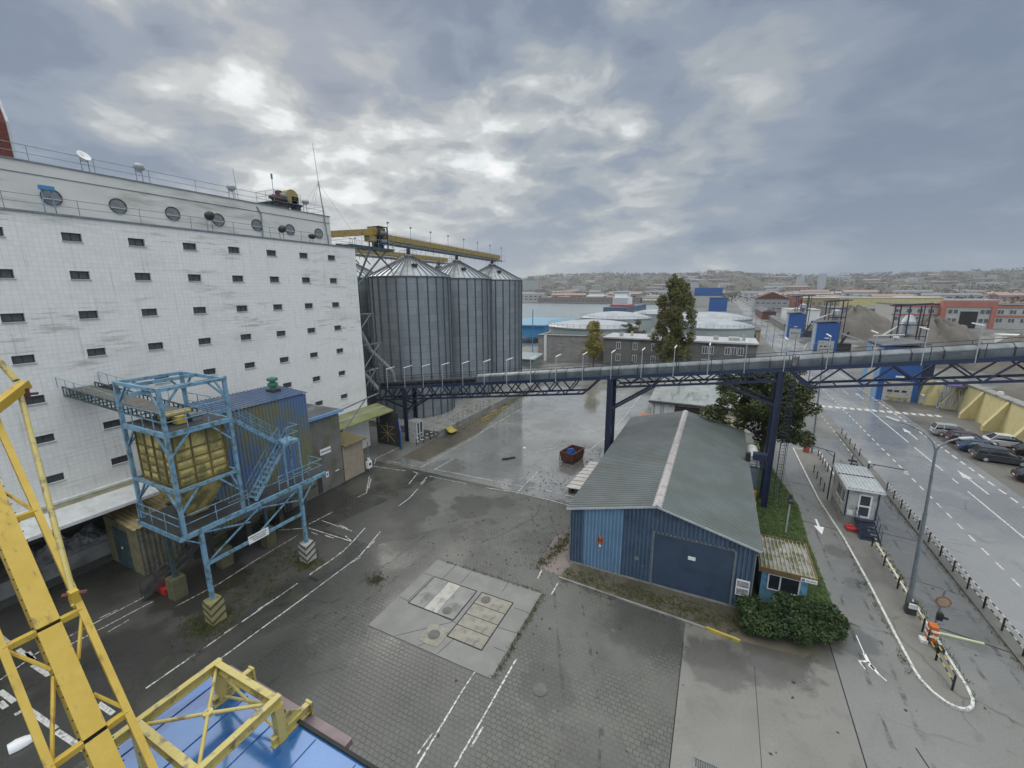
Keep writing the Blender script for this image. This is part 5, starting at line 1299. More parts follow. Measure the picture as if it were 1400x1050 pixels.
for k in range(9): b.box(6.22 + k * .06, 28.375, 2.5, 6.26 + k * .06, 28.38, 2.58)
b.build('lettering', 'steel', s_)

# tank and drum behind the shed, right side
t = thing('white_tank', 'tall pale curved tank standing between shed and bridge column', 'tank', (4.3, 46.5, 0))
MB().tube((4.25, 45.5, 3.5), (4.25, 49.0, 3.5), .55, 20).build('vessel', 'white', t, smooth=False)
MB().box(3.75, 45.6, 0, 4.9, 48.9, 2.9).build('cabinet', M('pale_blue', (.30, .36, .42), rough=.5), t)
tag(MB().lathe((4.3, 43.9, 0), [(.01, 1.1), (.38, 1.1), (.40, 1.0), (.40, .1), (.36, 0)], 20).build('oil_drum', 'amber', loc=(4.3, 43.9, 0), smooth=False), 'orange drum beside the pale tank at the shed wall', 'drum')
tag(MB().lathe((4.25, 42.8, 0), [(.15, .5), (.38, .5), (.42, .4), (.42, .1), (.38, 0), (.15, 0), (.15, .5)], 20).build('cable_reel', 'yellow_paint', loc=(4.25, 42.8, 0)), 'small yellow reel on the grass by the orange drum', 'reel')
t = thing('grass_post', 'thin grey post with a small camera head on the grass strip', 'post', (6.6, 38.9, 0))
MB().tube((6.6, 38.9, 0), (6.6, 38.9, 3.2), .06, 8).build('pole', 'pale_steel', t)
MB().box(6.45, 38.75, 2.7, 6.85, 39.05, 2.95).box(6.5, 38.8, 3.1, 6.7, 39.0, 3.5).box(6.25, 38.85, 3.0, 6.5, 38.95, 3.1).build('head', 'dark_steel', t)
tag(MB().tube((-5.1, 26.1, 0), (-5.0, 26.1, 2.3), .03, 6).build('thin_post', 'steel', loc=(-5.1, 26.1, 0)), 'thin bare post in front of the pale blue shed wall', 'post')
# ------------------------------------------------------------------ gatehouse, barriers, lamps, cars
t = thing('gatehouse', 'small beige gatehouse on a raised base with a ribbed metal roof and blue steps', 'gatehouse', (12.2, 44.5, 0))
GX0, GX1, GY0, GY1 = 11.15, 13.3, 42.4, 47.2
MB().box(GX0 + .05, GY0 + .05, 0.1, GX1 - .05, GY1 - .05, .95).build('base', 'concrete', t)
MB().box(GX0, GY0, .95, GX1, GY1, 3.5).build('wall', 'booth_wall', t)
MB().corr((GX0 - .25, GY0 - .4, 3.66), (GX1 - GX0 + .5, 0, 0), (0, GY1 - GY0 + .7, .12), .26, .05, nrm=(0, 0, 1)).build('roof', 'pale_steel', t)
MB().box(GX0 - .25, GY0 - .42, 3.5, GX1 + .25, GY1 + .3, 3.64).build('roof_edge', 'white', t)
MB().box(GX0 - .26, 44.9, 3.74, GX1 + .26, 45.0, 3.8).build('roof_joint', 'dark_steel', t)
b = MB()
for x in (GX0 + .03, GX1 - .03): b.box(x - .05, GY0 - .04, .95, x + .05, GY0 + .05, 3.5)
b.build('corner_posts', 'navy', t)
d_ = MB().box(11.95, GY0 - .03, 1.05, 12.85, GY0 - .005, 3.1).build('door', 'white_clean', t)
MB().box(12.07, GY0 - .05, 2.15, 12.73, GY0 - .035, 2.98).box(12.07, GY0 - .05, 1.2, 12.73, GY0 - .035, 2.0).build('pane', 'glass', d_)
MB().box(11.3, GY0 - .08, 1.1, 11.7, GY0 - .02, 1.55).build('meter_box', 'white', t)
for y in (43.2, 44.2, 44.9):
    w_ = MB().box(GX0 - .03, y, 1.8, GX0 - .005, y + .55, 2.8).build('window', 'glass_grey', t); MB().box(GX0 - .06, y - .03, 1.72, GX0 - .0, y + .58, 1.8).build('sill', 'white_clean', w_)
st = MB()
for k in range(6): st.box(11.95, 41.9 - k * .34, .92 - k * .155, 13.15, 42.2 - k * .34, .96 - k * .155)
st.box(11.9, 41.9, .86, 13.2, 42.4, .95)
for x in (11.9, 13.2): st.beam((x, 42.2, .85), (x, 40.1, .05), .05, .2)
st = st.build('steps', 'navy', t)
b = MB()
for x in (11.9, 13.2):
    P0 = Vector((x, 42.3, .95)); P1 = Vector((x, 40.2, .12))
    for k in range(4): a = P0.lerp(P1, k / 3); b.tube(a, a + Vector((0, 0, 1.0)), .022)
    for h_ in (1.0, .5): b.tube(P0 + Vector((0, 0, h_)), P1 + Vector((0, 0, h_)), .022)
b.build('handrail', 'navy', st)
tag(MB().box(11.2, 41.2, .12, 11.9, 42.0, .45).box(11.4, 41.4, .45, 11.6, 41.6, .6).build('grit_bin', 'red', loc=(11.6, 41.6, .1), bevel=.05), 'red plastic bin on the ground at the gatehouse steps', 'bin')
t = thing('tripod_aerial', 'dark metal post with a long bracket arm behind the gatehouse', 'post', (10.95, 47.3, 0))
MB().tube((10.95, 47.3, 0), (10.95, 47.3, 4.7), .06, 8).build('pole', 'dark_steel', t); MB().path([(10.95, 47.3, 4.7), (10.95, 47.3, 4.9), (9.0, 48.6, 4.9)], .035).beam((10.95, 47.3, 4.4), (10.3, 47.7, 4.88), .04).build('arm', 'dark_steel', t)
t = thing('gate_arm_post', 'dark post with a horizontal arm and small white lamp right of the gatehouse', 'post', (13.6, 47.3, 0))
MB().tube((13.6, 47.3, .1), (13.6, 47.3, 4.3), .07, 8).build('pole', 'dark_steel', t); MB().tube((13.6, 47.3, 4.25), (16.2, 47.0, 4.2), .04).beam((13.6, 47.3, 3.8), (14.1, 47.3, 4.24), .04).build('arm', 'dark_steel', t); MB().box(16.0, 46.9, 3.85, 16.25, 47.1, 4.15).lathe((13.6, 47.3, 4.3), [(.01, .2), (.12, .12), (.13, 0)], 10).build('lamp', 'white_clean', t)
t = thing('roof_fan_post', 'short dark pole with crossed vanes behind the gatehouse roof', 'post', (12.9, 49.5, 0))
MB().tube((12.9, 49.5, .1), (12.9, 49.5, 4.2), .05).build('pole', 'dark_steel', t); MB().box(12.6, 49.4, 3.5, 13.3, 49.6, 3.65).box(12.8, 49.3, 3.1, 13.4, 49.7, 3.25).build('vanes', 'dark_steel', t)


def barrier(pts, label, sp, h=(.45, .9), w1='yellow_paint', w2='black_paint', band=.33, grp='banded pipe guard rails'):
    c_ = pts[len(pts) // 2]
    t = thing('guard_rail', label, 'guard rail', (c_[0], c_[1], .1), grp)
    A, B_ = MB(), MB(); k = 0
    for a, b in zip(pts, pts[1:]):
        a = Vector((*a, .1)); b = Vector((*b, .1)); L = (b - a).length; n = max(1, int(L / band))
        for i in range(n):
            p = a.lerp(b, i / n); q_ = a.lerp(b, (i + 1) / n)
            for hh in h: (A if (i + k) % 2 else B_).tube(p + Vector((0, 0, hh)), q_ + Vector((0, 0, hh)), .035, 6)
        k += n
        m = max(1, round(L / sp))
        for i in range(m + 1):
            p = a.lerp(b, i / m); B_.tube(p, p + Vector((0, 0, h[1])), .05, 6)
    A.build('light_bands', w1, t); B_.build('dark_bands', w2, t)
    return t


barrier([(12.45, 39.4), (12.5, 34.0), (12.55, 32.6)], 'yellow black pipe rail between the gatehouse steps and the tall lamp post', 2.4)
barrier([(12.55, 31.4), (12.5, 29.9)], 'short yellow black pipe rail between the lamp post and the striped barrier stand', 2.0)
barrier([(12.4, 28.9), (12.35, 27.6), (12.3, 25.6)], 'yellow black pipe rail at the rounded tip of the gate island', 1.6)
barrier([(16.7, 52), (16.65, 46), (16.7, 40), (16.75, 34), (16.8, 26)], 'long yellow black guard rail along the road verge, nearer stretch', 2.0, w1='line_paint')
barrier([(16.8, 71), (16.75, 62)], 'far yellow black guard rail on the road verge beyond the crossing', 2.4, w1='line_paint')
barrier([(12.3, 60), (12.35, 55)], 'low banded rail on the island near the thin far lamp post', 1.2, w1='line_paint')
barrier([(10.9, 54.0), (10.95, 49.0)], 'low dark hoop rail on the island behind the gatehouse', 1.5, w1='steel')

t = thing('street_lamp', 'tall tapering street lamp with two curved arms on the gate island', 'street lamp', (12.4, 31.8, 0))
MB().tube((12.4, 31.8, .1), (12.2, 31.8, 6.8), .135, 10, .105).tube((12.2, 31.8, 6.8), (12.05, 31.8, 10.7), .085, 8, .07).build('pole', 'steel', t)
b = MB(); b.path([(12.05, 31.8, 10.7), (11.9, 31.95, 11.2), (11.5, 32.2, 11.65), (10.9, 32.5, 11.95), (10.4, 32.7, 12.05)], .05, 8); b.path([(12.05, 31.8, 10.7), (12.15, 31.8, 11.0), (12.5, 31.8, 11.4), (12.95, 31.8, 11.65)], .05, 8); b.build('arm', 'steel', t)
for p, q_ in (((10.45, 32.68, 12.05), (9.85, 32.95, 12.2)), ((12.9, 31.8, 11.63), (13.5, 31.8, 11.75))):
    b = MB().beam(p, q_, .26, .12); b.build('lamp_head', 'pale_steel', t, bevel=.04)
b = MB().box(12.15, 31.3, .1, 12.65, 31.6, .9); b.build('cabinet', 'dark_steel', t); MB().box(12.2, 31.2, .6, 12.6, 31.3, .9).build('cabinet_cover', 'white', t)
b = MB()
for k in range(6): b.lathe((12.4, 31.8, .0), [(.2, .1), (.26, .2), (.2, .45)], 10)
b.build('collar', 'concrete', t)
t = thing('thin_lamp_post', 'slim grey lamp post on the island in front of the road crossing', 'lamp post', (11.8, 60.9, 0))
MB().tube((11.8, 60.9, .1), (11.45, 60.9, 11.6), .11, 8, .07).build('pole', 'steel', t); MB().path([(11.45, 60.9, 11.6), (11.5, 61.1, 12.1), (12.6, 61.6, 12.3)], .05).box(12.4, 61.4, 12.2, 13.2, 61.8, 12.4).build('lamp_head', 'steel', t)
tag(MB().lathe((11.2, 61.0, .1), [(.01, 1.0), (.3, .95), (.34, .8), (.34, 0)], 16).build('orange_bollard', M('bollard_red', (.40, .08, .04), rough=.5), loc=(11.2, 61.0, .1)), 'stubby red orange bollard at the foot of the slim lamp post', 'bollard')

t = thing('road_sign', 'round traffic sign seen from its brownish front, with a small traffic light below', 'traffic sign', (12.95, 29.8, 0))
MB().tube((12.9, 29.8, .1), (13.0, 29.8, 3.2), .05, 8).build('pole', 'steel', t)
b = MB(); b.tube((13.0, 29.72, 2.45), (13.0, 29.7, 2.45), .36, 28); d_ = b.build('disc', M('sign_rim', (.30, .13, .08), rough=.5), t)
MB().tube((13.0, 29.7, 2.45), (13.0, 29.685, 2.45), .26, 28).build('disc_face', M('sign_face', (.36, .30, .22), rough=.5), d_)
MB().box(12.85, 29.55, 1.3, 13.1, 29.75, 1.75).box(12.9, 29.5, 1.5, 13.3, 29.6, 1.6).build('signal_box', 'dark', t)
t = thing('boom_barrier', 'orange and white boom barrier stand with a pale yellow boom across the entry lane', 'boom barrier', (12.65, 29.2, 0))
b = MB().box(12.4, 28.9, .2, 12.8, 29.35, 1.25); b.build('housing', 'orange', t, bevel=.04)
b = MB().box(12.38, 28.85, .55, 12.82, 29.4, .65).box(12.38, 28.85, .9, 12.82, 29.4, 1.0).box(12.1, 28.8, .1, 12.4, 29.2, .3); b.build('white_bands', 'white', t)
b = MB().box(12.6, 28.4, .1, 13.0, 28.8, .3); b.build('foot', 'black_paint', t)
b = MB().beam((12.7, 29.3, 1.2), (13.2, 29.6, 1.15), .06); b.build('pivot', 'steel', t)
tag(MB().beam((13.35, 30.25, .06), (15.35, 30.3, .06), .14, .1).build('fallen_boom', M('boom_yellow', (.50, .52, .33), (.44, .46, .3), rough=.5), loc=(14.3, 30.3, 0)), 'pale yellow boom lying on the entry lane beside the traffic sign', 'boom')

# ------------------------------------------------------------------ cars


def make_car(L=4.4, W=1.8, H=1.5, style='hatch'):
    """nose towards +X, origin on the ground at the centre; returns list of (name, MB, material key, parent name)"""
    hw = W / 2
    def loft(st):
        """stations (x, z_bottom, z_top, half width bottom, half width top)"""
        b = MB(); n = 8; vs = []
        for x, zb_, zt, wb, wt_ in st:
            zm = zb_ + (zt - zb_) * .45
            ring = [(x, -wb, zb_), (x, -max(wb, wt_) * 1.0, zm), (x, -wt_, zt - .06 * (zt - zb_)), (x, -wt_ * .86, zt), (x, wt_ * .86, zt), (x, wt_, zt - .06 * (zt - zb_)), (x, max(wb, wt_), zm), (x, wb, zb_)]
            vs += ring
        m = len(st)
        fs = [(j * n + i, j * n + (i + 1) % n, (j + 1) * n + (i + 1) % n, (j + 1) * n + i) for j in range(m - 1) for i in range(n)]
        fs += [tuple(range(n)), tuple(range((m - 1) * n, m * n))]
        return b.add(vs, fs)
    h = L / 2; bh = .92 if H < 1.6 else 1.0
    wag = style in ('estate', 'mpv', 'suv')
    body = loft([(-h, .42, bh - .12, hw * .86, hw * .84), (-h + .12, .25, bh - .02, hw * .95, hw * .93), (-h * .6, .2, bh, hw, hw * .97), (0, .2, bh - .01, hw, hw * .97), (h * .45, .2, bh - .03, hw, hw * .96), (h * .8, .22, bh - .14, hw * .97, hw * .9), (h - .1, .27, bh - .26, hw * .9, hw * .8), (h, .4, bh - .38, hw * .78, hw * .7)])
    rx = -h + (.12 if wag else .35); tx = -h + (.38 if wag else .95)
    cab = loft([(rx, bh - .05, bh, hw * .93, hw * .9), (tx, bh - .05, H - .06, hw * .93, hw * .74), (0, bh - .05, H, hw * .95, hw * .76), (h * .12, bh - .05, H - .04, hw * .95, hw * .75), (h * .56, bh - .08, bh, hw * .92, hw * .88)])
    roof = loft([(tx + .02, H - .05, H + .0, hw * .70, hw * .70), (0, H - .02, H + .03, hw * .73, hw * .73), (h * .14, H - .05, H + .0, hw * .70, hw * .70)])
    pil = MB()
    for s in (-1, 1):
        for xa, xb_, za, zb2 in ((rx, tx, bh, H - .04), (-.1, -.12, bh, H), (h * .56, h * .13, bh, H - .03)):
            pil.beam((xa, s * hw * .92, za), (xb_, s * hw * .76, zb2), .07)
        if wag: pil.beam((-h * .55, s * hw * .94, bh), (-h * .55, s * hw * .77, H - .02), .1)
    out = [('body', body, 'paint', None), ('windows', cab, 'glass', None), ('roof', roof, 'paint', None), ('pillars', pil, 'paint', None)]
    for x in (-h * .62, h * .62):
        for s in (-1, 1):
            w = MB().tube((x, s * (hw - .2), .32), (x, s * (hw + .01), .32), .32, 18); out.append(('wheel', w, 'rubber', None))
            out.append(('rim', MB().tube((x, s * (hw + .0), .32), (x, s * (hw + .025), .32), .2, 14), 'pale_steel', 'wheel'))
    for s in (-1, 1):
        out.append(('headlight', MB().box(h - .22, s * hw * .72 - .16, .58, h - .03, s * hw * .72 + .12, .72), 'white_clean', None))
        out.append(('tail_light', MB().box(-h - .01, s * hw * .74 - .12, .66, -h + .2, s * hw * .74 + .12, .9 if wag else .82), 'tail', None))
        out.append(('mirror', MB().box(h * .42, s * (hw + .02) - .06, bh - .02, h * .42 + .12, s * (hw + .1) + .06, bh + .12), 'paint', None))
    out.append(('number_plate', MB().box(-h - .02, -.26, .5, -h, .26, .61), 'white_clean', None))
    return out


MAT['tail'] = M('tail_light', (.25, .02, .02), (.3, .03, .02), rough=.2, bump=0)


def car(x, y, rz, paint, label, **kw):
    t = thing('parked_car', label, 'car', (x, y, 0), 'cars parked in front of the yellow wall')
    t.rotation_euler = (0, 0, radians(rz)); last = None
    WLOC[t.name] = Vector((0, 0, 0))
    for nm, mb, mt, par in make_car(**kw):
        p = last if par else t
        o = mb.build(nm, paint if mt == 'paint' else mt, p, bevel=.035 if nm in ('body',) else 0)
        if nm == 'wheel': last = o
    WLOC[t.name] = Vector((x, y, 0))


car(30.4, 76.8, -2, 'silver', 'silver grey estate car, farthest of the front parked row', style='suv', H=1.6, L=4.5)
car(30.9, 73.6, -3, 'carwine', 'dark wine coloured car parked second from the far end', style='estate', H=1.55)
car(30.9, 70.4, -3, 'carblue', 'dark blue hatchback parked third in the front row', H=1.48)
car(31.2, 67.2, -4, 'cargrey', 'dark grey people carrier nearest in the front parked row', style='mpv', H=1.7, L=4.8)
car(34.9, 74.6, -4, 'carwhite', 'white car in the back row, only its roof showing behind the dark blue hatchback', H=1.5)
car(36.3, 71.3, -3, 'carblack', 'black saloon in the back row between two pale cars', H=1.45)
car(38.5, 73.0, -3, 'carwhite', 'second white car farther right in the back row', H=1.5)
car(40.2, 70.2, -3, 'silver', 'pale silver car at the far right of the back row', H=1.45)
car(32.0, 61.2, -6, 'carblack', 'black car by itself cut off at the right edge of the picture', H=1.45)
# ------------------------------------------------------------------ yellow retaining wall with buttresses, gravel heaps
t = thing('retaining_wall', 'long yellow concrete retaining wall with sloping buttresses behind the parked cars', 'wall', (38, 80, 0))
b = MB().prism([(36.9, 98, 0), (38.6, 98, 0), (38.6, 98, 4.5), (37.5, 98, 4.5)], (0, -48, 0)); b.build('wall', 'wall_yellow', t)
b = MB().box(37.3, 50, 4.5, 38.7, 98, 4.72); b.build('coping', 'concrete', t)
for k in range(7):
    y = 95 - k * 6.6
    b = MB().prism([(35.3, y - .3, 0), (37.6, y - .3, 0), (37.6, y - .3, 4.4), (37.3, y - .3, 4.4), (35.3, y - .3, .7)], (0, .6, 0)); b.build('buttress', 'wall_yellow', t)
    if k in (1, 3, 5):
        MB().box(37.7, y - 3.2, 4.72, 38.2, y - 2.7, 5.2).build('post', 'white', t)
b = MB().prism([(33.6, 96.5, 0), (35.2, 96.5, 0), (36.2, 97.5, 4.0), (35.2, 97.5, 4.0)], (0, 1.2, 0)).prism([(33.3, 98.5, 0), (34.4, 98.5, 0), (35.4, 99.5, 4.2), (34.4, 99.5, 4.2)], (0, 1.2, 0)); b.build('end_buttress', 'wall_yellow', t)
tag(MB().box(37.0, 74.4, 2.0, 37.18, 75.1, 2.8).build('wall_hydrant_box', M('box_red', (.45, .10, .05), rough=.5), loc=(37.1, 74.8, 2)), 'small red box fixed on the yellow wall above the parked cars', 'box')
# crumpled mesh of rods
t = thing('rod_screen', 'bent pale metal rods hanging in a purple frame between yellow buttresses', 'screen', (36.2, 95, 0))
b = MB(); rr = random.Random(4)
for k in range(16):
    x0 = 35.2 + k * .17; pts = [(x0, 94.8 - .1 * k, 4.1)]
    for j in range(1, 7): pts.append((x0 + rr.uniform(-.25, .25) - j * .1, 94.8 - .1 * k - j * .1, 4.1 - j * .66))
    b.path(pts, .04, 4)
b.build('rods', 'pale_steel', t); MB().box(35.0, 93.1, 4.1, 38.0, 95.2, 4.25).build('frame', M('purple', (.10, .08, .25), rough=.5), t)


def heap(name, cx_, cy_, rx, ry, h, label, seed):
    b = MB(); n, m = 48, 16; vs = [(cx_, cy_, h)]; rr = random.Random(seed)
    ph = [rr.uniform(0, 6) for _ in range(5)]
    for j in range(1, m + 1):
        for i in range(n):
            a = 2 * pi * i / n; t_ = j / m; w_ = 1 + .13 * sin(2 * a + ph[0]) + .08 * sin(5 * a + ph[1]) + .04 * sin(9 * a + ph[2])
            z = h * (1 - t_ ** 1.7) * (1 + .16 * sin(3 * a + ph[3] + 4 * t_) * t_ + .08 * sin(7 * a + ph[4])) + (rr.uniform(-.5, .5) * h / 9 if j < m else 0)
            vs.append((cx_ + rx * t_ * w_ * cos(a), cy_ + ry * t_ * w_ * sin(a), max(0, z)))
    fs = [(0, 1 + i, 1 + (i + 1) % n) for i in range(n)]
    for j in range(m - 1): fs += [(1 + j * n + i, 1 + j * n + (i + 1) % n, 1 + (j + 1) * n + (i + 1) % n, 1 + (j + 1) * n + i) for i in range(n)]
    b.add(vs, fs); tag(b.build(name, 'gravel', loc=(cx_, cy_, 0), smooth=True), label, 'gravel heap', 'heaps of grey gravel behind the blue towers')


heap('gravel_heap', 54, 160, 15, 17, 11.2, 'tall grey gravel heap right behind the nearer blue tower', 1)
heap('gravel_heap', 72, 152, 17, 16, 8.2, 'broad grey gravel heap in front of the red and white factory', 2)
heap('gravel_heap', 51, 228, 17, 18, 12.0, 'distant brown grey gravel heap between the two blue towers', 3)
heap('gravel_heap', 53.0, 92, 14.5, 28, 5.8, 'smooth grey gravel heap right behind the yellow retaining wall', 4)
heap('gravel_heap', 94, 150, 18, 18, 5.0, 'low grey gravel heap at the right picture edge below the lorry trailers', 5)


# ------------------------------------------------------------------ blue loading towers by the road


def blue_tower(x0, x1, y0, y1, h, label, frame_h, frame=True):
    t = thing('blue_tower', label, 'tower', ((x0 + x1) / 2, (y0 + y1) / 2, 0), 'blue clad loading towers beside the road')
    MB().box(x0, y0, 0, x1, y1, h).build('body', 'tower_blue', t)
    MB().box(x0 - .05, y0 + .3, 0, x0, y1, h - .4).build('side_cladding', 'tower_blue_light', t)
    MB().box(x0 - .09, y0 + (y1 - y0) * .3, .0, x0 - .05, y0 + (y1 - y0) * .7, h - .5).build('glazed_strip', 'booth_wall', t)
    MB().prism([(x0 - .4, y0 - .4, h), (x1 + .4, y0 - .4, h + .6), (x1 + .4, y1 + .4, h + .6), (x0 - .4, y1 + .4, h)], (0, 0, .2)).build('roof', 'roof_felt', t)
    d = MB().box(x0 + .8, y0 - .06, 0, x1 - .8, y0, 3.6).build('door', 'booth_wall', t)
    b = MB()
    for k in range(3): b.box(x0 + 1.4 + k * (x1 - x0 - 2.6) / 3, y0 - .1, 1.6, x0 + 2.1 + k * (x1 - x0 - 2.6) / 3, y0 - .062, 2.0)
    b.build('pane', 'glass', d)
    MB().box((x0 + x1) / 2 - .6, y0 - .06, 4.3, (x0 + x1) / 2 + .6, y0 - .01, 4.6).build('plate', 'white_clean', t)
    if frame:
        f = MB(); fx0, fx1, fy0, fy1 = x1 - 2.6, x1 + 1.9, y0 + 4.0, y1 + 2.5
        for x in (fx0, fx0 + 1.2, fx1 - 1.2, fx1):
            f.beam((x, fy0, 0 if x > x1 else h), (x, fy0, frame_h), .22)
        for x in (fx0, fx1): f.beam((x, fy1, 0 if x > x1 else h), (x, fy1, frame_h), .32)
        for z in (h + 1.5, frame_h - 2.2): f.beam((fx0, fy0, z), (fx1, fy0, z), .25); f.beam((fx1, fy0, z), (fx1, fy1, z), .25)
        f.beam((fx0 - 1, fy0, frame_h - .2), (fx1 + 1.2, fy0, frame_h + .4), .3); f.beam((fx0 - 1, fy1, frame_h - .2), (fx1 + 1.2, fy1, frame_h + .4), .25)
        f.build('lift_frame', 'navy_dark', t)
        g_ = MB().lathe(((fx0 + fx1) / 2, fy0 + 1.6, 0), [(.3, h + .8), (1.3, h + 2.2), (1.3, h + 3.6), (.3, h + 4.0)], 14); g_.tube((fx0 - 3.2, fy0 + .5, h + .8), (fx0 + 1.2, fy0 + .8, h + 2.8), .25, 8); g_.build('hopper', 'pale_steel', t)
        c_ = MB().beam((fx1 - .5, fy0, h - 3.5), (fx1 + 6.5, fy0 + .5, h - 6.0), .9, .4); c_.build('outfeed', 'pale_steel', t)
        c_ = MB().beam((fx1 - .8, fy0, 1), (fx1 + 1.5, fy0, h - 3), .6).box(fx1 - 1.5, fy0 - 1, 0, fx1 + 2.5, fy0 + 2, 2.6); c_.build('machinery', 'dark_steel', t)
    return t


blue_tower(26.2, 31.8, 213, 220, 9.8, 'farther blue tower beside the road with a dark lift frame on its right', 17.0)
blue_tower(28.6, 34.5, 167, 174, 9.3, 'nearer and bigger blue tower beside the road, its top seen over the bridge hood', 16.0)
t = blue_tower(27.3, 33.0, 97.9, 108, 9.8, 'wide low blue tower with a grey roof seen above and below the bridge', 15.2, frame=False)
f = MB()
for x in (32.6, 34.0, 35.7, 37.2): f.beam((x + .1, 112, 6), (x, 112, 16.6), .2)
f.beam((31.6, 112, 16.5), (38.4, 112, 17.0), .2); f.beam((32.6, 112, 12.8), (37.2, 112, 12.8), .18); f.beam((32.6, 115, 8), (32.6, 115, 16.6), .18); f.beam((37.2, 115, 8), (37.2, 115, 16.6), .18); f.beam((31.6, 115, 16.5), (38.4, 115, 17.0), .18); f.beam((32.6, 112, 10.6), (37.2, 112, 10.6), .18)
f.build('lift_frame', 'navy_dark', t)
b = MB().lathe((34.6, 113.5, 0), [(.3, 9.6), (1.1, 11), (1.15, 13.4), (.6, 14.6), (.01, 14.8)], 16); b.tube((30.0, 111, 10.4), (33.6, 112.5, 13.2), .16, 8); b.tube((28.6, 110.5, 10.5), (33.5, 110.5, 10.9), .16, 8); b.build('hopper', 'pale_steel', t)
MB().box(33.1, 103, 0, 36.4, 118, 7.4).build('rear_body', 'navy_dark', t)
MB().lathe((30.4, 104, 10.1), [(.01, 1.1), (.4, 1.0), (.5, .7), (.3, .4), (.3, 0)], 12).build('roof_vent', 'pale_steel', t)
t = thing('yellow_hoop', 'low yellow pipe guard in front of the wide blue tower', 'guard', (29.2, 97.6, 0)); MB().path([(27.9, 98.4, 0), (27.9, 98.4, .8), (29.5, 97.4, .8), (29.5, 97.4, 0)], .09).path([(29.5, 97.4, .8), (31.6, 97.6, .8), (31.6, 97.6, 0)], .09).build('pipes', 'yellow_paint', t)
b = MB().box(33.2, 97.4, 0, 34.0, 98.0, 1.0).lathe((33.7, 97.7, 1.0), [(.4, 0), (.4, .5), (.01, .7)], 10); tag(b.build('machine_box', 'pale_steel', loc=(33.7, 97.7, 0)), 'small white machine box at the corner of the wide blue tower', 'machine box')
# ------------------------------------------------------------------ warehouse, office house, tanks, quay
t = thing('white_warehouse', 'white warehouse with a stained pale grey roof behind the yard shed', 'warehouse', (2, 72, 0))
MB().box(-8.2, 66.5, 0, 9, 84, 3.15).build('wall', 'white', t)
MB().prism([(-8.6, 66.1, 3.2), (-8.6, 84.4, 5.2), (-8.6, 84.4, 5.4), (-8.6, 66.1, 3.4)], (18.0, 0, 0)).build('roof', 'wh_roof', t)
MB().box(-8.7, 66.0, 3.05, 9.4, 66.12, 3.25).build('gutter', 'dark_steel', t)
MB().box(-4.9, 66.42, 0, -1.4, 66.46, 2.8).build('door', M('brown_door', (.055, .04, .038), rough=.6), t)
b = MB()
for x in (-6.9, -6.5): b.box(x, 66.4, 0, x + .04, 66.46, 3.0)
for k in range(9): b.box(-6.9, 66.4, .3 + k * .3, -6.46, 66.44, .33 + k * .3)
b.box(-7.9, 66.36, 0, -7.8, 66.46, 3.1).box(-7.4, 66.38, 2.7, -7.2, 66.46, 2.8).box(-5.6, 66.38, 2.6, -5.4, 66.46, 2.75); b.build('ladder', 'steel', t)
s_ = MB().box(-1.2, 66.3, 1.9, 4.8, 66.42, 2.9).build('sign', M('cream_sign', (.74, .68, .52), rough=.5), t)
b = MB(); rr = random.Random(2); x = -1.0
for k in range(11):
    w_ = rr.uniform(.28, .4); b.box(x, 66.28, 2.2, x + .09, 66.3, 2.65).box(x + w_ - .1, 66.28, 2.2, x + w_, 66.3, 2.6).box(x, 66.28, 2.56 if k % 2 else 2.2, x + w_, 66.3, 2.66 if k % 2 else 2.3); x += w_ + .1
b.build('lettering', 'dark_steel', s_)
MB().box(-1.2, 66.3, .2, 4.8, 66.42, 1.85).build('lower_panel', M('cream_sign2', (.70, .62, .42), rough=.5), t)
tag(MB().box(-10.3, 65.0, 0, -8.5, 69.5, .35).build('brick_pallet', M('brick_pink', (.36, .20, .14), rough=.8), loc=(-9.4, 67, 0)), 'low reddish brick stack at the left corner of the white warehouse', 'brick stack')


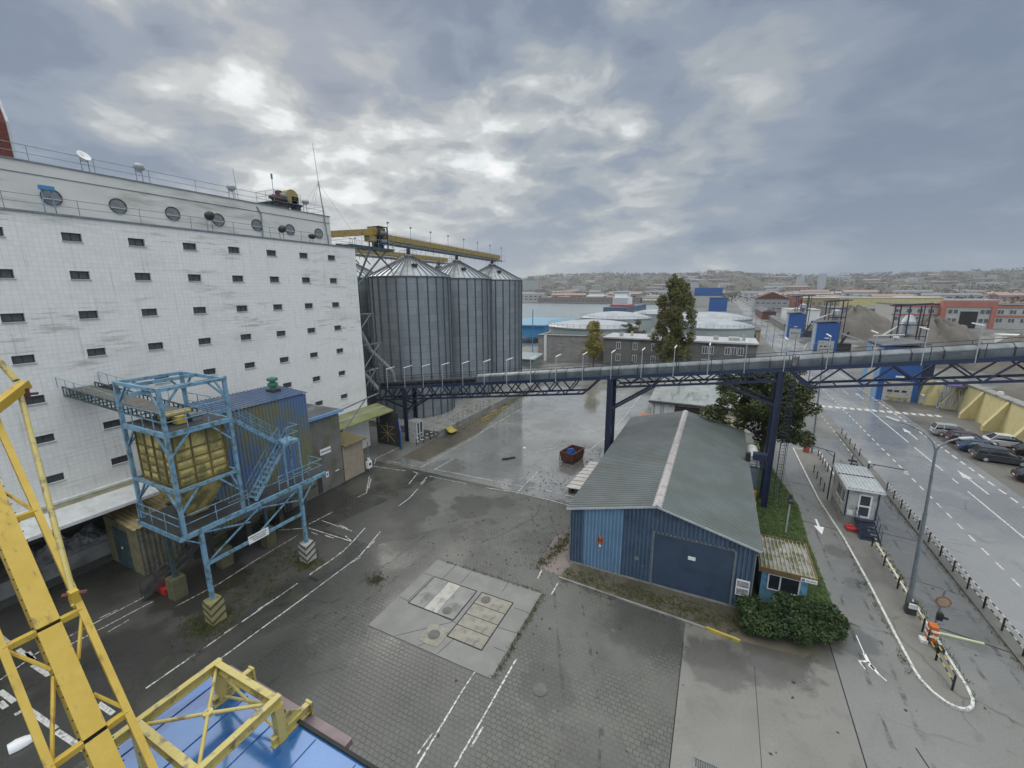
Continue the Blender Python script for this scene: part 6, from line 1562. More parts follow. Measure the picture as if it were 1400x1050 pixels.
def house(name, label, cat, x0, x1, y0, y1, h, wall, roof, wins, group=None, kind='flat', wsz=(1.1, 1.3), left=True):
    """box building with its windows as parts; wins = list of (x, z) on the front, also repeated along the left side"""
    t = thing(name, label, cat, ((x0 + x1) / 2, (y0 + y1) / 2, 0), group)
    MB().box(x0, y0, 0, x1, y1, h).build('wall', wall, t)
    if kind == 'flat':
        MB().box(x0 - .3, y0 - .3, h, x1 + .3, y1 + .3, h + .35).build('roof', roof, t)
    elif kind == 'hip':
        m = min(x1 - x0, y1 - y0) / 2; rh = m * .65
        b = MB(); c0 = [(x0 - .5, y0 - .5, h), (x1 + .5, y0 - .5, h), (x1 + .5, y1 + .5, h), (x0 - .5, y1 + .5, h)]
        ry0, ry1 = (y0 + m, y1 - m) if y1 - y0 >= x1 - x0 else ((y0 + y1) / 2,) * 2
        rx0, rx1 = ((x0 + x1) / 2,) * 2 if y1 - y0 >= x1 - x0 else (x0 + m, x1 - m)
        b.add(c0 + [(rx0, ry0, h + rh), (rx1, ry1, h + rh)], [(0, 1, 5, 4) if rx0 != rx1 else (0, 1, 4), (1, 2, 5) if rx0 != rx1 else (1, 2, 5, 4), (2, 3, 4, 5) if rx0 != rx1 else (2, 3, 5), (3, 0, 4) if rx0 != rx1 else (3, 0, 4, 5), (0, 1, 2, 3)])
        b.build('roof', roof, t)
    else:
        b = MB(); xm = (x0 + x1) / 2; rh = (x1 - x0) * .22
        b.prism([(x0 - .4, y0 - .4, h), (x1 + .4, y0 - .4, h), (xm, y0 - .4, h + rh)], (0, y1 - y0 + .8, 0)); b.build('roof', roof, t)
    first = None
    for x, z in wins:
        if first is None:
            first = MB().box(x - wsz[0] / 2, y0 - .06, z - wsz[1] / 2, x + wsz[0] / 2, y0 - .01, z + wsz[1] / 2).build('window', 'glass_grey', t); X_, Z_ = x, z
            b = MB(); w2, h2 = wsz[0] / 2, wsz[1] / 2; e = .09
            b.box(x - w2 - e, y0 - .1, z - h2 - e, x - w2, y0 - .03, z + h2 + e).box(x + w2, y0 - .1, z - h2 - e, x + w2 + e, y0 - .03, z + h2 + e).box(x - w2, y0 - .1, z + h2, x + w2, y0 - .03, z + h2 + e).box(x - w2, y0 - .1, z - h2 - e, x + w2, y0 - .03, z - h2).box(x - e / 2, y0 - .09, z - h2, x + e / 2, y0 - .065, z + h2)
            fr_ = b.build('frame', 'white_clean', first)
        else:
            o = first.copy(); COL.objects.link(o); o.parent = t; o.location = (x - X_, 0, z - Z_)
            d = fr_.copy(); COL.objects.link(d); d.parent = o
    return t


t = house('office_house', 'grey two storey office house with a white flat roof behind the bridge', 'house', -27.6, 8.5, 114, 126, 7.2, 'grey_render', 'white_roof',
          [(x, z) for z in (5.4, 2.2) for x in (-23.6, -19.3, -14.6, -2.6, -1.2, 2.4, 3.8, 5.2)], wsz=(1.0, 1.7))
b = MB()
for x, y, w_, h_ in ((-24, 117, .8, .9), (-21.5, 119, .6, 1.2), (-17, 118, .9, .8), (-14, 121, 3, 1.4), (-1, 118, 1.2, .9), (2.5, 117.5, 2.4, .8), (5.5, 119, .7, 1.3)): b.box(x, y, 7.55, x + w_, y + w_, 7.55 + h_)
b.build('chimneys', 'concrete_light', t)
b = MB(); b.rail([(-18, 122, 7.5), (-10, 122, 7.5)], h=2.0, sp=2, r=.04); b.tube((-24, 116, 7.5), (-24, 116, 10), .04).tube((-22.8, 116, 9.3), (-24.6, 116, 9.3), .03); b.build('roof_aerials', 'steel', t)
MB().box(-27.9, 113.65, 6.95, 8.8, 113.7, 7.2).build('eaves_band', 'dark_steel', t)


def tank(x, y, r, h, rise, label):
    t = thing('storage_tank', label, 'storage tank', (x, y, 0), 'round storage tanks by the harbour')
    MB().lathe((x, y, 0), [(r, 0), (r, h)], 72).build('shell', 'tank', t, smooth=True)
    pr = [(r + .15, h), (r + .15, h + .15)] + [(r * cos(a), h + .15 + rise * sin(a) ** 1.0) for a in [radians(6 * k) for k in range(1, 16)]]
    pr = [(r + .15, h - .1), (r + .15, h + .1)] + [(r * (1 - k / 12), h + .1 + rise * (1 - (1 - k / 12) ** 2)) for k in range(1, 13)]
    MB().lathe((x, y, 0), pr, 72).build('dome', 'tank_roof', t, smooth=True)
    b = MB(); n = 44
    for k in range(n):
        a = 2 * pi * k / n; a2 = 2 * pi * (k + 1) / n
        p = Vector((x + r * cos(a), y + r * sin(a), h)); q_ = Vector((x + r * cos(a2), y + r * sin(a2), h))
        b.tube(p, p + Vector((0, 0, 1.1)), .05, 4)
        for z in (1.1, .6): b.tube(p + Vector((0, 0, z)), q_ + Vector((0, 0, z)), .04, 4)
    b.build('railing', 'steel', t)
    b = MB(); b.lathe((x, y, 0), [(r + .02, h - .5), (r + .2, h - .5), (r + .2, h - .3), (r + .02, h - .3)], 60)
    for k in range(2): b.tube((x - r * .94 + k * 2, y - r * .36 - k * .9, 0), (x - r * .94 + k * 2, y - r * .36 - k * .9, h), .12, 6)
    b.build('wind_girder', 'steel', t)
    return t


tank(-37.8, 140, 14.6, 8.4, 1.7, 'grey storage tank with a pale dome behind the concrete bund wall, nearest on the left')
tank(-42.5, 196, 15.6, 7.8, 2.4, 'second pale domed tank, behind the nearest left tank')
tank(-3.4, 162, 14.2, 7.9, 2.2, 'pale domed tank right of the tall poplar behind the office house')
tank(-4.0, 215, 17, 7.4, 2.4, 'farther pale domed tank right of the poplar, mostly hidden')
tank(-30, 255, 15, 7.0, 2.0, 'most distant pale tank roof seen between the poplar and the ship')
b = MB().prism([(-46.4, 113.3, 0), (-32.3, 115.8, 0), (-25, 128, 0), (-25.6, 128.3, 0), (-32.8, 116.4, 0), (-46.2, 114.0, 0)], (0, 0, 7.4)).prism([(-46.4, 113.3, 0), (-46.9, 124, 0), (-46.3, 124, 0), (-45.8, 113.6, 0)], (0, 0, 7.4))
t = thing('bund_wall', 'tall board marked concrete bund wall in front of the nearest tank', 'wall', (-38, 115, 0)); b.build('wall', 'bund', t)
MB().beam((-46.5, 113.2, 7.45), (-32.2, 115.7, 7.45), .5, .2).build('coping', 'concrete_light', t); MB().prism([(-44.6, 113.5, 0), (-43.9, 113.62, 0), (-43.9, 113.3, 0), (-44.6, 113.2, 0)], (0, 0, 7.35)).build('pilaster', 'white', t)
b = MB().prism([(-86, 152, 1.5), (-62, 158, 1.5), (-60, 196, 1.5), (-84, 200, 1.5)], (0, 0, 4.4)); t = thing('quay_store', 'bright blue quay store beside the far right silo', 'store', (-73, 175, 0)); b.build('wall', 'quay_blue', t)
MB().prism([(-87, 151, 5.9), (-61.5, 157, 5.9), (-59.5, 197, 5.9), (-85, 201, 5.9)], (0, 0, .5)).build('roof', M('blue_pale_roof', (.16, .33, .46), rough=.4), t)
b = MB()
for k in range(5): b.box(-64.5 + k * 1.2, 119 + k * 2, 0, -63.7 + k * 1.2, 119.6 + k * 2, 4.2)
tag(b.build('bollard_row', 'white_clean', loc=(-62, 123, 0)), 'row of white posts under the blue quay store', 'posts')
b = MB().box(-58, 104, 0, -44, 110, 1.6); b.prism([(-58.5, 103.5, 1.6), (-43.5, 103.5, 1.6), (-43.5, 110.5, 2.4), (-58.5, 110.5, 2.4)], (0, 0, .2)); tag(b.build('low_shelter', M('teal_roof', (.16, .24, .26), (.26, .27, .26), rough=.4), loc=(-51, 107, 0)), 'low teal roofed shelter at the foot of the far right silo', 'shelter')
tag(MB().box(-50, 120, 0, -49.5, 124, .5).tube((-47.6, 112, 0), (-47.6, 112, 14.5), .12).build('dock_pole', 'quay_blue', loc=(-47.6, 112, 0)), 'thin blue pole beside the concrete bund wall', 'pole')

# ship behind the tanks
t = thing('moored_ship', 'white ship superstructure with a red stripe showing above the tanks', 'ship', (-66, 330, 0))
MB().prism([(-74, 300, -1.2), (-58, 300, -1.2), (-57, 380, -1.2), (-75, 380, -1.2)], (0, 0, 9)).build('hull', 'shed_blue', t)
MB().box(-72, 312, 7.6, -58, 330, 9.4).build('stripe', M('ship_red', (.40, .10, .08), rough=.5), t)
MB().box(-70.5, 313, 9.4, -59.5, 328, 14.4).box(-69.5, 314, 14.4, -60.5, 324, 16.6).box(-71, 314, 16.5, -59, 320, 18.4).build('superstructure', 'white_clean', t)
b = MB()
for k in range(3): b.box(-70.2, 312.9, 10.2 + k * 1.4, -59.8, 312.97, 10.7 + k * 1.4)
b.box(-70.8, 313.9, 17.2, -59.2, 313.97, 17.9); b.build('window_band', 'glass_grey', t)
b = MB().beam((-66, 318, 19), (-66, 318, 25.5), .4).beam((-63, 320, 19), (-63, 320, 24), .3).beam((-69, 318, 22), (-62, 318, 22), .2).box(-67, 317, 19, -64, 321, 20.5); b.build('mast', 'steel', t)

# shipyard halls and port buildings
M('town_grey_wall', (.30, .31, .32), (.26, .27, .28), scale=.2, rough=.8); M('town_red_hazed', (.24, .19, .18), (.20, .165, .16), scale=.2, rough=.8)  # pier warehouse red is greyed, putting distance haze into the colour
house('shipyard_hall', 'tall pale shipyard hall with a dark blue top behind the poplar', 'hall', -60, -29.5, 560, 640, 29, 'booth_wall', 'navy', [], kind='flat')
t = house('shipyard_hall', 'long pale hall with a bright blue upper half right of the poplar', 'hall', -29, 0, 556, 590, 12.4, 'booth_wall', 'navy', [], kind='flat'); MB().box(-29.3, 555.5, 12.8, .3, 590.5, 21.4).build('upper_cladding', 'tower_blue', t)
house('shipyard_hall', 'smaller bright blue hall in front of the long pale one', 'hall', -10, 5, 436, 450, 12, 'tower_blue', 'navy', [], kind='flat')
tag(MB().tube((4.2, 520, 0), (4.2, 520, 23.5), .6, 10).build('chimney_stack', 'steel', loc=(4.2, 520, 0)), 'slim dark chimney at the right end of the blue halls', 'chimney')
t = house('ochre_house', 'small ochre house with a hipped grey roof and a blue gable by the road', 'house', 5.8, 13.0, 168, 180, 6.2, 'ochre', 'roof_felt', [(11.0, 4.2)], kind='hip', wsz=(1.8, 1.6)); MB().box(5.7, 167.9, 0, 9.0, 167.99, 6.1).build('blue_gable', 'tower_blue_light', t)
house('brick_office', 'long grey windowed factory with a brown gable beyond the road bend', 'factory', 26, 52, 430, 460, 11.5, 'town_grey_wall', 'rust', [(28.5 + k * 4, z) for k in range(6) for z in (3.5, 8)], kind='gable', wsz=(2.6, 1.6))
house('brick_factory', 'red brick block at the right end of the grey windowed factory', 'factory', 52.5, 60, 432, 460, 13.5, 'brick_wall', 'roof_felt', [(56, 8)], wsz=(2, 3))
house('dark_store', 'dark long shed with a slanted roof along the road', 'shed', 25, 33, 330, 395, 5, 'rust', 'roof_felt', [], kind='gable')
house('green_store', 'low grey shed roof along the road before the blue towers', 'shed', 28.6, 32.0, 245, 318, 3.0, 'grey_render', 'zinc_roof', [], kind='gable')
house('white_tent', 'white arched store tent behind the farther blue tower', 'tent', 34, 50, 290, 312, 8.2, 'white', 'white_roof', [], kind='flat')
house('yellow_store', 'long yellowish warehouse with a pale roof above the white tent', 'warehouse', 60.5, 84, 420, 450, 12.5, 'ochre', 'white_roof', [(63 + 4 * k, 8) for k in range(5)], wsz=(2, 3))
t = house('red_white_factory', 'long red and white factory with a central passage at the right', 'factory', 84, 220, 300, 330, 11.4, 'booth_wall', 'roof_felt', [(86.5 + k * 4.4, z) for k in range(30) for z in (4.0, 8.2) if not (101 < 86.5 + k * 4.4 < 124)], wsz=(2.4, 2.0))
MB().box(83.8, 299.7, 10.2, 220.3, 300, 11.7).box(83.8, 299.7, 5.7, 220.3, 299.95, 6.6).build('red_band', 'brick_wall', t)
MB().box(104, 296.5, 0, 121.5, 300, 10.6).build('portal_wall', 'booth_wall', t); MB().box(102.5, 296, 10.6, 123, 300, 13.6).box(102.5, 296, 0, 104.4, 300, 10.6).box(121.1, 296, 0, 123, 300, 10.6).build('portal_frame', 'brick_wall', t)
MB().box(110, 296.2, 0, 116.5, 296.6, 8.4).build('passage', 'dark', t)
for x in (105.3, 107.4, 117.4, 119.4):
    for z in (3, 7.4): MB().box(x, 296.3, z, x + 1.4, 296.5, z + 1.8).build('portal_window', 'glass_grey', t)
house('yellow_long_hall', 'very long low hall with a yellow wall and pale roof in the middle distance', 'hall', 84.5, 152, 440, 480, 12.5, 'wall_yellow', 'white_roof', [])
house('pier_store', 'long pier warehouse with reddish doors across the water', 'warehouse', -270, -110, 655, 680, 7.0, 'town_red_hazed', 'roof_felt', [(-264 + 6.4 * k, 3.2) for k in range(24)], wsz=(3.4, 3.8))
house('low_grey_hall', 'flat pale grey roofed hall between gravel heaps and the red and white factory', 'hall', 66, 140, 345, 400, 7, 'grey_render', 'zinc_roof', [])
house('white_hall', 'white low hall far at the right above the red and white factory', 'hall', 190, 235, 560, 590, 9, 'booth_wall', 'white_roof', [])
house('lorry_depot', 'row of white trailers on red lorry chassis before the factory', 'trailers', 88, 108, 205, 209, 4.0, 'white', 'white', [])
house('red_trailer', 'dark red trailer beside the white trailers at the right edge', 'trailer', 92, 104, 190, 193, 3.6, 'rust', 'white', [])
house('high_rise', 'tall pale apartment slab on the slope left above the harbour', 'apartment block', -893, -822, 1980, 2000, 64, 'tank', 'tank', [])
house('apartment_tower', 'white apartment tower on the wooded slope above the road', 'apartment block', 333, 357, 2050, 2075, 76, 'tank_roof', 'tank', [])
house('apartment_tower', 'shorter white apartment block left of the white tower on the slope', 'apartment block', 268, 293, 2100, 2120, 68, 'tank_roof', 'tank', [])

# town houses between the harbour and the hills
rr = random.Random(21)
kinds = []
TW = [('town_white', (.42, .43, .43)), ('town_grey', (.34, .35, .36)), ('town_red', (.30, .21, .18)), ('town_ochre', (.42, .36, .24)), ('town_dark', (.18, .19, .2))]
for nm, c in TW: M(nm, c, tuple(x * .9 for x in c), scale=.05, rough=.8, bump=0)
for nm, c in TW:
    t = thing('town_house', 'small distant block of the harbour town below the hills', 'house', (0, 0, 0), 'distant blocks of the harbour town')
    MB().box(-11, -7, -1, 11, 7, 9).build('wall', nm, t)
    MB().prism([(-11.5, -7.5, 9), (-11.5, 7.5, 9), (-11.5, 0, 11.5)], (23, 0, 0)).build('roof', rr.choice(['town_dark', 'town_dark', 'town_grey', 'town_red']), t)
    b = MB()
    for k in range(5):
        for z in (2, 5.6): b.box(-9.5 + 4 * k, -7.1, z, -7.3 + 4 * k, -7.02, z + 1.6)
    b.build('windows', 'glass_grey', t)
    kinds.append(t)


def terr(x, y):
    if y < 1500: return 0
    v_ = (y - 1500) / 3100; s_ = min(1, v_ / .8); s_ = s_ * s_ * (3 - 2 * s_); return -2 + interp(RID, x) * s_


used = set()
for k in range(240):
    if k < 70: y = rr.uniform(665, 1000)
    elif k < 150: y = rr.uniform(1000, 1700)
    else: y = rr.uniform(1700, 3100)
    ax = rr.uniform(-.50, .48)
    if y < 900 and ax > -.1 and ax < .0: ax -= .2
    if abs(ax - .035) < .02: ax += .08
    x = ax * y
    i = rr.choice([0, 0, 0, 1, 1, 2, 3, 4]); src = kinds[i]
    o = src if i not in used else copy_tree(src, (0, 0, 0)); used.add(i)
    s_ = rr.uniform(.55, 1.2) * (1 + max(0, y - 1500) / 2400)
    o.location = (x, y, terr(x, y)); o.scale = (s_ * rr.uniform(.8, 2.6), s_, s_ * rr.uniform(.6, 1.4)); o.rotation_euler = (0, 0, rr.uniform(-.5, .5))

# ------------------------------------------------------------------ vegetation


def leaves(b, c_, r, n, size, rr, shell=.55, flat=1.0):
    """n small leaf cards scattered through an ellipsoid, denser near its surface"""
    for _ in range(n):
        while True:
            d = Vector((rr.uniform(-1, 1), rr.uniform(-1, 1), rr.uniform(-1, 1)))
            if .01 < d.length < 1: break
        d.normalize(); q = shell + (1 - shell) * rr.random() ** .6
        p = Vector((c_[0] + d.x * r[0] * q, c_[1] + d.y * r[1] * q, c_[2] + d.z * r[2] * q))
        u = Vector((rr.gauss(0, 1), rr.gauss(0, 1), rr.gauss(0, .6) * flat)).normalized()
        w = u.cross(Vector((rr.gauss(0, 1), rr.gauss(0, 1), rr.gauss(0, 1)))).normalized()
        s = size * rr.uniform(.6, 1.4); u *= s; w *= s * .6
        o = len(b.v); b.v += [tuple(p - u), tuple(p - w * .8), tuple(p + u), tuple(p + w)]; b.f.append((o, o + 1, o + 2, o + 3))


def limbs(b, base, tips, r0, rr):
    for tp in tips:
        base_ = Vector(base); tp = Vector(tp); m = base_.lerp(tp, .5) + Vector((rr.uniform(-.3, .3), rr.uniform(-.3, .3), .3))
        b.tube(base_, m, r0 * .6, 6, r0 * .35); b.tube(m, tp, r0 * .35, 6, r0 * .08)


def tree(name, label, x, y, H, trunk_r, blobs, mat, n, size, seed, group=None, shell=.5):
    rr = random.Random(seed)
    t = thing(name, label, 'tree', (x, y, 0), group)
    b = MB(); zt = H * .82
    b.tube((x, y, 0), (x + .1, y, H * .3), trunk_r, 10, trunk_r * .8).tube((x + .1, y, H * .3), (x, y, zt), trunk_r * .8, 8, trunk_r * .15)
    for k in range(14):
        c_, r = rr.choice(blobs); z0 = max(H * .2, c_[2] - r[2] * 1.1 - .5); z0 = min(z0, zt * .9)
        limbs(b, (x, y, z0), [(c_[0] + rr.uniform(-.5, .5) * r[0], c_[1] + rr.uniform(-.5, .5) * r[1], c_[2] + rr.uniform(-.2, .6) * r[2])], trunk_r * .6, rr)
    b.build('trunk', 'bark', t)
    b = MB(); vol = [r[0] * r[1] * r[2] for c_, r in blobs]; tot = sum(v ** .75 for v in vol)
    for (c_, r), v in zip(blobs, vol): leaves(b, c_, r, int(n * v ** .75 / tot), size, rr, shell)
    b.build('crown', mat, t)
    return t


rr = random.Random(31)
bl = []
PR = [(3.5, 3.6), (6, 4.9), (9, 5.3), (14, 5.3), (17, 4.8), (19, 3.9), (21, 3.0), (22.8, 2.1), (24, 1.0)]
for k in range(96):
    z = 3.8 + 17.2 * (k / 95); R0 = interp(PR, z); br_ = rr.uniform(.7, 1.3) * min(1, R0 / 3 + .25); a = rr.uniform(0, 6.3); q = rr.random() ** .4 * max(0, R0 - br_ * .7)
    bl.append(((-9.1 + q * cos(a) - (z > 20) * .5, 105 + q * sin(a), z), (br_, br_, br_ * rr.uniform(1.0, 1.5))))
bl += [((-10.0, 105, 22.3), (.8, .8, 1.3)), ((-11, 105, 21.2), (.9, .9, 1.2)), ((-8.6, 105, 21.4), (1, 1, 1.3))]
tree('poplar_tree', 'tall dense poplar standing above the bridge, left of the blue halls', -9.6, 105, 23, .42, bl, 'leaf_poplar', 24000, .23, 1, shell=.3)
rr = random.Random(5); bl = []
for k in range(30):
    z = rr.uniform(3.5, 11.4); w = 3.3 * (1 - ((z - 6) / 6.4) ** 2 * .7) * .8; a = rr.uniform(0, 6.3); q = rr.uniform(0, 1) * w
    bl.append(((-28.8 + q * cos(a), 108.5 + q * sin(a), z), (rr.uniform(.7, 1.3), rr.uniform(.7, 1.3), rr.uniform(.7, 1.3))))
tree('young_tree', 'small yellowish tree at the left corner of the grey office house', -28.8, 108.5, 11, .18, bl, 'leaf_yellow', 7000, .2, 2, shell=.3)
rr = random.Random(8); bl = []
for k in range(58):
    a = rr.uniform(0, 6.3); q = rr.uniform(.1, 1); z = 7.0 + rr.uniform(-1, 1) * 4.5 * math.sqrt(1 - (q * .85) ** 2)
    bl.append(((5.0 + 5.0 * q * cos(a), 53.0 + 4.0 * q * sin(a), z), (rr.uniform(.8, 1.5), rr.uniform(.8, 1.4), rr.uniform(.6, 1.1))))
tree('broadleaf_tree', 'dark green broadleaf tree under the bridge at the far end of the yard shed', 5.6, 53.0, 10, .3, bl, 'leaf_mid', 26000, .16, 3, shell=.35)
rr = random.Random(12); bl = []
for k in range(14): bl.append(((rr.uniform(6, 17), rr.uniform(104, 110), rr.uniform(2, 4.6)), (rr.uniform(1.2, 2), rr.uniform(1, 1.6), rr.uniform(.8, 1.6))))
t = thing('shrub_row', 'reddish brown bushes along the road beyond the bridge', 'shrub', (11, 107, 0))
b = MB(); 
for c_, r in bl: leaves(b, c_, r, 330, .22, rr, .3)
b.build('foliage', 'leaf_autumn', t)
b = MB()
for c_, r in bl: b.tube((c_[0], c_[1], 0), c_, .07, 5)
b.build('stems', 'bark', t)
for k, (x, y, h, s_, lab) in enumerate(((-22, 133, 10.5, 2.6, 'sparse dark tree rising behind the roof of the office house'), (-25.5, 134, 9.6, 1.8, 'thin dark tree behind the left end of the office roof'))):
    rr = random.Random(40 + k); bl = [((x + rr.uniform(-1, 1) * s_, y + rr.uniform(-1, 1) * s_ * .6, h - rr.uniform(0, 3.5)), (s_ * .4, s_ * .4, s_ * .3)) for _ in range(9)]
    tree('bare_tree', lab, x, y, h - 1, .2, bl, 'leaf_autumn', 1300, .2, 50 + k, shell=.2)

# the hedge bush by the kiosk
rr = random.Random(77); t = thing('hedge_bush', 'dense dark green bush spreading in front of the small kiosk', 'bush', (5.2, 26.8, 0))
b = MB(); bl = []
for k in range(46):
    a = rr.uniform(0, 6.3); q = math.sqrt(rr.random()); x = 5.3 + 2.75 * q * cos(a); y = 26.9 + 1.5 * q * sin(a) + (x - 5.2) * .28
    bl.append(((x, y, .25 + 1.35 * (1 - q * q * .55) * rr.uniform(.45, 1)), (rr.uniform(.4, .7), rr.uniform(.4, .65), rr.uniform(.35, .6))))
for c_, r in bl: leaves(b, c_, r, 560, .085, rr, .45)
b.build('foliage', 'leaf_hedge', t)
b = MB()
for k in range(60):
    c_, r = rr.choice(bl); b.tube((c_[0] * .6 + 5.2 * .4, c_[1] * .6 + 26.8 * .4, 0), c_, .025, 4, .01)
b.build('stems', 'bark', t)

# grass, weeds, leaf litter
def tufts(b, pts, n, h, rr, spread=.12):
    for (x, y) in pts:
        for _ in range(n):
            a = rr.uniform(0, 6.3); px, py = x + rr.gauss(0, spread), y + rr.gauss(0, spread); hh = h * rr.uniform(.5, 1.3); w = .018
            dx, dy = cos(a) * w, sin(a) * w; lx, ly = rr.gauss(0, .35) * hh, rr.gauss(0, .35) * hh
            o = len(b.v); b.v += [(px - dx, py - dy, .01), (px + dx, py + dy, .01), (px + lx, py + ly, hh)]; b.f.append((o, o + 1, o + 2))


rr = random.Random(55)


def inpoly(x, y, P_):
    c_ = False
    for (x1, y1), (x2, y2) in zip(P_, P_[1:] + P_[:1]):
        if (y1 > y) != (y2 > y) and x < (x2 - x1) * (y - y1) / (y2 - y1) + x1: c_ = not c_
    return c_


GP = [(3.4, 29), (6.4, 29), (8.2, 31), (8.0, 38), (8.2, 45), (7.1, 52), (6.0, 60), (3.4, 60)]
pts = []
while len(pts) < 3600:
    x, y = rr.uniform(3.4, 8.3), rr.uniform(29, 60)
    if inpoly(x, y, GP): pts.append((x, y))
b = MB(); tufts(b, pts, 9, .14, rr, .1)
tag(b.build('grass_blades', M('blade', (.06, .11, .02), (.09, .12, .03), scale=1.5, rough=.8, bump=0)), 'short grass growing between shed and lane', 'grass', kind='stuff')
b = MB(); P_ = []
for k in range(420): P_.append((rr.gauss(-26.6, .8), rr.gauss(12.0, .7)))
for k in range(260): P_.append((rr.gauss(-26.3, .6), rr.gauss(18.9, .5)))
for k in range(480): P_.append((rr.uniform(-30, -25.6), rr.uniform(13, 19.5)))
for k in range(120): y = rr.uniform(16.2, 23.3); P_.append((-9.0 + rr.gauss(0, .06), y))
for k in range(60): P_.append((rr.uniform(-17, -9.2), 23.4 + rr.gauss(0, .05)))
for k in range(420): a = rr.random(); P_.append((-10.4 + rr.gauss(0, .28) + 1.2 * a, 25.8 + a * 7 + rr.gauss(0, .3)))
for k in range(800): P_.append((rr.uniform(-8.5, 3), rr.gauss(25.9, .55)))
for k in range(240): P_.append((rr.uniform(6.3, 7.6), rr.uniform(27.5, 30.5)))
for k in range(260): y = rr.uniform(46, 78); P_.append((-33.2 + abs(rr.gauss(0, .7)), y))
for k in range(130): P_.append((13.2 + rr.gauss(0, .05), rr.uniform(25, 46)))
for k in range(130): P_.append((16.4 + rr.gauss(0, .07), rr.uniform(25, 60)))
for k in range(60): P_.append((rr.gauss(-20.2, .4), rr.gauss(19.5, .3)))
for k in range(70): P_.append((10.8 + rr.gauss(0, .1), rr.uniform(26, 40)))
tufts(b, P_, 7, .13, rr, .09)
tag(b.build('weeds', 'weed'), 'low weeds and moss along joints and walls', 'weeds', kind='stuff')
b = MB()
for k in range(900):
    m = rr.random()
    if m < .55: x, y = rr.gauss(-12.8, 2.2), rr.uniform(36, 52)
    elif m < .75: x, y = rr.uniform(-23, -9), rr.uniform(24, 40)
    else: x, y = rr.uniform(-22, 16), rr.uniform(12, 60)
    s = rr.uniform(.03, .11); a = rr.uniform(0, 6.3); zz_ = .024
    b.poly([(x + s * cos(a + q) * rr.uniform(.5, 1.2), y + s * sin(a + q) * rr.uniform(.5, 1.2), zz_) for q in (0, 1.2, 2.4, 3.6, 4.9)])
tag(b.build('leaf_litter', M('litter', (.05, .04, .025), (.03, .03, .02), rough=.8, bump=0)), 'dark fallen leaves and crumbs on the wet yard', 'leaf litter', kind='stuff')
t = thing('rubber_strip', 'dark crumpled rubber strip lying in the open yard', 'rubber strip', (-21.4, 43.2, 0))
MB().prism([(-22.0, 42.6, .03), (-21.5, 42.9, .03), (-20.8, 43.9, .03), (-21.1, 44.0, .03), (-21.6, 43.3, .03), (-22.1, 43.0, .03)], (0, 0, .12)).build('strip', 'rubber', t)
tag(MB().lathe((-21.2, 47.4, 0), [(.01, .18), (.16, .15), (.24, .06), (.24, 0)], 9).build('white_sack', 'white', loc=(-21.2, 47.4, 0)), 'small white bundle lying alone in the wet yard', 'bundle')

# far tree belts
b = MB(); rr = random.Random(91)
for k in range(1150):
    if k < 350: y = rr.uniform(660, 1700)
    else: y = rr.uniform(1700, 3900)
    ax = rr.uniform(-.5, .5); x = ax * y
    if abs(ax - .035) < .02 and y < 900: continue
    if y < 700 and x < -60: continue
    s = rr.uniform(3.5, 7) * (1 + y / 2000)
    leaves(b, (x, y, terr(x, y) + s * .5), (s * rr.uniform(1, 3), s, s * .8), 42, 1.1 + y / 1100, rr, .5)
tag(b.build('distant_trees', leaf_mat('leaf_far', (.045, .042, .022), (.085, .055, .024), (.032, .04, .02))), 'autumn tree belts between the distant town blocks', 'trees', kind='stuff')

# lamp posts along the far road
lp = None
for k, (x, y) in enumerate([(17.0, 100), (17.0, 122), (17.2, 146), (17.4, 172), (17.6, 200), (17.8, 232), (18, 268), (18.2, 310)]):
    if lp is None:
        lp = thing('road_lamp', 'slim road lamp nearest beyond the bridge on the left kerb', 'lamp post', (x, y, 0), 'slim lamps along the far road')
        MB().tube((x, y, 0), (x, y, 9.5), .11, 6, .07).build('pole', 'steel', lp); MB().beam((x, y, 9.5), (x + 1.6, y, 9.8), .12).build('lamp_head', 'steel', lp)
    else:
        copy_tree(lp, (x, y, 0), ['', 'second slim road lamp beyond the bridge', 'third slim road lamp beyond the bridge', 'fourth slim road lamp beyond the bridge', 'fifth slim road lamp along the far road', 'sixth slim road lamp along the far road', 'seventh slim road lamp, near the road bend', 'eighth and last slim road lamp at the road bend'][k])
# faint tyre tracks and drag marks across the paving
b = MB(); rr = random.Random(17)
def track(pts, w=.22, gap=1.75):
    for side in (0, gap):
        for (x0, y0), (x1, y1) in zip(pts, pts[1:]):
            d = Vector((x1 - x0, y1 - y0, 0)); L = d.length; d.normalize(); nrm = Vector((d.y, -d.x, 0)) * side
            k = max(1, int(L / .8))
            for i in range(k):
                if rr.random() < .25: continue
                p = Vector((x0, y0, .0225)) + nrm + d * (L * i / k); q_ = p + d * (L / k); o = Vector((d.y, -d.x, 0)) * w * rr.uniform(.3, .55)
                b.poly([p - o, p + o, q_ + o * rr.uniform(.6, 1.1), q_ - o * rr.uniform(.6, 1.1)])
track([(-21, 6), (-21.2, 16), (-20.4, 26), (-17, 36), (-14, 48)])
track([(-3.5, 8), (-5, 16), (-8.5, 24), (-13, 31), (-19, 42)])
track([(8.6, 12), (8.7, 24), (9.0, 34), (8.9, 48)], gap=1.3)
track([(14.0, 14), (14.2, 28), (14.4, 44), (14.5, 60)], gap=1.5)
mt, n, bb = new_mat('tyre_mark')
tt = n.n('ShaderNodeBsdfTransparent'); ms = n.n('ShaderNodeMixShader'); v = n.n('ShaderNodeTexCoord').outputs['Object']
bb.inputs['Base Color'].default_value = (.035, .035, .032, 1); bb.inputs['Roughness'].default_value = .4
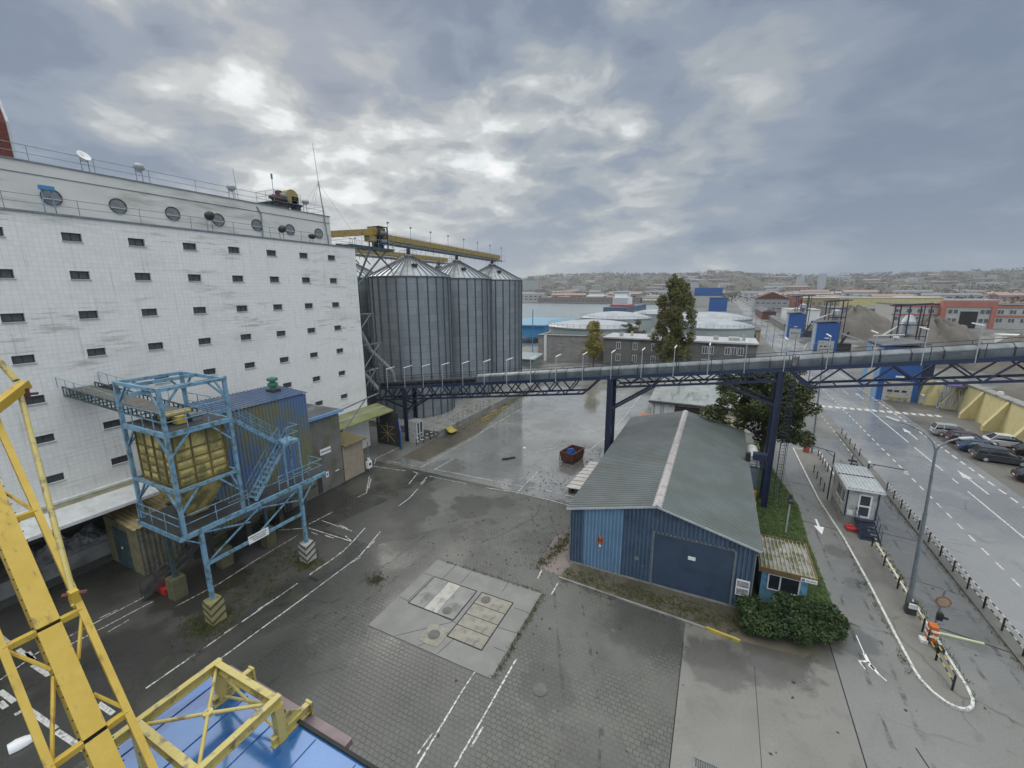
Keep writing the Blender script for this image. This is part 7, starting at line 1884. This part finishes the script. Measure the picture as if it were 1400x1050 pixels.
n.l(n.m('MULTIPLY', n.ss(n.noise(v, 1.3, 6, .65), .42, .68), .38), ms.inputs[0]); n.l(tt.outputs[0], ms.inputs[1]); n.l(bb.outputs[0], ms.inputs[2])
outn = [x for x in n.t.nodes if x.type == 'OUTPUT_MATERIAL'][0]; n.l(ms.outputs[0], outn.inputs['Surface'])
struct('tyre_marks', b, mt)
# ------------------------------------------------------------------ yellow crane boom and blue crane house in the foreground
U = Vector((-.6967, .0474, .7158)).normalized(); Q0 = Vector((-8.48, 0, 13.0)); UX = Vector((-.6967, 0, .7158)).normalized()


def bp(s, y, off=0.0):
    """point on the inclined boom plane: s metres up the slope, at lateral position y"""
    p = Q0 + UX * s; nrm = Vector((.7158, 0, .6967)); p = p + nrm * off; return Vector((p.x, y + s * .068 * 1.0, p.z))


t = thing('crane_boom', 'big inclined yellow steel boom with riveted plate girder crossing the lower left corner', 'crane boom', (-8.5, 2, 13))
f = MB(); gy0, gy1 = 1.86, 2.16
for a, b_ in ((-3.0, -.03), (.03, 1.95), (2.01, 6.0), (6.06, 12)):
    a_, b2 = bp(a, 0), bp(b_, 0)
    vs = []
    for p, s in ((a_, a), (b2, b_)):
        for yy, oo in ((gy0, -.28), (gy1, -.28), (gy1, 0), (gy0, 0)):
            vs.append(bp(s, yy, oo))
    f.add(vs, [(0, 1, 2, 3), (7, 6, 5, 4), (0, 4, 5, 1), (1, 5, 6, 2), (2, 6, 7, 3), (3, 7, 4, 0)])
f.build('plate_girder', 'crane_yellow', t)
f = MB()
for s in (0, 1.98, 6.03): f.beam(bp(s, gy0 - .01, -.13), bp(s, gy1 + .01, -.13), .05, .24, up=tuple(UX))
f.build('joint_gap', 'dark', t)
f = MB(); s = -2.6
while s < 11:
    for yy in (gy0, gy1): f.beam(bp(s, yy - .022, -.012), bp(s, yy + .022, -.012), .016, .016)
    s += .2
f.build('bolts', 'black_paint', t)
f = MB()
for yy in (1.48, 2.44): f.beam(bp(-3, yy, -.05), bp(12 if yy > 2 else 3.5, yy, -.05), .1, .12)
for s in (-2.0, 0, 1.98, 4.1, 6.1, 8.1):
    f.beam(bp(s, 1.48 if s < 4 else gy0, -.05), bp(s, gy0, -.05), .1, .1); f.beam(bp(s, gy1, -.05), bp(s, 2.44, -.05), .1, .1)
f.build('side_booms', 'crane_yellow', t)
f = MB()
f.tube(bp(0, 1.5, -.05), bp(1.2, gy0, -.12), .03); f.tube(bp(1.95, 1.5, -.05), bp(1.3, gy0, -.05), .03); f.tube(bp(1.9, 2.42, -.05), bp(1.2, gy1, -.08), .03); f.tube(bp(.1, 2.42, -.05), bp(.6, gy1, -.05), .03); f.tube(bp(4.1, 2.42, -.05), bp(4.7, gy1, -.05), .03)
f.build('lacing', 'crane_yellow', t)
f = MB()
f.tube((-13.30, 3.38, 17.95), (-10.05, 2.56, 14.62), .046, 12); f.tube((-10.05, 2.56, 14.62), (-9.95, 2.5, 14.5), .03)
f.tube((-13.42, 3.40, 18.15), (-14.9, 3.0, 20.1), .06, 10)
f.build('tie_rod', 'frame_yellow', t)
f = MB(); f.beam((-13.38, 3.52, 18.05), (-12.6, 2.6, 17.6), .16, .18); f.build('tie_head', 'crane_yellow', t); MB().box(-10.1, 2.5, 14.45, -9.95, 2.62, 14.75).build('tie_foot', 'crane_yellow', t)
f = MB().box(-13.4, 3.3, 17.78, -13.2, 3.5, 17.98).tube((-13.45, 3.2, 17.85), (-13.15, 3.6, 17.85), .03); f.tube((-10.15, 2.45, 14.68), (-9.9, 2.7, 14.68), .035); f.build('pin_fittings', 'rust', t)
f = MB().tube(bp(-.6, .95, -.3), bp(1.4, .78, -.3), .05, 8).tube(bp(-.6, .86, -.32), bp(1.4, .69, -.32), .03, 8).tube(bp(.2, .7, -.3), bp(.2, 1.0, -.3), .04); f.build('service_pipes', 'crane_yellow', t)

t = thing('crane_house', 'glossy wet blue roofed crane house at the bottom edge of the picture', 'crane house', (-7, 2, 8))
rb = M('crane_blue_roof', (.02, .12, .36), (.03, .15, .40), scale=.8, rough=.16, rv=.14, spec=1.0, metal=.25, dirt=(.02, .06, .2), dscale=.9, dlo=.5, dhi=.62, damt=.75, stretch=(1.4, .6, 1), bump=.05)
rbn = rb.node_tree.nodes['Principled BSDF']; rbn.inputs['Coat Weight'].default_value = 1.0; rbn.inputs['Coat IOR'].default_value = 1.6; rbn.inputs['Coat Roughness'].default_value = .12
ZR = 11.0
MB().box(-10.2, -3, 6.5, -2.6, 4.5, ZR - .1).build('body', 'navy', t)
f = MB().box(-10.25, -3, ZR - .1, -2.2, 4.55, ZR); f.build('roof', rb, t)
f = MB()
for x in (-9.9, -8.9, -7.8, -6.7, -5.6, -4.5, -3.4): f.beam((x, -3, ZR + .012), (x, 4.5, ZR + .012), .03, .024)
f.build('roof_seams', rb, t)
MB().box(-8.4, 4.55, ZR - .3, -2.1, 4.62, ZR + .06).build('edge_flashing', 'dark', t); MB().box(-10.2, 4.58, ZR - .25, -6.1, 4.9, ZR - .1).build('ledge', M('pinkish_ledge', (.20, .15, .16), rough=.6), t)

t = thing('lifting_frame', 'yellow steel box frame with cross bracing bolted on the blue crane house roof', 'steel frame', (-8.3, 3.5, 11))
fx0, fx1, fy0, fy1, fz = -9.3, -7.33, 2.74, 4.2, 11.93
f = MB()
for a, b_ in (((fx0, fy0 - .6), (fx0, fy1 + .1)), ((fx1, fy0 - .6), (fx1, fy1 + .1)), ((fx0 + .07, fy1), (fx1 - .07, fy1)), ((fx0 + .07, fy0), (fx1 - .07, fy0))): f.ibeam((*a, fz), (*b_, fz), .13, .2, .025)
f.build('top_frame', 'frame_yellow', t)
f = MB()
for x in (fx0, fx1):
    for y in (fy0, fy1): MB().beam((x, y, ZR), (x, y, fz - .1), .17, .17).build('post', 'frame_yellow', t)
f = MB(); m = Vector(((fx0 + fx1) / 2, (fy0 + fy1) / 2, fz))
for p in ((fx0, fy0), (fx1, fy0), (fx1, fy1), (fx0, fy1)): f.tube((*p, fz - .02), m, .035, 10)
f.lathe((m.x, m.y, fz), [(.01, .05), (.09, .04), (.09, -.04), (.01, -.05)], 12)
f.tube((fx0 + .1, fy1, fz - .15), (fx1 - .1, fy1, ZR + .15), .03, 8); f.tube((fx1 - .1, fy1, fz - .15), (fx0 + .1, fy1, ZR + .15), .03, 8)
f.build('cross_brace', 'frame_yellow', t)
f = MB()
for x in (fx0, fx1):
    f = MB(); f.ibeam((x, fy1 - .2, ZR + .11), (x, fy1 + .68, ZR + .11), .13, .22, .025); f.beam((x, fy1 + .1, ZR + .42), (x, fy1 + .4, ZR + .15), .03, .26)
    f.box(x - .09, fy1 + .66, ZR - .12, x + .09, fy1 + .71, ZR + .24); f.build('foot_beam', 'frame_yellow', t)

# white shell on the asphalt
b = MB(); n = 14; vs = []; prof = [(0, .36, .38), (.35, .42, .44), (.7, .38, .38), (.95, .28, .3), (1.15, .16, .18), (1.3, .03, .04)]
for L_, w_, h_ in prof:
    for i in range(n + 1):
        a = pi * i / n; vs.append((-26.75 + L_ * .2 + w_ * cos(a) * .7, 3.7 + L_ * .72 - w_ * cos(a) * .14, .03 + h_ * .8 * sin(a)))
k = n + 1
b.add(vs, [(j * k + i, j * k + i + 1, (j + 1) * k + i + 1, (j + 1) * k + i) for j in range(len(prof) - 1) for i in range(n)])
b.add([(-26.73 + .3 * cos(pi * i / n) * .7, 3.74 - .3 * cos(pi * i / n) * .14, .02 + .3 * sin(pi * i / n)) for i in range(n + 1)], [tuple(range(n + 1))])
tag(b.build('white_shell', 'white_clean', loc=(-26.8, 4, 0), smooth=True), 'white boat shaped plastic shell lying on the dark asphalt behind the yellow boom', 'plastic shell')

# ------------------------------------------------------------------ haze
b = MB().box(-5600, -300, -4, 6600, 5200, 260)
hz_ = bpy.data.materials.new('haze_air'); hz_.use_nodes = True; nt = hz_.node_tree; nt.nodes.clear()
vp = nt.nodes.new('ShaderNodeVolumePrincipled'); vp.inputs['Color'].default_value = (.80, .86, .93, 1); vp.inputs['Density'].default_value = .00010
vp.inputs['Anisotropy'].default_value = .1
oo_ = nt.nodes.new('ShaderNodeOutputMaterial'); nt.links.new(vp.outputs[0], oo_.inputs['Volume'])
tag(b.build('haze', hz_), kind='stuff')
